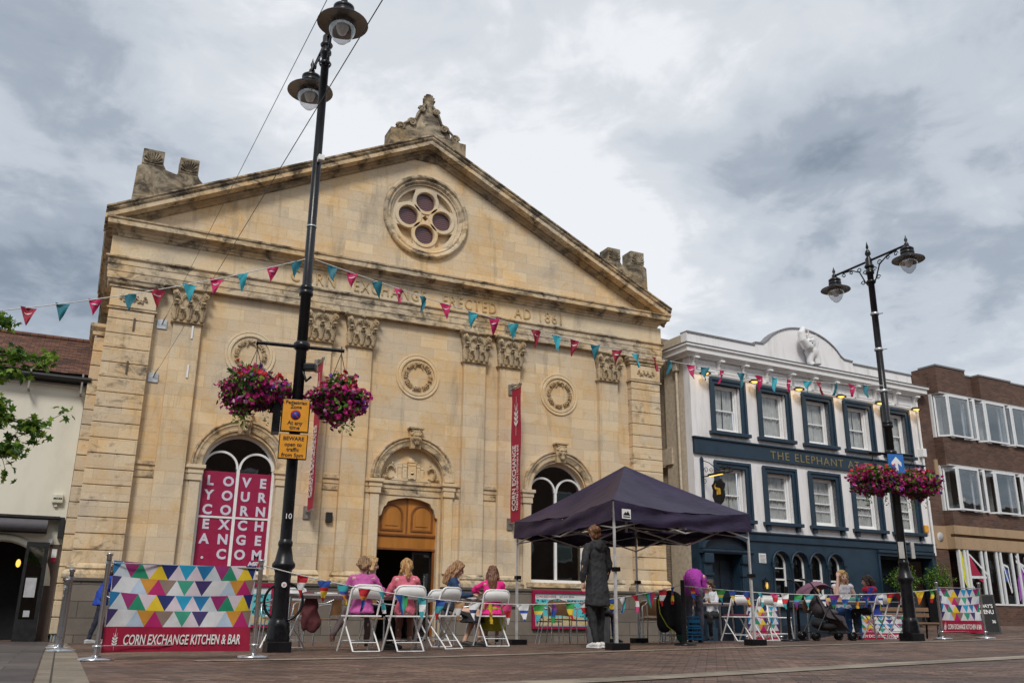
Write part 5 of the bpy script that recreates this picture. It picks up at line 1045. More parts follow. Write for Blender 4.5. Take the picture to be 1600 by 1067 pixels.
    for z in (4.65, 5.5, 6.25): MB().lathe([(.072, -.03), (.085, -.02), (.085, .02), (.072, .03)], 14, (0, 0, z*1.0)).tube([(.05, -.05, z), (.14, -.08, z+.02)], .012, 6).build('clamp', M('galvanised'), L2)
    MB().lathe([(.066, -.012), (.076, -.010), (.076, .01), (.066, .012)], 16, (0, 0, 5.95)).build('clamp', M('galvanised'), L1)
    for k, (a, b) in enumerate((((1.32, 21.75, 7.27), (2.0, -8.9, 5.75)), ((1.28, 21.78, 5.92), (1.52, -8.9, 3.30)))):
        a, b = Vector(a), Vector(b); pts = [a.lerp(b, i/30) - Vector((0, 0, 0)) for i in range(31)]
        tag(MB().tube(pts, .0042, 5).ball(a.lerp(b, .55), .02, 6).ball(a.lerp(b, .72), .02, 6).build('overhead_cable', BLACK), ('thin cable running overhead from the higher plate on the stone hall', 'thin cable running overhead from the lower plate on the stone hall')[k], 'cable', 'overhead cables')
lamp_bits()

# ---------------------------------------------------------------- bunting
TEAL = M('pennant_teal', (.012, .15, .20), .7, var=.1); MAG = M('pennant_magenta', (.48, .008, .10), .7, var=.1); CRI = M('pennant_crimson', (.30, .008, .035), .7, var=.1); CYN = M('pennant_cyan', (.03, .34, .42), .7, var=.1); CORD = M('cord_white', (.6, .6, .58), .8)
def pennant(B, p, d, w, h, mats, rd, stripes=None, smile=False):
    d = Matrix.Rotation(rd.gauss(0, .38), 3, 'Z') @ Vector((d.x, d.y, 0)).normalized(); n = Vector((-d.y, d.x, 0)); tilt = rd.uniform(-.5, .6); sw = rd.uniform(-.28, .28); w *= rd.uniform(.9, 1.08); h *= rd.uniform(.9, 1.1); vs = []; N_ = 6
    def Pt(u, v, off=0):                     # u across -1..1, v down 0..1
        half = w/2*(1-v); return p + d*(u*half + sw*h*v*.6) + Vector((0, 0, -h*v)) + n*(tilt*h*v*v*.5 + .026*math.sin(v*5+u*2.5+p.x*3)+off)
    m = MB(); k = 5
    for i in range(N_+1):
        for j in range(k): vs.append(Pt(j/(k-1)*2-1, i/N_*.985))
    fs = []; mi = []
    for i in range(N_):
        for j in range(k-1): fs.append((i*k+j, i*k+j+1, (i+1)*k+j+1, (i+1)*k+j)); mi.append(0 if not stripes else (i*len(mats))//N_ if stripes == 'h' else (j*len(mats))//(k-1))
    m.add(vs, fs, 0, True); m.mi = [min(len(mats)-1, q) for q in mi]; o = m.build('pennant', mats, B, fix=False)
    if smile:
        s_ = MB(); q = []
        for i in range(7): u = -.55+1.1*i/6; c = .20+.10*(1-u*u); q += [Pt(u*1.2, c, -.005), Pt(u*1.2, c+.055*(1-u*u*1.8)+.005, -.005)]
        s_.add(q, [(2*i, 2*i+2, 2*i+3, 2*i+1) for i in range(6)]); s_.build('pennant_mark', WHITE, o, fix=False)
def bunting(a, b, sag, ts, w, h, colf, label, seed, stripes=False):
    a, b = Vector(a), Vector(b); rd = random.Random(seed); B = thing('bunting', label, 'bunting', tuple(a), 0, 'strings of bunting')
    f = lambda t: (b-a)*t - Vector((0, 0, 4*sag*t*(1-t)))
    MB().tube([f(i/60) for i in range(61)], .007, 5).build('cord', CORD, B); d = (b-a).normalized()
    for i, t in enumerate(ts): t += rd.uniform(-.0045, .0045); c = colf(i, rd); pennant(B, f(t), d, w, h, c if isinstance(c, (list, tuple)) else [c], rd, 'h' if (stripes and rd.random() < .75) else ('v' if stripes else None), smile=(not stripes and c in (MAG, CRI)))
cyc = [TEAL, MAG, TEAL, MAG, TEAL, MAG, CYN, MAG, CYN, CRI, CYN, CRI, TEAL, CRI, CYN, CRI]
bunting((-3.2, 12.2, 3.55), (2.50, 12.2, 5.40), .20, [.22+.0635*i for i in range(13)], .175, .26, lambda i, r: [MAG, TEAL, TEAL, CRI, TEAL, MAG, TEAL, CRI, CYN, MAG, CYN, MAG, TEAL][i % 13], 'string of teal and magenta pennants rising from the left edge to the near lamp post', 1)
bunting((2.64, 12.2, 5.42), (13.92, 12.15, 4.86), .42, [.018+.0335*i for i in range(29)], .175, .26, lambda i, r: cyc[i % 16] if i < 26 else [TEAL, MAG][i % 2], 'long string of teal and magenta pennants between the two lamp posts', 2)
def col(n, c): return M('flag_'+n, c, .75, var=.08)
FC = [col('red', (.45, .012, .02)), col('orange', (.62, .20, .02)), col('yellow', (.65, .46, .03)), col('green', (.03, .26, .06)), col('blue', (.02, .07, .32)), col('purple', (.17, .03, .24)), col('white', (.68, .68, .68)), col('teal', (.04, .33, .38)), col('navy', (.012, .02, .09)), col('pink', (.62, .06, .20)), col('tan', (.42, .24, .12))]
R_, O_, Y_, G_, B_, V_, W_, T_, N_, K_, A_ = FC
SETS = [[R_, W_, R_], [B_, R_, Y_, R_], [T_, B_, O_, Y_], [R_, O_, B_, N_], [T_, W_, T_, W_], [B_, T_, G_], [T_, W_, T_], [B_, T_, R_], [A_, W_, A_], [W_, N_, W_, N_], [Y_, O_], [K_, R_, W_], [W_, B_, W_, B_], [G_, Y_, T_, B_], [V_, B_, G_], [G_, Y_, R_], [W_, R_, T_], [R_, Y_, V_], [B_, Y_, N_], [W_, B_, T_], [R_, W_, K_], [G_, T_, V_, R_]]
sf = lambda i, r: SETS[i % len(SETS)]
bunting((2.02, 10.70, .99), (9.02, 12.36, .98), .36, [.065+.0395*i for i in range(24)], .19, .25, sf, 'low string of striped flag pennants passing the two pink seated girls', 5, True)
bunting((9.06, 12.36, .97), (15.37, 12.70, 1.05), .12, [.03+.047*i for i in range(21)], .19, .24, lambda i, r: SETS[(i*5+3) % len(SETS)], 'low string of striped flag pennants in front of the pub and pushchair', 9, True)

# ---------------------------------------------------------------- barriers
TRI = {k: M('tri_'+k, c, .55, var=.13, scale=3.5, bump=.12) for k, c in dict(blue=(.01, .16, .36), mist=(.50, .56, .60), plum=(.28, .02, .14), green=(.01, .24, .13), blush=(.62, .54, .60), yellow=(.70, .50, .02), navy=(.010, .022, .14), cyan=(.01, .30, .50), indigo=(.045, .03, .13), white=(.62, .63, .65), sky=(.42, .52, .64), orange=(.55, .25, .03), magenta=(.42, .01, .13), taupe=(.24, .17, .14), teal=(.04, .30, .20), red=(.33, .006, .04)).items()}
TN = list(TRI); TM = list(TRI.values())
ROW1 = 'blue mist plum green blush yellow navy blush cyan blush blue mist plum green blush yellow navy white cyan mist'.split()
ROW2 = 'blush indigo white white sky orange magenta taupe white teal blush indigo white white sky orange magenta taupe mist teal'.split()
def banner(B, w, h, z0, txt, seed=0, cols=8.2):
    hb = h*.28; ht = (h-hb)/4; tw = w/cols; ph = seed*1.3
    def Q(x, z, off=0):
        sag = -.035*math.sin(PI*x/w)*(z-z0)/h; ed = min(x, w-x); return (x+.0, .026*math.sin(x*4.2+ph)+.014*math.sin(z*8+x*3)+.012*math.sin(x*11+z*5+ph)*(1+math.exp(-ed*5))-off, z+sag-.012*math.exp(-ed*6)*math.sin(z*7))
    m = MB()
    def tri(p, mi):
        # clip to the banner and subdivide once so the cloth can billow
        p = [(min(max(x, 0), w), z) for x, z in p]
        if abs((p[1][0]-p[0][0])*(p[2][1]-p[0][1])-(p[2][0]-p[0][0])*(p[1][1]-p[0][1])) < 1e-6: return
        a, b, c = p; ab = ((a[0]+b[0])/2, (a[1]+b[1])/2); bc = ((b[0]+c[0])/2, (b[1]+c[1])/2); ca = ((c[0]+a[0])/2, (c[1]+a[1])/2)
        m.add([Q(*q) for q in (a, b, c, ab, bc, ca)], [(0, 3, 5), (3, 1, 4), (5, 4, 2), (3, 4, 5)], mi, True)
    for r in range(4):
        zt = z0+h-ht*r; zb = zt-ht; seq = ROW1 if r % 2 == 0 else ROW2; off = -.45*tw if r % 2 == 0 else -.95*tw
        for k in range(20):
            x0 = off+(k//2)*tw
            if seq is ROW1: p = [(x0, zt), (x0+tw, zt), (x0+tw/2, zb)] if k % 2 == 0 else [(x0+tw/2, zb), (x0+1.5*tw, zb), (x0+tw, zt)]
            else: p = [(x0, zb), (x0+tw, zb), (x0+tw/2, zt)] if k % 2 == 0 else [(x0+tw/2, zt), (x0+1.5*tw, zt), (x0+tw, zb)]
            if max(q[0] for q in p) <= 0 or min(q[0] for q in p) >= w: continue
            tri(p, TN.index(seq[k % len(seq)]))
    n = 16
    m.add([Q(w*i/n, z) for i in range(n+1) for z in (z0, z0+hb/2, z0+hb)], [(i*3+k, (i+1)*3+k, (i+1)*3+k+1, i*3+k+1) for i in range(n) for k in range(2)], TN.index('red'), True)
    c = m.build('banner_cloth', TM, B, fix=False)
    me = text(txt, .14, 'LEFT', ext=.0015, off=.002, shear=.12); xs = [v.co.x for v in me.vertices]; kx = w*.79/(max(xs)-min(xs)); zs = z0+hb*.30; ky = hb/ .26
    lt = MB(); lt.add([Q(w*.125+v.co.x*kx, zs+v.co.y*1.05*min(1, ky), .010+(.002 if v.co.z > 0 else 0)) for v in me.vertices], [tuple(p.vertices) for p in me.polygons]); lt.build('banner_lettering', WHITE, c, fix=False)
    e = MB(); wheat(e, T(0, 0, 0), .26*h/.92, .002); e.v = [Q(w*.075+v[0], zs-.03+v[2]+.02, .010+v[1]) for v in e.v]; e.build('wheat_emblem', WHITE, c, fix=False)
def barrier(a, b, h, z0, label, cols=8.2, posts=True, ph=1.06):
    a, b = Vector(a), Vector(b); d = b-a; rz = math.atan2(d.y, d.x); za = g(a.x, a.y); B = thing('cafe_barrier', label, 'barrier', (a.x, a.y, za), rz, 'patterned cafe barriers'); L_ = d.length
    banner(B, L_-.10, h, z0, 'CORN EXCHANGE KITCHEN & BAR', seed=a.x, cols=cols)
    for o in B.children if False else kids(B): o.location = (.05, -.0, 0)
    for x in (0, L_): 
        p = MB().lathe([(.0, ph), (.032, ph), (.034, ph-.01), (.034, ph-.03), (.026, ph-.035), (.026, .0)], 16, (x, 0, g(*(a+d*(x/L_)))-za)).lathe([(.035, ph-.11), (.035, ph-.085)], 14, (x, 0, 0)).lathe([(.05, .13), (.05, .145), (.026, .15)], 14, (x, 0, 0)).build('post', CHROME, B)
        MB().lathe([(.0, .045), (.04, .045), (.06, .03), (.17, .018), (.175, .0), (.17, -.01)], 28, (x, 0, g(*(a+d*(x/L_)))-za+.004)).build('post_base', CHROME, p)
    MB().tube([(.0, 0, ph-.10), (L_, 0, ph-.10)], .008, 6).tube([(.0, 0, .14), (L_, 0, .14)], .006, 6).build('rail', CHROME, B)
barrier((.38, 10.46), (1.99, 10.72), .92, .075, 'wide barrier of coloured triangles over a red band, in the left foreground')
barrier((15.39, 12.72), (16.48, 12.62), .84, .12, 'narrow patterned barrier near the blackboard on the right', 6.6)
barrier((14.70, 17.62), (15.45, 17.28), .80, .05, 'patterned barrier behind the white chairs in front of the pub windows', 5)
barrier((17.9, 17.6), (19.6, 16.95), .62, .05, 'patterned barrier behind the table of the woman in a white top', 8)
def stanchion(x, y, label, mat, h=1.0, r=.026, grp='cafe barrier posts'):
    B = thing('barrier_post', label, 'post', (x, y, g(x, y)), 0, grp)
    MB().lathe([(0, h), (.034, h), (.036, h-.012), (.036, h-.04), (r, h-.045), (r, 0)], 16).lathe([(.036, h-.14), (.036, h-.10)], 14).build('post', mat, B); MB().lathe([(0, .045), (.04, .045), (.06, .03), (.17, .018), (.175, 0), (.17, -.01)], 26, (0, 0, .004)).build('base', mat, B); return B
stanchion(.06, 13.0, 'steel post nearest the camera in the row at the left corner of the hall', CHROME); stanchion(.03, 15.6, 'middle steel post in the row at the left corner of the hall', CHROME); stanchion(.02, 19.0, 'farthest steel post in the row at the left corner of the hall', CHROME)
stanchion(9.04, 12.34, 'black post joining the two low strings of bunting beside the canopy', BLACK, 1.0, .035); stanchion(7.62, 12.15, 'short steel post behind the standing woman in a dark coat', CHROME, .62, .03)
stanchion(12.28, 13.5, 'black post in front of the pub windows left of the pushchair', BLACK, .98, .035); stanchion(13.35, 14.4, 'black post behind the pushchair', BLACK, .95, .03)

# ---------------------------------------------------------------- chairs and tables
CHW = M('chair_white', (.80, .80, .79), .35, var=.05); ALU = M('aluminium', (.58, .58, .59), .32, 1, var=.06); WICK = M('brown_slats', (.30, .15, .06), .5, var=.15)
def folding(loc, rz, label, seat=None):
    B = thing('folding_chair', label, 'chair', (loc[0], loc[1], g(*loc)), rz, 'white folding chairs')
    w = .215; m = MB(); top = [(-w, .26, .012), (-w, .10, .26), (-w, .0, .45), (-w, -.14, .78), (-w+.035, -.155, .825), (-w+.09, -.16, .84), (w-.09, -.16, .84), (w-.035, -.155, .825), (w, -.14, .78), (w, .0, .45), (w, .10, .26), (w, .26, .012)]
    m.tube(top, .0145, 8); m.build('front_frame', CHW, B)
    for s_ in (-1, 1): MB().tube([(s_*(w-.03), .17, .445), (s_*(w-.03), .06, .30), (s_*(w-.03), -.12, .12), (s_*(w-.03), -.22, .012)], .0115, 8).build('leg', CHW, B)
    MB().tube([(-w+.03, -.22, .014), (w-.03, -.22, .014)], .010, 6).build('stretcher', CHW, B); MB().tube([(-w, .18, .14), (w, .18, .14)], .009, 6).build('stretcher', CHW, B); MB().tube([(-w+.03, -.12, .12), (w-.03, -.12, .12)], .008, 6).build('stretcher', CHW, B)
    vs = []; n = 10
    for i in range(n+1):
        u = i/n*2-1
        for z, y in ((.66, -.11), (.74, -.135), (.815, -.155)): vs.append((u*(w-.012), y-.025*(1-u*u), z+.012*(1-u*u)))
    k = len(vs); F_ = [(i*3+j, (i+1)*3+j, (i+1)*3+j+1, i*3+j+1) for i in range(n) for j in range(2)]
    MB().add(vs+[(a, b+.012, c) for a, b, c in vs], F_+[tuple(q+k for q in f[::-1]) for f in F_]+[(i*3, (i+1)*3, (i+1)*3+k, i*3+k) for i in range(n)]+[(i*3+2, (i+1)*3+2, (i+1)*3+2+k, i*3+2+k) for i in range(n)], 0, True).build('backrest', CHW, B)
    MB().bbox(-w+.005, w-.005, -.17, .22, .440, .462, .008).build('seat', CHW, B)
    if seat: MB().bbox(-.19, .19, -.15, .18, .462, .50, .018).build('cushion', seat, B)
    return B
def towards(p, q): d = Vector(q)-Vector(p); return math.atan2(-d.x, d.y)
folding((3.60, 12.02), .10, 'white folding chair of the girl in the lilac pink jumper'); folding((4.18, 11.92), .06, 'white folding chair of the ponytailed girl in coral pink')
folding((5.22, 13.55), .25, 'empty white folding chair between the ponytailed girl and the woman in a denim jacket'); folding((6.11, 13.32), -.02, 'white folding chair of the girl in the hot pink cardigan')
folding((11.85, 14.45), -.05, 'white folding chair with a maroon cushion in front of the pub door', M('maroon_cushion', (.16, .02, .045), .8)); folding((12.55, 14.5), -.05, 'empty white folding chair in front of the second patterned barrier')
folding((14.72, 13.62), .15, 'white folding chair of the child in a red and blue coat'); folding((15.75, 13.95), .2, 'empty white folding chair nearest the far lamp post')
folding((4.95, 12.5), .5, 'white folding chair at the right end of the left table'); folding((13.35, 14.95), 2.6, 'white folding chair behind the pushchair'); folding((11.2, 15.75), 2.9, 'white folding chair at the far side of the table before the pub door'); folding((2.95, 13.6), 2.2, 'empty white folding chair at the far side of the left table'); 
def cafechair(loc, rz, label, mat=None):
    B = thing('cafe_chair', label, 'chair', (loc[0], loc[1], g(*loc)), rz, 'aluminium cafe chairs'); w = .24
    MB().tube([(-w-.02, .24, 0), (-w, .22, .45), (-w-.02, .22, .64), (-w-.02, .12, .67), (-w-.01, -.10, .69), (-w+.01, -.22, .74), (-w+.07, -.28, .80), (0, -.31, .83), (w-.07, -.28, .80), (w-.01, -.22, .74), (w+.01, -.10, .69), (w+.02, .12, .67), (w+.02, .22, .64), (w, .22, .45), (w+.02, .24, 0)], .0125, 8).build('front_frame', ALU, B)
    for s_ in (-1, 1): MB().tube([(s_*(w-.02), -.22, .74), (s_*(w-.03), -.17, .45), (s_*(w), -.27, 0)], .0125, 8).build('leg', ALU, B)
    MB().bbox(-w+.01, w-.01, -.2, .21, .43, .455, .01).build('seat', mat or WICK, B); vs = []; n = 8
    for i in range(n+1):
        u = i/n*2-1
        for z in (.50, .62, .78): vs.append((u*(w-.03), -.19-.10*(1-u*u)-.05*(z-.5), z+.02*(1-u*u)))
    MB().add(vs, [(i*3+j, (i+1)*3+j, (i+1)*3+j+1, i*3+j+1) for i in range(n) for j in range(2)], 0, True).build('backrest', mat or WICK, B); return B
for i, (p, rz, lb, mt) in enumerate((((3.15, 14.9), 2.6, 'aluminium cafe chair with a tan seat left of the seated girls', None), ((4.0, 15.6), 1.0, 'aluminium cafe chair with a tan seat behind the lilac pink girl', None), ((3.5, 16.3), .4, 'aluminium cafe chair close to the plinth behind the left table', None), ((4.9, 15.3), -2.4, 'aluminium cafe chair behind the small blonde child', None), ((8.75, 15.9), 2.9, 'aluminium cafe chair under the canopy behind the standing person', None), ((10.9, 16.0), -.6, 'aluminium cafe chair under the right side of the canopy', None), ((12.0, 16.6), 2.2, 'aluminium cafe chair behind the curly haired person', None), ((6.9, 16.2), 1.2, 'aluminium cafe chair right of the girl in hot pink', None), ((7.5, 16.9), -1.4, 'aluminium cafe chair left of the canopy leg', None), ((9.25, 17.3), -1.9, 'aluminium cafe chair with a navy back in front of the festival poster', 'n'), ((9.75, 16.6), 1.9, 'aluminium cafe chair with a navy back beside the white bin', 'n'), ((10.5, 15.2), 2.4, 'aluminium cafe chair with a tan seat behind the black coat', None))):
    cafechair(p, rz, lb, M('navy_weave', (.02, .03, .09), .7) if mt else None)
TOP = M('table_top_grey', (.36, .34, .33), .45, var=.08)
def table(c, w, d, rz, label, hgt=.735, top=TOP):
    B = thing('table', label, 'table', (*c, g(*c)), rz, 'cafe tables'); MB().bbox(-w/2, w/2, -d/2, d/2, hgt-.028, hgt, .006).build('tabletop', top, B); MB().box(-w/2+.05, w/2-.05, -d/2+.04, d/2-.04, hgt-.06, hgt-.029).build('apron', ALU, B)
    for a in (-1, 1):
        for b in (-1, 1): MB().tube([(a*(w/2-.06), b*(d/2-.06), hgt-.04), (a*(w/2-.04), b*(d/2-.05), 0)], .016, 8).build('leg', ALU, B)
    return B
table((3.72, 12.72), 2.0, .70, -.10, 'grey topped table of the two girls in pink'); table((6.05, 14.15), 1.1, .65, -.25, 'grey topped table of the woman in a denim jacket'); table((8.0, 17.3), .8, .6, .1, 'dark topped table in front of the poster board', top=M('black_top', (.02, .02, .022), .4))
table((11.35, 15.0), 1.3, .65, -.2, 'grey topped table in front of the pub door'); table((13.75, 13.85), 1.5, .65, -.25, 'grey topped table of the woman in a white top')
# ---------------------------------------------------------------- canopy
def canopy():
    Lc, Fc, Rc = Vector((7.24, 14.87)), Vector((7.07, 11.25)), Vector((9.97, 11.70)); Kc = Lc+Rc-Fc; zt = 2.12; ctr = (Lc+Rc)/2; pk = 3.02
    B = thing('canopy', 'dark purple pop up canopy on four metal legs between the hall and the pub', 'canopy', (ctr.x, ctr.y, 0)); o2 = ctr
    FAB = NT('canopy_fabric'); FAB.b.inputs['Roughness'].default_value = .5; FAB.b.inputs['Specular IOR Level'].default_value = .28; FAB.col(FAB.ramp(FAB.noise(2, 5, .6), [(.3, (.016, .010, .030)), (.7, (.034, .022, .056))])); FAB.bump(FAB.noise(3.0, 5, .6, .6, FAB.scaled(FAB.o, (1, 1, 3))), .35, .05); FAB = FAB.m
    cs = [Fc, Rc, Kc, Lc]; m = MB(); n = 14
    def W3(v, z): return (v.x-o2.x, v.y-o2.y, z)
    for i in range(4):
        a, b = cs[i], cs[(i+1) % 4]; vs = []
        for r in range(n+1):
            t = r/n; k = 16
            for j in range(k+1):
                u = j/k; e = a.lerp(b, u); p = e.lerp(ctr, t); edge = 4*u*(1-u); z = zt+(pk-zt)*(t**1.10) - .10*edge*(1-t)**2*1.0 - .085*math.sin(PI*t)*edge + .022*math.sin(u*13+t*9+i)*edge*(1-t) + .012*math.sin(u*29-t*17+i)*edge*(1-t)
                if t > .93: z = min(z, pk-.0) 
                vs.append(W3(p, z))
        k = 17; m.add(vs, [(r*k+j, r*k+j+1, (r+1)*k+j+1, (r+1)*k+j) for r in range(n) for j in range(16)], 0, True)
    m.build('roof_fabric', FAB, B, fix=False)
    for i in range(4):
        a, b = cs[i], cs[(i+1) % 4]; m = MB(); out = Vector(((b-a).y, -(b-a).x)).normalized(); vs = []; K = 40; rows = 7
        for j in range(K+1):
            u = j/K; e = a.lerp(b, u); edge = 4*u*(1-u)
            for r in range(rows+1):
                t = r/rows; fold = .022*math.sin(t*7+u*9+i*2)*edge+.014*math.sin(u*31+t*3)*edge; q = e+out*(.012+.02*t+fold); vs.append(W3(q, zt-.10*edge-.30*t+.05*t*edge+.02*math.sin(u*17+i)*t*edge))
        m.add(vs, [(j*(rows+1)+r, (j+1)*(rows+1)+r, (j+1)*(rows+1)+r+1, j*(rows+1)+r+1) for j in range(K) for r in range(rows)], 0, True); m.build('valance', FAB, B, fix=False)
    LEG = M('leg_metal', (.62, .62, .62), .45, .4)
    for p in cs:
        q = p.lerp(ctr, .02); zz = g(p.x, p.y); l = MB().bar(W3(q, zz), W3(q, 1.15), .036).bar(W3(q, 1.1), W3(q, zt-.02), .029).build('leg', LEG, B); MB().box(q.x-o2.x-.03, q.x-o2.x+.06, q.y-o2.y-.05, q.y-o2.y+.05, 1.10, 1.16).build('leg_clip', BLACK, l)
        MB().bbox(q.x-o2.x-.14, q.x-o2.x+.16, q.y-o2.y-.1, q.y-o2.y+.1, zz-.01, zz+.09, .01).build('foot_weight', BLACK, l)
    for i in range(4):
        a, b = cs[i].lerp(ctr, .02), cs[(i+1) % 4].lerp(ctr, .02); mid = a.lerp(b, .5); q1 = a.lerp(b, .25); q3 = a.lerp(b, .75); zu, zl = zt-.12, zt-.40; m = MB()
        for s0, z0, s1, z1 in ((a, zu, mid, zl), (a, zl, mid, zu), (mid, zl, b, zu), (mid, zu, b, zl)): m.bar(W3(s0, z0), W3(s1, z1), .032, .018)
        m.build('truss', LEG, B)
        cm = mid; m = MB().bar(W3(cm, zu), W3(ctr, zt+.15), .032, .018).bar(W3(cm, zl), W3(ctr, zt-.15), .032, .018).build('truss', LEG, B)
    MB().bar(W3(ctr, zt-.25), W3(ctr, pk-.06), .034).build('centre_pole', LEG, B)
    for i in range(4): MB().tube([W3(cs[i].lerp(ctr, t), zt-.05+(pk-zt-.03)*t**1.1) for t in (.02, .25, .5, .75, .95)], .012, 6).build('ridge_pole', LEG, B)
    d = (Rc-Fc).normalized(); p = Fc+d*.20; out = Vector((d.y, -d.x)); p2 = p+out*.05; tm = T(p2.x-o2.x, p2.y-o2.y, zt-.20) @ Matrix.Rotation(math.atan2(d.y, d.x), 4, 'Z')
    lb = MB().box(-.085, .085, -.008, -.004, -.07, .07).xf(tm).build('maker_label', WHITE, B); MB().poly([[(-.07, -.02), (-.02, .03), (.0, .01), (.03, .045), (.07, -.02)]], -.011, -.009).box(-.065, .065, -.011, -.009, -.05, -.035).xf(tm).build('label_print', BLACK, lb)
canopy()
# ---------------------------------------------------------------- poster boards on the plinth
def boards():
    RDF = M('frame_red', (.30, .006, .05), .4); CY = M('poster_cyan', (.10, .50, .55), .4, var=.1); BLU = M('poster_blue', (.02, .28, .50), .5); PAPER = M('poster_white', (.62, .64, .66), .4)
    for cx, lb in ((3.40, 'red framed turquoise poster on the stone plinth below the red lettered window'), (12.02, 'red framed festival poster on the stone plinth below the right arched window')):
        B = thing('poster_board', lb, 'poster', (cx, 21.69, .0)); w = .97
        MB().poly([[(-w, .16), (w, .16), (w, 1.13), (-w, 1.13)], [(-w+.07, .23), (w-.07, .23), (w-.07, 1.06), (-w+.07, 1.06)]], -.08, 0).build('frame', RDF, B)
        p = MB().box(-w+.07, w-.07, -.03, -.0, .23, 1.06).build('poster', CY, B); MB().box(-w+.07, w-.07, -.034, -.031, .90, 1.05).build('title_strip', PAPER, p)
        MB().mesh(text('CORN EXCHANGE', .07, 'LEFT', ext=.001, off=.001), T(-w+.12, -.037, .95) @ FACE).build('poster_lettering', RDF, p)
        MB().mesh(text('EAT AND DRINK', .06, 'LEFT', ext=.001), T(-.15, -.037, .955) @ FACE).build('poster_lettering', BLACK, p)
        if cx > 9: MB().mesh(text('LINE OF TOWNS FESTIVAL', .13, 'LEFT', ext=.001, off=.002, xs=.66), T(-w+.12, -.035, .70) @ FACE).build('poster_lettering', BLU, p)
        f = MB(); rd = random.Random(int(cx*10)); f2 = MB()
        for _ in range(90):
            if rd.random() < .5: x = rd.uniform(-w+.1, w-.1); z = .88-abs(rd.gauss(0, .02))
            else: x = w-.3+rd.gauss(0, .09); z = .62+rd.gauss(0, .11)
            x = min(max(x, -w+.09), w-.09); z = min(max(z, .3), .89); f.poly([[(x-.02, z), (x, z-.015), (x+.025, z), (x, z+.018)]], -.036-.0002*_, -.031)
        f.poly([[(w-.45, .55), (w-.2, .55), (w-.32, .80)]], -.033, -.031); f.build('poster_leaves', M('print_dark', (.02, .07, .06), .5), p)
        MB().poly([[(-w+.1, .25), (w-.1, .25), (w-.1, .38), (.2, .50), (-.3, .44), (-w+.1, .52)]], -.033, -.031).build('poster_ground', M('print_sand', (.50, .42, .22), .5), p)
boards()
def ablackboard():
    B = thing('pavement_sign', 'black A-frame menu board beside the small barrier on the right', 'sign', (22.6, 17.3, g(22.6, 17.3)), -.35); bl = M('chalk_black', (.016, .017, .018), .6)
    for s_ in (-1, 1): MB().poly([[(-.33, .02), (.33, .02), (.33, 1.02), (-.33, 1.02)]], -.012, .012).xf(Matrix.Translation((0, s_*.15, 0)) @ Matrix.Rotation(s_*.13, 4, 'X')).build('panel', bl, B)
    MB().poly([[(-.36, .0), (.36, .0), (.36, 1.05), (-.36, 1.05)], [(-.31, .06), (.31, .06), (.31, 1.0), (-.31, 1.0)]], -.022, -.013).xf(Matrix.Translation((0, -.15, 0)) @ Matrix.Rotation(-.13, 4, 'X')).build('frame', M('frame_charcoal', (.05, .05, .052), .5), B)
    tm = Matrix.Translation((0, -.15, 0)) @ Matrix.Rotation(-.13, 4, 'X')
    for s_, z, k in (("TODAY'S", .70, .13), ('MENU', .54, .15), ('36', .30, .11)): MB().mesh(text(s_, k, 'RIGHT', ext=.001, off=.003), tm @ T(.27, -.016, z) @ FACE).build('chalk_lettering', WHITE, B)
ablackboard()
def bench():
    B = thing('bench', 'timber slatted bench behind the far lamp post', 'bench', (19.9, 17.45, g(19.9, 17.45)), -.2); wd = M('bench_timber', (.22, .13, .075), .6, var=.2, scale=4, stretch=(.2, 1, 1)); ir = BLACK
    st = [(-.22, .44), (-.10, .45), (.02, .45), (.14, .45)]
    for y, z in st: MB().bbox(-.85, .85, y, y+.10, z-.035, z, .006).build('slat', wd, B)
    for z in (.58, .72): MB().bbox(-.85, .85, .24, .27, z, z+.10, .006).build('slat', wd, B)
    for x in (-.72, .72): MB().tube([(x, -.2, 0), (x, -.2, .40), (x, .22, .40), (x, .30, .84)], .025, 8).tube([(x, .22, .40), (x, .26, 0)], .025, 8).build('leg', ir, B)
bench()
def planters():
    for i, (s_, lb) in enumerate(((8.05, 'bushy shrub in a dark planter in the left half of the shadowed pub bay'), (9.75, 'bushy shrub in a dark planter in the right half of the shadowed pub bay'))):
        p = P(s_, -.55, 0); B = thing('potted_shrub', lb, 'shrub', (p.x, p.y, g(p.x, p.y)), 0, 'shrubs in planters'); rd = random.Random(40+i)
        MB().bbox(-.28, .28, -.28, .28, 0, .9, .02).build('planter', M('planter_black', (.02, .022, .025), .5), B); f = MB(); pts = []
        for _ in range(1500):
            v = Vector((rd.gauss(0, 1), rd.gauss(0, 1), rd.gauss(0, 1))).normalized(); q = rd.uniform(.5, 1.05)*(1+.2*math.sin(v.x*6)+.15*math.cos(v.z*7)); pts.append(Vector((v.x*.50*q, v.y*.42*q, 1.42+v.z*.44*q)))
        leafcards(f, pts, .06, lambda: rd.choice((0, 0, 1, 1, 2)), rd=rd); f.build('foliage', LEAFS, B, fix=False); MB().tube([(0, 0, .85), (.02, 0, 1.1), (-.05, .03, 1.5)], [.03, .025, .01], 7).build('stem', M('bark', (.08, .06, .045), .9, bump=.5), B)
planters()
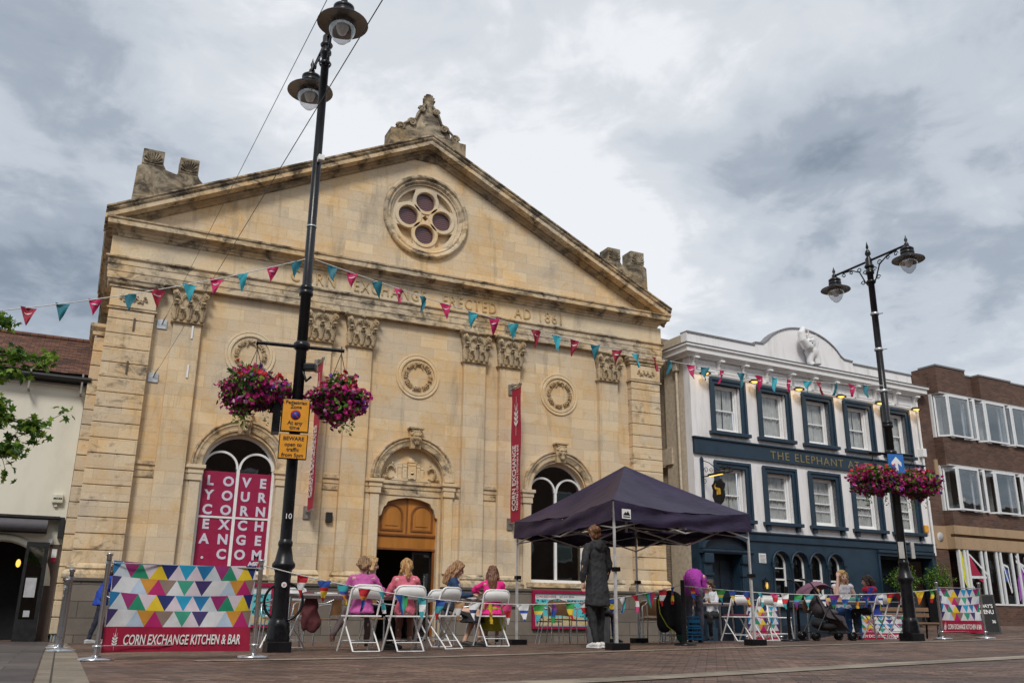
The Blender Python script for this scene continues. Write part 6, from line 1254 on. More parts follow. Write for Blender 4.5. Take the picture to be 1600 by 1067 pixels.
# ---------------------------------------------------------------- tree reaching in from the left
def tree():
    B = thing('tree', 'leafy maple reaching in from the left edge in front of the cream building', 'tree', (-2.7, 10.6, 0)); bk = M('bark'); rd = random.Random(77)
    MB().tube([(0, 0, -.1), (.02, 0, .8), (.06, .03, 1.9), (.02, .05, 3.0), (-.1, .1, 4.2), (-.05, .1, 5.4)], [.17, .14, .12, .10, .07, .03], 12).build('trunk', bk, B)
    limbs = []; lf = MB()
    def spray(path, r0, n, spread, size):
        MB().tube(path, [r0*(1-.8*i/(len(path)-1)) for i in range(len(path))], 7).build('limb', bk, B); pts = []
        P_ = [Vector(p) for p in path]
        tw = MB()
        for k in range(n):
            t = rd.uniform(.25, 1.0)*(len(P_)-1); i = min(int(t), len(P_)-2); c = P_[i].lerp(P_[i+1], t-i); d = Vector((rd.gauss(0, 1), rd.gauss(0, .8), rd.gauss(0, .55)))*spread*rd.random()
            e = c+d; tw.tube([c, c.lerp(e, .5)+Vector((0, 0, .02)), e], [.006, .004, .002], 4)
            for _ in range(rd.randint(6, 12)): pts.append(e+Vector((rd.gauss(0, .055), rd.gauss(0, .055), rd.gauss(0, .035))))
        leafcards(lf, pts, size, lambda: rd.choice((0, 1, 1, 2, 2)), 'maple', rd=rd, up=1.0); tw.build('twigs', bk, B)
    # these reach into the picture
    spray([(.06, .03, 2.0), (.6, .1, 2.45), (1.2, .25, 2.62), (1.75, .3, 2.50), (2.25, .38, 2.36)], .035, 95, .25, .088)
    spray([(.05, .03, 2.4), (.6, .1, 2.9), (1.2, .2, 3.12), (1.7, .3, 3.15), (2.15, .35, 3.17)], .035, 50, .17, .088)
    spray([(.04, .03, 2.2), (.6, .1, 2.7), (1.2, .2, 2.92), (1.85, .3, 2.95)], .03, 60, .17, .088)
    spray([(.03, .05, 2.9), (.6, .15, 3.2), (1.2, .2, 3.4), (1.75, .3, 3.52)], .03, 45, .16, .088)
    spray([(.05, .03, 1.9), (.7, .1, 2.1), (1.3, .2, 2.25), (1.75, .3, 2.14), (2.0, .3, 2.06)], .03, 60, .2, .085)
    spray([(.05, .03, 1.2), (.9, .1, 1.5), (1.5, .2, 1.50), (1.95, .25, 1.43)], .022, 10, .09, .075)
    for k in range(9):
        a = 1.6+rd.uniform(0, 3.2); z = 2.2+k*.38; L_ = rd.uniform(1.0, 1.6)*(1-.06*k); spray([(0, .05, z), (L_*.5*math.cos(a), L_*.5*math.sin(a), z+.4), (L_*math.cos(a), L_*math.sin(a), z+.6)], .035, 26, .35, .10)
    spray([(-.05, .1, 5.0), (.0, .1, 5.7), (.05, .1, 6.1)], .03, 24, .4, .10); lf.build('crown', LEAFS, B, fix=False)
tree()
# ---------------------------------------------------------------- odds and ends
def odds():
    gz = lambda x, y: (x, y, g(x, y))
    B = thing('bin', 'white round bin with a black liner behind the standing woman', 'bin', gz(8.62, 14.3)); MB().lathe([(.17, 0), (.19, .02), (.20, .52), (.205, .54), (.19, .54)], 22).build('drum', M('pale_grey_plastic', (.52, .54, .56), .4), B); MB().lathe([(.18, .50), (.24, .46), (.245, .52), (.22, .60), (.16, .62), (.0, .50)], 18).build('liner', M('bin_liner', (.02, .02, .022), .25, bump=.5), B)
    B = thing('crate_trolley', 'blue folding crate trolley beside the bending woman', 'trolley', gz(10.36, 13.9), -.3); B.scale = (.78, .78, .72); cb = M('crate_blue', (.02, .22, .46), .4)
    for z, w in ((.06, .19), (.22, .185), (.37, .15), (.50, .13)):
        m = MB().box(-w, w, -.16, .16, z, z+.012); 
        for a, b, c, d in ((-w, w, -.16, -.15), (-w, w, .15, .16), (-w, -w+.01, -.16, .16), (w-.01, w, -.16, .16)): m.box(a, b, c, d, z+.012, z+.045).box(a, b, c, d, z+.10, z+.13); 
        for x in (-w+.01, -w/3, w/3, w-.02): m.box(x, x+.012, -.16, -.15, z+.045, z+.10).box(x, x+.012, .15, .16, z+.045, z+.10)
        m.build('crate', cb, B)
    MB().tube([(-.10, .16, .1), (-.10, .17, .80), (.10, .17, .80), (.10, .16, .1)], .012, 8).build('handle', cb, B)
    for x in (-.19, .19): MB().lathe([(.0, -.02), (.045, -.02), (.045, .02), (0, .02)], 14, mat=T(x, .1, .045) @ Matrix.Rotation(R(90), 4, 'Y')).build('wheel', BLACK, B)
    # coat over a chair
    B = thing('coat', 'black coat draped over a folding chair beside the black post', 'coat', gz(9.83, 13.83), -.5); m = MB()
    m.ball((0, -.10, .70), (.26, .10, .20), 14); m.bbox(-.25, .24, -.20, -.03, .28, .72, .05); m.ball((-.12, -.12, .32), (.14, .09, .16), 12); m.ball((.14, -.12, .28), (.12, .08, .15), 12); m.ball((-.0, .05, .52), (.24, .2, .08), 14); m.ball((.0, -.12, .84), (.12, .07, .06), 10); o = remesh(m, .03, 3)
    o.v = [(a, b+.016*math.sin(a*30+c*3), c) for a, b, c in o.v]; o.build('cloth', M('black_cloth', (.012, .012, .014), .85, bump=.4), B); MB().tube([(-.22, -.19, .75), (-.20, -.22, .5), (-.08, -.22, .28), (.06, -.2, .18)], .008, 6).build('yellow_trim', M('vinyl_yellow'), B)
    folding((9.95, 13.95), 2.5, 'white folding chair under the black coat')
    B = thing('bag', 'dark green bag on the ground under the black coat', 'bag', gz(9.98, 13.70)); m = MB(); m.ball((0, 0, .16), (.12, .08, .17), 12); m.tube([(-.05, 0, .30), (0, 0, .38), (.05, 0, .30)], .01, 6); m.build('bag_body', M('dark_green_cloth', (.01, .10, .075), .7), B)
    # pushchair
    B = thing('pushchair', 'black and grey pushchair with a floral pink hood beside the right hand table', 'pushchair', gz(12.95, 13.25), -1.75); fr = M('black_frame'); GR = M('grey_fabric', (.075, .065, .075), .8, bump=.2)
    for s_ in (-1, 1):
        x = s_*.22; MB().tube([(x, -.52, 1.08), (x, -.40, 1.02), (x, .05, .45), (x, .38, .14)], .013, 8).tube([(x, -.05, .62), (x, -.36, .12)], .012, 8).tube([(x, .38, .14), (x, -.36, .14)], .009, 6).build('frame', fr, B)
        MB().tube([(x, -.52, 1.08), (x, -.62, 1.09)], .02, 8).build('grip', BLACK, B)
        for y in (.40, -.38):
            for q in (-.035, .035): MB().tube([(x+q+.075*0, y+.065*math.cos(a*PI/8), .082+.065*math.sin(a*PI/8)) for a in range(16)], .017, 7, closed=True).lathe([(.0, -.008), (.05, -.008), (.05, .008), (0, .008)], 12, mat=T(x+q, y, .082) @ Matrix.Rotation(R(90), 4, 'Y')).build('wheel', BLACK, B)
    m = MB(); m.poly([[(-.36, .95), (-.30, .97), (.0, .48), (.26, .44), (.34, .20), (.30, .18), (.22, .36), (-.03, .40), (-.10, .42)]], -.2, .2, axis='X'); m.build('seat', GR, B)
    m = MB(); vs = []
    for i in range(9):
        a = R(20+15*i)
        for j in range(9): u = j/8*2-1; vs.append((u*.23, -.15-.33*math.cos(a), .72+.34*math.sin(a)*(1-.18*u*u)))
    m.add(vs, [(i*9+j, i*9+j+1, (i+1)*9+j+1, (i+1)*9+j) for i in range(8) for j in range(8)], 0, True).build('hood', M('mauve_fabric', (.20, .09, .14), .8), B, fix=False)
    m = MB(); m.ball((0, .0, .25), (.16, .22, .08), 14); m.ball((0, -.18, .30), (.15, .11, .09), 12); wobm = remesh(m, .02, 2); wobm.build('basket', M('black_cloth', (.012, .012, .014), .85, bump=.4), B)
    m = MB(); m.ball((0, -.14, .62), (.19, .13, .19), 14); m.ball((0, .08, .50), (.18, .18, .07), 12); m.ball((0, -.27, .80), (.18, .07, .17), 12); remesh(m, .02, 2).build('seat_shell', GR, B)
    m = MB(); vs = []
    for i in range(12):
        for j in range(7): vs.append((-.25+.02*math.sin(i), -.22+.5*i/11, 1.0-.30*i/11-.055*j+.01*math.sin(i*2+j)))
    t = NT('floral'); t.col(t.ramp(t.noise(14, 2), [(.42, (.62, .55, .55)), (.5, (.55, .12, .16)), (.6, (.62, .30, .32))])); m.add(vs, [(i*7+j, i*7+j+1, (i+1)*7+j+1, (i+1)*7+j) for i in range(11) for j in range(6)], 0, True).build('blanket', t.m, B, fix=False)
    m = MB(); m.ball((-.27, -.20, .62), (.05, .10, .13), 12); m.build('tan_bag', M('tan_leather', (.24, .12, .06), .6), B)
    # things on the tables
    for (x, y, c, n, lb) in ((3.25, 12.62, (.75, .75, .75), 'paper_stack', 'white craft paper on the left table'), (4.6, 12.75, (.20, .35, .55), 'craft_box', 'blue craft box on the left table'), (6.0, 14.15, (.7, .7, .72), 'paper_stack', 'white craft paper on the middle table'), (13.45, 13.8, (.65, .45, .08), 'craft_box', 'yellow craft box on the right hand table'), (14.1, 13.7, (.05, .30, .25), 'craft_box', 'green craft box on the right hand table'), (13.85, 13.9, (.6, .25, .1), 'craft_box', 'orange craft tray on the right hand table'), (11.1, 15.0, (.55, .12, .22), 'craft_box', 'pink craft box on the table before the pub door')):
        hh = .02 if n[0] == 'p' else .05; tag(MB().bbox(x-.14, x+.14, y-.1, y+.1, g(x, y)+.737, g(x, y)+.737+hh, .006).build(n, M(n+str(int(c[0]*100)), c, .5)), lb, 'craft supplies')
    B = thing('cup', 'clear plastic cup on the right hand table by the red coated child', 'cup', (14.35, 13.66, g(14.35, 13.66)+.737)); MB().lathe([(.03, 0), (.04, .12), (.037, .12), (.028, .006)], 14).build('cup_body', glass('lantern_glass'), B); MB().lathe([(0, .125), (.042, .12), (.042, .13), (0, .13)], 14).build('lid', WHITE, B)
odds()

# ================================================================ people
SKIN = {}
def skin_mat(n, c): return M('skin_'+n, c, .5, var=.05, scale=14)
STAND = dict(pel=(0, 0, .93), waist=(0, .0, 1.06), chest=(0, .0, 1.28), neck=(0, -.01, 1.45), head=(0, .02, 1.585), shL=(-.165, -.01, 1.385), shR=(.165, -.01, 1.385), elL=(-.23, -.03, 1.13), elR=(.23, -.03, 1.13), haL=(-.22, .07, .90), haR=(.22, .07, .90), hpL=(-.09, 0, .90), hpR=(.09, 0, .90), knL=(-.10, .02, .50), knR=(.10, .02, .50), anL=(-.10, -.03, .09), anR=(.10, -.03, .09))
SIT = dict(pel=(0, 0, .555), waist=(0, -.01, .68), chest=(0, .02, .89), neck=(0, .05, 1.05), head=(0, .09, 1.185), shL=(-.16, .03, .995), shR=(.16, .03, .995), elL=(-.21, .14, .77), elR=(.21, .14, .77), haL=(-.10, .37, .775), haR=(.10, .37, .775), hpL=(-.09, .03, .54), hpR=(.09, .03, .54), knL=(-.10, .42, .53), knR=(.10, .42, .53), anL=(-.10, .40, .09), anR=(.10, .40, .09))
def wob(o, amp, f, seed):
    nv = []
    for v in o.v:
        p = Vector(v); d = noise.noise_vector(Vector((p.x*f+seed, p.y*f, p.z*f*.7))); nv.append(tuple(p+d*amp))
    o.v = nv; return o
def person(label, loc, rz, base, pose=None, s=1.0, skin='light', top=('white', (.6, .6, .6)), bottom=('navy', (.02, .03, .07)), shoe=(.03, .03, .03), hair=('blonde', (.45, .28, .12)), hstyle='long', sleeve='long', hyaw=0, hpit=.15, skirt=None, coat=False, face=False, glasses=False, under=None, hem=None):
    seat = .50; P_ = dict(base); P_.update(pose or {})
    zo = seat if base is SIT else 0
    J = {k: Vector((v[0]*s, v[1]*s, zo+(v[2]-zo)*s)) for k, v in P_.items()}
    gz = g(loc[0], loc[1]); B = thing('person', label, 'person', (loc[0], loc[1], gz), rz)
    SM = skin_mat(skin, {'light': (.60, .36, .26), 'pale': (.66, .43, .33)}[skin]); fwd = Vector((0, 1, 0))
    def limb(m, a, b, r0, r1, mid=None, n=9):
        a, b = Vector(a), Vector(b); m.tube([a, a.lerp(b, .3), a.lerp(b, .7), b], [r0*s, (mid or (r0*.55+r1*.45))*s, (r0*.3+r1*.7)*s, r1*s], n); m.ball(a, r0*s, 8); m.ball(b, r1*s, 8)
    def torso(m, k=1.0, lowz=None):
        p, w, c, nk = J['pel'], J['waist'], J['chest'], J['neck']; rings = [(p-(w-p)*.6, .125, .10), (p, .155, .115), (w, .125, .095), (w.lerp(c, .5), .14, .10), (c, .155, .105), (c.lerp(nk, .55), .14, .085), (c.lerp(nk, .85), .085, .07), (nk, .052, .052)]; vs = []; n = 16
        for i, (q, rx, ry) in enumerate(rings):
            d = (rings[min(i+1, len(rings)-1)][0]-rings[max(i-1, 0)][0]).normalized(); x = Vector((1, 0, 0)); y = d.cross(x).normalized(); 
            for j in range(n): a = 2*PI*j/n; vs.append(q+x*rx*s*k*math.cos(a)+y*ry*s*k*math.sin(a))
        fs = [(i*n+j, i*n+(j+1) % n, (i+1)*n+(j+1) % n, (i+1)*n+j) for i in range(len(rings)-1) for j in range(n)]; fs += [tuple(range(n))[::-1], tuple(range((len(rings)-1)*n, len(rings)*n))]; m.add(vs, fs)
        m.ball(J['pel'], (.14*s*k, .11*s*k, .11*s*k), 10)
        for q in 'LR': limb(m, J['chest'].lerp(J['neck'], .75), J['sh'+q], .055*k, .058*k)
    Hm = Matrix.Translation(J['head']) @ Matrix.Rotation(hyaw, 4, 'Z') @ Matrix.Rotation(-hpit, 4, 'X') @ Matrix.Scale(s**.45, 4)
    # ---- the body, one continuous surface
    b = MB(); torso(b, .90); limb(b, J['neck']-(J['neck']-J['chest'])*.25, J['head']+Vector((0, -.01, -.06))*s, .05, .046)
    h = MB(); h.ball((0, -.012, .02), (.073, .092, .098), 14); h.ball((0, .018, -.045), (.055, .062, .062), 12); h.ball((0, .052, -.083), (.024, .022, .02), 8); h.ball((0, .088, -.012), (.0135, .022, .028), 8); h.ball((0, .098, -.026), (.015, .014, .012), 8)
    for q in (-1, 1): h.ball((q*.072, -.005, -.005), (.012, .022, .032), 8); h.ball((q*.036, .062, -.03), (.022, .02, .024), 8)
    h.ball((0, .068, .022), (.05, .018, .013), 8); h.ball((0, .078, -.055), (.024, .012, .010), 8); h.xf(Hm); b.add(h.v, h.f)
    for q, sg in (('L', -1), ('R', 1)):
        limb(b, J['sh'+q], J['el'+q], .043, .036); limb(b, J['el'+q], J['ha'+q], .036, .024, .036)
        d = (J['ha'+q]-J['el'+q]).normalized(); sd_ = d.cross(Vector((0, 0, 1))) if abs(d.z) < .8 else Vector((1, 0, 0)); sd_.normalize(); up = sd_.cross(d).normalized(); pc = J['ha'+q]+d*.05*s
        b.tube([J['ha'+q], pc-d*.02*s, pc+d*.03*s], [.022*s, .030*s, .026*s], 8); 
        for i, (o_, L_) in enumerate(((-.030, .060), (-.010, .070), (.010, .066), (.030, .052))):
            p0 = pc+d*.03*s+sd_*o_*s*.9; b.tube([p0-d*.03*s, p0, p0+d*L_*.5*s-up*.008*s, p0+d*L_*.85*s-up*.03*s], [.0105*s, .0098*s, .0092*s, .0075*s], 7)
        t0 = pc-sd_*sg*.018*s; b.tube([t0-d*.01*s, t0-sd_*sg*.022*s+d*.018*s, t0-sd_*sg*.03*s+d*.048*s], [.013*s, .0115*s, .009*s], 7)
        limb(b, J['hp'+q], J['kn'+q], .078, .052); limb(b, J['kn'+q], J['an'+q], .052, .034, .054); f_ = J['an'+q]; b.tube([f_+Vector((0, -.03, -.02))*s, f_+Vector((0, .05, -.045))*s, f_+Vector((0, .15, -.06))*s], [.035*s, .036*s, .024*s], 8)
    remesh(b, .0085, 1).build('body', SM, B)
    cm = lambda kv, r=.8: M('cloth_'+kv[0], kv[1], r, var=.14, scale=12, bump=.25)
    # ---- top
    t = MB(); torso(t, 1.06)
    for q in 'LR':
        if sleeve == 'none': continue
        limb(t, J['sh'+q], J['el'+q], .062 if not coat else .064, .050 if not coat else .055)
        if sleeve == 'long': limb(t, J['el'+q], J['el'+q].lerp(J['ha'+q], .9), .052 if not coat else .054, .036 if not coat else .044)
    if hem:                                           # coat or long jumper skirts
        p, w = J['pel'], J['waist']; dn = hem*s; n = 20; vs = []; rings = [(w+(J['chest']-w)*.5, .145, .115), (w, .15, .12), (p, .17, .135), (p+Vector((0, -.01, -dn*.5)), .185, .145), (p+Vector((0, -.01, -dn)), .20, .155)]
        for q, rx, ry in rings:
            for j in range(n): a = 2*PI*j/n; fold = 1+.05*math.sin(a*7)*(q.z < p.z); vs.append(q+Vector((rx*s*fold*math.cos(a), ry*s*fold*math.sin(a), 0)))
        t.add(vs, [(i*n+j, i*n+(j+1) % n, (i+1)*n+(j+1) % n, (i+1)*n+j) for i in range(4) for j in range(n)]+[tuple(range(n)), tuple(range(4*n, 5*n))[::-1]])
    if coat:
        bk = J['neck']+Vector((0, -.085, -.05))*s; t.ball(bk, (.11*s, .055*s, .085*s), 12); t.tube([J['neck']+Vector((s*.085*math.cos(a), s*(-.02+.075*math.sin(a)), s*(-.005-.02*math.sin(a)))) for a in [PI*2*i/14 for i in range(14)]], .028*s, 7, closed=True)
    wob(wob(remesh(t, .0115, 1), .018 if coat else .012, 11, loc[0]), .010, 27, 5).build('coat' if coat else 'top', cm(top), B)
    if under: m = MB(); m.ball(J['chest']+Vector((0, .055, .02))*s, (.085*s, .065*s, .16*s), 12); m.build('shirt', cm(under), B)
    # ---- bottom
    m = MB()
    if skirt:
        kc = (J['knL']+J['knR'])/2; p = J['pel']; n = 22; L_ = skirt*s; vs = []
        if base is SIT: rings = [(p+Vector((0, 0, .1))*s, .15, .12), (p, .18, .16), (p.lerp(kc, .5)+Vector((0, 0, -.03)), .20, .19), (kc+Vector((0, -.05, -.08))*s, .22, .16), (kc+Vector((0, -.08, -L_/s))*s, .26, .20)]
        else: rings = [(p+Vector((0, 0, .1))*s, .14, .11), (p, .17, .13), (p+Vector((0, 0, -L_*.5)), .2, .16), (p+Vector((0, 0, -L_)), .22, .18)]
        for q, rx, ry in rings:
            for j in range(n): a = 2*PI*j/n; fd = 1+.08*math.sin(a*8+q.z*9); vs.append(q+Vector((rx*s*fd*math.cos(a), ry*s*fd*math.sin(a), 0)))
        k = len(rings); m.add(vs, [(i*n+j, i*n+(j+1) % n, (i+1)*n+(j+1) % n, (i+1)*n+j) for i in range(k-1) for j in range(n)]+[tuple(range(n)), tuple(range((k-1)*n, k*n))[::-1]])
        wob(remesh(m, .015, 1), .012, 9, 3).build('skirt', cm(bottom), B)
    else:
        m.ball(J['pel']+Vector((0, 0, -.0)), (.155*s, .125*s, .12*s), 12)
        for q in 'LR': limb(m, J['hp'+q], J['kn'+q], .092, .064); limb(m, J['kn'+q], J['kn'+q].lerp(J['an'+q], .96), .062, .048, .062)
        wob(remesh(m, .0125, 1), .014, 17, 8).build('trousers', cm(bottom), B)
    for q in 'LR':
        a = J['an'+q]; m = MB(); m.tube([a+Vector((0, -.06, -.045))*s, a+Vector((0, .0, -.03))*s, a+Vector((0, .08, -.048))*s, a+Vector((0, .165, -.06))*s], [.030*s, .043*s, .040*s, .026*s], 10); m.ball(a+Vector((0, -.05, -.04))*s, .036*s, 8); m.ball(a+Vector((0, .165, -.062))*s, .028*s, 8); m.box(a.x-.036*s, a.x+.036*s, a.y-.08*s, a.y+.17*s, a.z-.088*s, a.z-.07*s)
        remesh(m, .009, 1).build('shoe', M('shoe%d' % int(shoe[0]*100), shoe, .6), B)
    # ---- hair
    m = MB(); m.ball((0, -.022, .035), (.087, .100, .100), 14); m.ball((0, -.062, -.01), (.078, .062, .085), 12)
    if hstyle in ('long', 'curly', 'bob'):
        ln = {'long': .30, 'curly': .14, 'bob': .12}[hstyle]
        m.ball((0, -.075, -.06), (.085, .05, .09), 12); m.tube([(0, -.07, 0), (0, -.085, -ln*.5), (0, -.08, -ln)], [.075, .08, .055], 12)
        for q in (-1, 1): m.tube([(q*.055, .025, .065), (q*.084, .015, .0), (q*.088, -.005, -.08), (q*.08, -.01, -ln*.85)], [.026, .026, .03, .018], 8)
        if hstyle == 'curly':
            for _ in range(22): a, z = rnd.uniform(PI, 2*PI), rnd.uniform(-.14, .10); m.ball((.09*math.cos(a), .095*math.sin(a)+.01, z), .03, 6)
    elif hstyle == 'bun': m.ball((0, -.115, .055), (.058, .055, .055), 12); m.ball((0, -.10, .0), .03, 8)
    elif hstyle == 'pony': m.ball((0, -.115, .055), .026, 8); m.tube([(0, -.12, .06), (0, -.165, .03), (.01, -.165, -.06), (.02, -.14, -.16), (.02, -.12, -.21)], [.022, .035, .038, .028, .01], 10)
    elif hstyle == 'braid':
        for i in range(9): a = PI*i/8; m.ball((.085*math.cos(a), -.075-.035*math.sin(a), .0-.035*math.sin(a)), .024, 7)
        m.ball((0, -.11, -.05), (.045, .035, .04), 8)
    for q in (-1, 1): m.tube([(0, .055, .105), (q*.04, .062, .085), (q*.075, .03, .045), (q*.083, .0, -.01)], [.012, .016, .018, .014], 7)
    hr = remesh(m, .0075, 1); hr.v = [(a+.006*math.sin(b_*180+c_*30), b_+.006*math.sin(a*190+c_*25), c_) for a, b_, c_ in hr.v]; hr = wob(hr, .012, 26, loc[1]); hr.xf(Hm)
    t = NT('hair_'+hair[0]) if 'hair_'+hair[0] not in MATS else None
    if t: hc = hair[1]; t.b.inputs['Roughness'].default_value = .45; nz = t.noise(38, 4, .6, .2, t.scaled(t.o, (1.6, 1.6, .16))); t.col(t.ramp(nz, [(.32, tuple(x*.45 for x in hc)), (.68, tuple(min(1, x*1.35) for x in hc))])); t.bump(nz, .7, .01); MATS['hair_'+hair[0]] = t.m
    hr.build('hair', MATS['hair_'+hair[0]], B)
    for q in (-1, 1):
        MB().ball((q*.031, .079, .002), (.012, .007, .0065), 10).xf(Hm).build('eye', M('eye_dark', (.03, .025, .02), .2), B)
        if glasses: MB().tube([(q*.032+.021*math.cos(a*PI/7), .094, .0+.016*math.sin(a*PI/7)) for a in range(14)], .0026, 5, closed=True).tube([(q*.053, .092, .002), (q*.076, .02, .006)], .0024, 5).xf(Hm).build('spectacles', BLACK, B)
    MB().ball((0, .088, -.055), (.020, .006, .0055), 10).xf(Hm).build('mouth', M('lips', (.40, .13, .12), .5), B)
    return B
PEOPLE = [
 person('person in a blue jacket leaning by the left corner of the stone hall', (.72, 21.05), -1.35, STAND, dict(chest=(0, .10, 1.25), neck=(0, .16, 1.41), head=(0, .22, 1.53), shL=(-.16, .12, 1.35), shR=(.16, .12, 1.35), elL=(-.2, .22, 1.12), elR=(.2, .22, 1.12), haL=(-.08, .42, 1.1), haR=(.08, .42, 1.1), knL=(-.1, .08, .5), knR=(.1, -.06, .5), anL=(-.1, .12, .09), anR=(.1, -.18, .09)), .95, top=('blue', (.012, .05, .36)), bottom=('dark', (.012, .014, .03)), hair=('dark_brown', (.06, .032, .02)), hstyle='bob', hem=.14, shoe=(.4, .4, .4)),
 person('child with braided hair and a lilac pink jumper, back turned', (3.60, 12.05), -.30, SIT, dict(haL=(-.25, .34, .80), elL=(-.28, .12, .80), haR=(.25, .32, .80), elR=(.30, .12, .80), knL=(-.22, .36, .50), anL=(-.42, .30, .16)), .88, skin='pale', top=('lilac_pink', (.52, .10, .34)), bottom=('patterned_grey', (.12, .09, .09)), hair=('light_brown', (.26, .15, .07)), hstyle='braid', hpit=.25, shoe=(.10, .04, .03), hem=.06),
 person('person with blonde hair and a black top seated behind the lilac pink child', (3.98, 13.25), -2.0, SIT, {}, 1.0, top=('black', (.015, .015, .018)), bottom=('black', (.015, .015, .018)), hair=('blonde', (.52, .33, .15)), hstyle='bob', hyaw=.35),
 person('child with a blonde ponytail and a coral pink top, back turned', (4.18, 11.97), -.34, SIT, dict(haL=(-.18, .34, .80), elL=(-.28, .10, .78), anL=(-.08, .22, .14), anR=(.09, .22, .14), knL=(-.09, .30, .50), knR=(.09, .30, .50)), .86, skin='pale', top=('coral', (.62, .14, .20)), bottom=('dusty_brown', (.20, .09, .07)), hair=('ponytail_blonde', (.48, .27, .10)), hstyle='pony', hpit=.3, shoe=(.25, .15, .11)),
 person('small child with blonde hair facing the camera across the left table', (4.62, 13.25), 2.75, SIT, {}, .82, skin='pale', top=('pale_grey', (.30, .32, .38)), bottom=('black', (.015, .015, .018)), hair=('ponytail_blonde', (.48, .27, .10)), hstyle='long', hpit=.35, face=True),
 person('seated person in a denim jacket, glasses and black skirt looking down', (5.62, 13.85), -2.05, SIT, dict(haL=(.02, .33, .79), elL=(-.2, .14, .78), haR=(.08, .35, .79), knL=(-.07, .40, .52), anL=(.02, .22, .09), anR=(.08, .46, .09)), 1.0, top=('denim', (.018, .05, .12)), bottom=('black_skirt', (.010, .010, .012)), skirt=.16, hair=('dark_blonde', (.32, .17, .08)), hstyle='long', hpit=.45, glasses=True, under=('oatmeal', (.48, .42, .38)), hyaw=.1),
 person('child with long brown hair in a hot pink cardigan and yellow green skirt', (6.11, 13.36), -.42, SIT, dict(haL=(-.26, .36, .86), elL=(-.34, .16, .90), haR=(.16, .34, .80)), .88, top=('hot_pink', (.78, .02, .24)), bottom=('yellow_green', (.36, .34, .03)), skirt=.34, hair=('long_brown', (.17, .07, .035)), hstyle='long', hpit=.2, hem=.08),
 person('standing person in a long dark grey coat and white trainers, hair in a bun', (7.08, 11.78), .22, STAND, dict(elL=(-.26, -.03, 1.14), haL=(-.24, .02, .90), anL=(-.14, -.12, .09), knL=(-.12, .0, .5), anR=(.12, .06, .09), knR=(.11, .05, .50), elR=(.25, -.02, 1.14), haR=(.26, .1, .93)), 1.03, top=('dark_grey_coat', (.024, .024, .028)), bottom=('black_jeans', (.012, .012, .014)), hair=('auburn', (.19, .085, .035)), hstyle='bun', coat=True, hem=.36, shoe=(.70, .68, .66), hyaw=-.5, hpit=-.05),
 person('person in a cream top and jeans seated behind the standing woman', (8.72, 14.75), -1.4, SIT, dict(chest=(0, .10, .86), neck=(0, .2, 1.0), head=(0, .26, 1.12), shL=(-.16, .14, .95), shR=(.16, .14, .95), elL=(-.2, .35, .80), elR=(.2, .35, .80), haL=(-.05, .56, .74), haR=(.06, .56, .72), knL=(-.1, .48, .52), anL=(-.1, .50, .09), knR=(.1, .48, .52), anR=(.1, .50, .09)), 1.0, top=('cream', (.60, .55, .42)), bottom=('mid_jeans', (.03, .08, .19)), hair=('light_brown', (.26, .15, .07)), hstyle='bob', hpit=.6),
 person('person in a purple jumper and grey trousers bending forward before the pub door', (10.50, 14.0), -.72, STAND, dict(pel=(0, -.05, .90), waist=(0, .02, 1.06), chest=(0, .26, 1.21), neck=(0, .44, 1.20), head=(0, .56, 1.18), shL=(-.16, .38, 1.16), shR=(.16, .38, 1.16), elL=(-.17, .42, .90), elR=(.17, .42, .90), haL=(-.08, .60, .76), haR=(.08, .60, .76), hpL=(-.09, -.05, .88), hpR=(.09, -.05, .88)), 1.0, top=('purple', (.36, .03, .34)), bottom=('grey_trousers', (.13, .12, .15)), hair=('brown', (.16, .08, .045)), hstyle='bob', hpit=1.0),
 person('person with curly dark hair and a white top reaching across a table', (12.35, 15.85), 2.1, SIT, dict(haL=(-.15, .52, .80), elL=(-.2, .28, .80), haR=(.1, .52, .80), elR=(.22, .28, .80)), .92, top=('white_cotton', (.58, .58, .62)), bottom=('black', (.015, .015, .018)), hair=('curly_dark', (.07, .035, .022)), hstyle='curly', hpit=.35),
 person('person with long blonde hair and a white vest resting head on hand', (14.55, 14.35), 2.75, SIT, dict(haL=(.0, .36, .79), haR=(.13, .16, 1.16), elR=(.22, .26, .80), knL=(-.1, .36, .52)), 1.08, skin='pale', top=('white_vest', (.78, .76, .80)), sleeve='none', bottom=('bright_jeans', (.02, .09, .28)), hair=('golden', (.50, .30, .11)), hstyle='long', hpit=.12, face=True, hyaw=.15),
 person('small child with short blonde curls between the pushchair and the right hand table', (13.98, 14.55), -1.9, SIT, {}, .78, skin='pale', top=('stripe_cream', (.5, .45, .4)), bottom=('black', (.015, .015, .018)), hair=('ponytail_blonde', (.48, .27, .10)), hstyle='curly', hpit=.3),
 person('child with brown hair in a red and blue coat on a white chair', (14.68, 13.68), .80, SIT, dict(haL=(-.15, .36, .80), haR=(.15, .36, .80)), .90, top=('royal_blue', (.02, .04, .30)), bottom=('black', (.015, .015, .018)), hair=('dark_brown', (.06, .032, .02)), hstyle='bob', hpit=.2, hem=.12, coat=True),
]
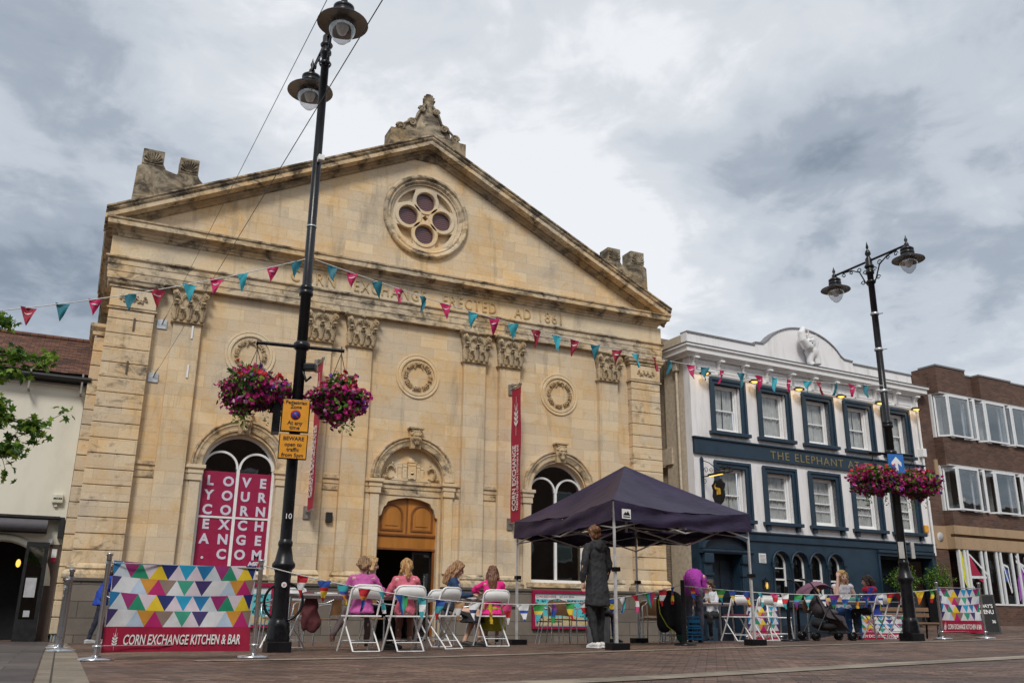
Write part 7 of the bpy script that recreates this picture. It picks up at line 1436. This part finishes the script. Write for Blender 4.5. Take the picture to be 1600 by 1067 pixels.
def extras():
    k = PEOPLE[-1]; m = MB(); m.tube([(.12*math.cos(a), .045+.09*math.sin(a), .955) for a in [i*PI/8 for i in range(16)]], .062, 8, closed=True); m.ball((-.13, .03, .93), (.07, .07, .07), 10); m.ball((.13, .03, .93), (.07, .07, .07), 10); remesh(m, .012, 1).build('red_yoke', M('cloth_red_yoke', (.50, .015, .05), .8), k)
    MB().tube([(.14, .02, .85), (.10, -.12, .70), (.12, -.10, .55)], .035, 8).build('yellow_sleeve_panel', M('vinyl_yellow'), k)
    B = thing('backpack', 'slim black backpack worn by the standing person in a grey coat', 'backpack', (7.08, 11.78, g(7.08, 11.78)), .22); m = MB(); m.ball((-.20, .04, 1.22), (.045, .05, .2), 10); remesh(m, .015, 1).build('pack_body', M('black_cloth'), B)
    B = thing('handbag', 'black bag held on the lap of the seated person in cream', 'bag', (8.72, 14.75, g(8.72, 14.75)), -1.4); m = MB(); m.ball((0, .50, .58), (.14, .10, .13), 12); m.tube([(-.08, .5, .68), (0, .5, .78), (.08, .5, .68)], .012, 7); remesh(m, .015, 1).build('bag_body', M('black_leather', (.015, .014, .015), .4), B)
    B = thing('easel_leg', 'folded silver stand held by the person in blue', 'stand', (1.1, 20.9, g(1.1, 20.9)), 0); MB().tube([(-.35, 0, .95), (.05, -.1, .78)], .018, 8).build('rod', CHROME, B); MB().tube([(-.28, 0, 0), (-.05, 0, .32)], .02, 8).build('leg', CHROME, B)
    B = thing('coat', 'maroon coat hanging over the left side of the left table', 'coat', (3.05, 12.62, g(3.05, 12.62)), .3); m = MB(); m.ball((0, 0, .56), (.11, .06, .2), 10); m.ball((.05, 0, .38), (.13, .05, .16), 10); m.ball((-.07, 0, .42), (.06, .05, .18), 8); m.ball((-.04, .02, .73), (.11, .10, .035), 10); wob(remesh(m, .018, 2), .02, 12, 2).build('cloth', M('cloth_maroon', (.12, .03, .035), .85, bump=.3), B)
extras()
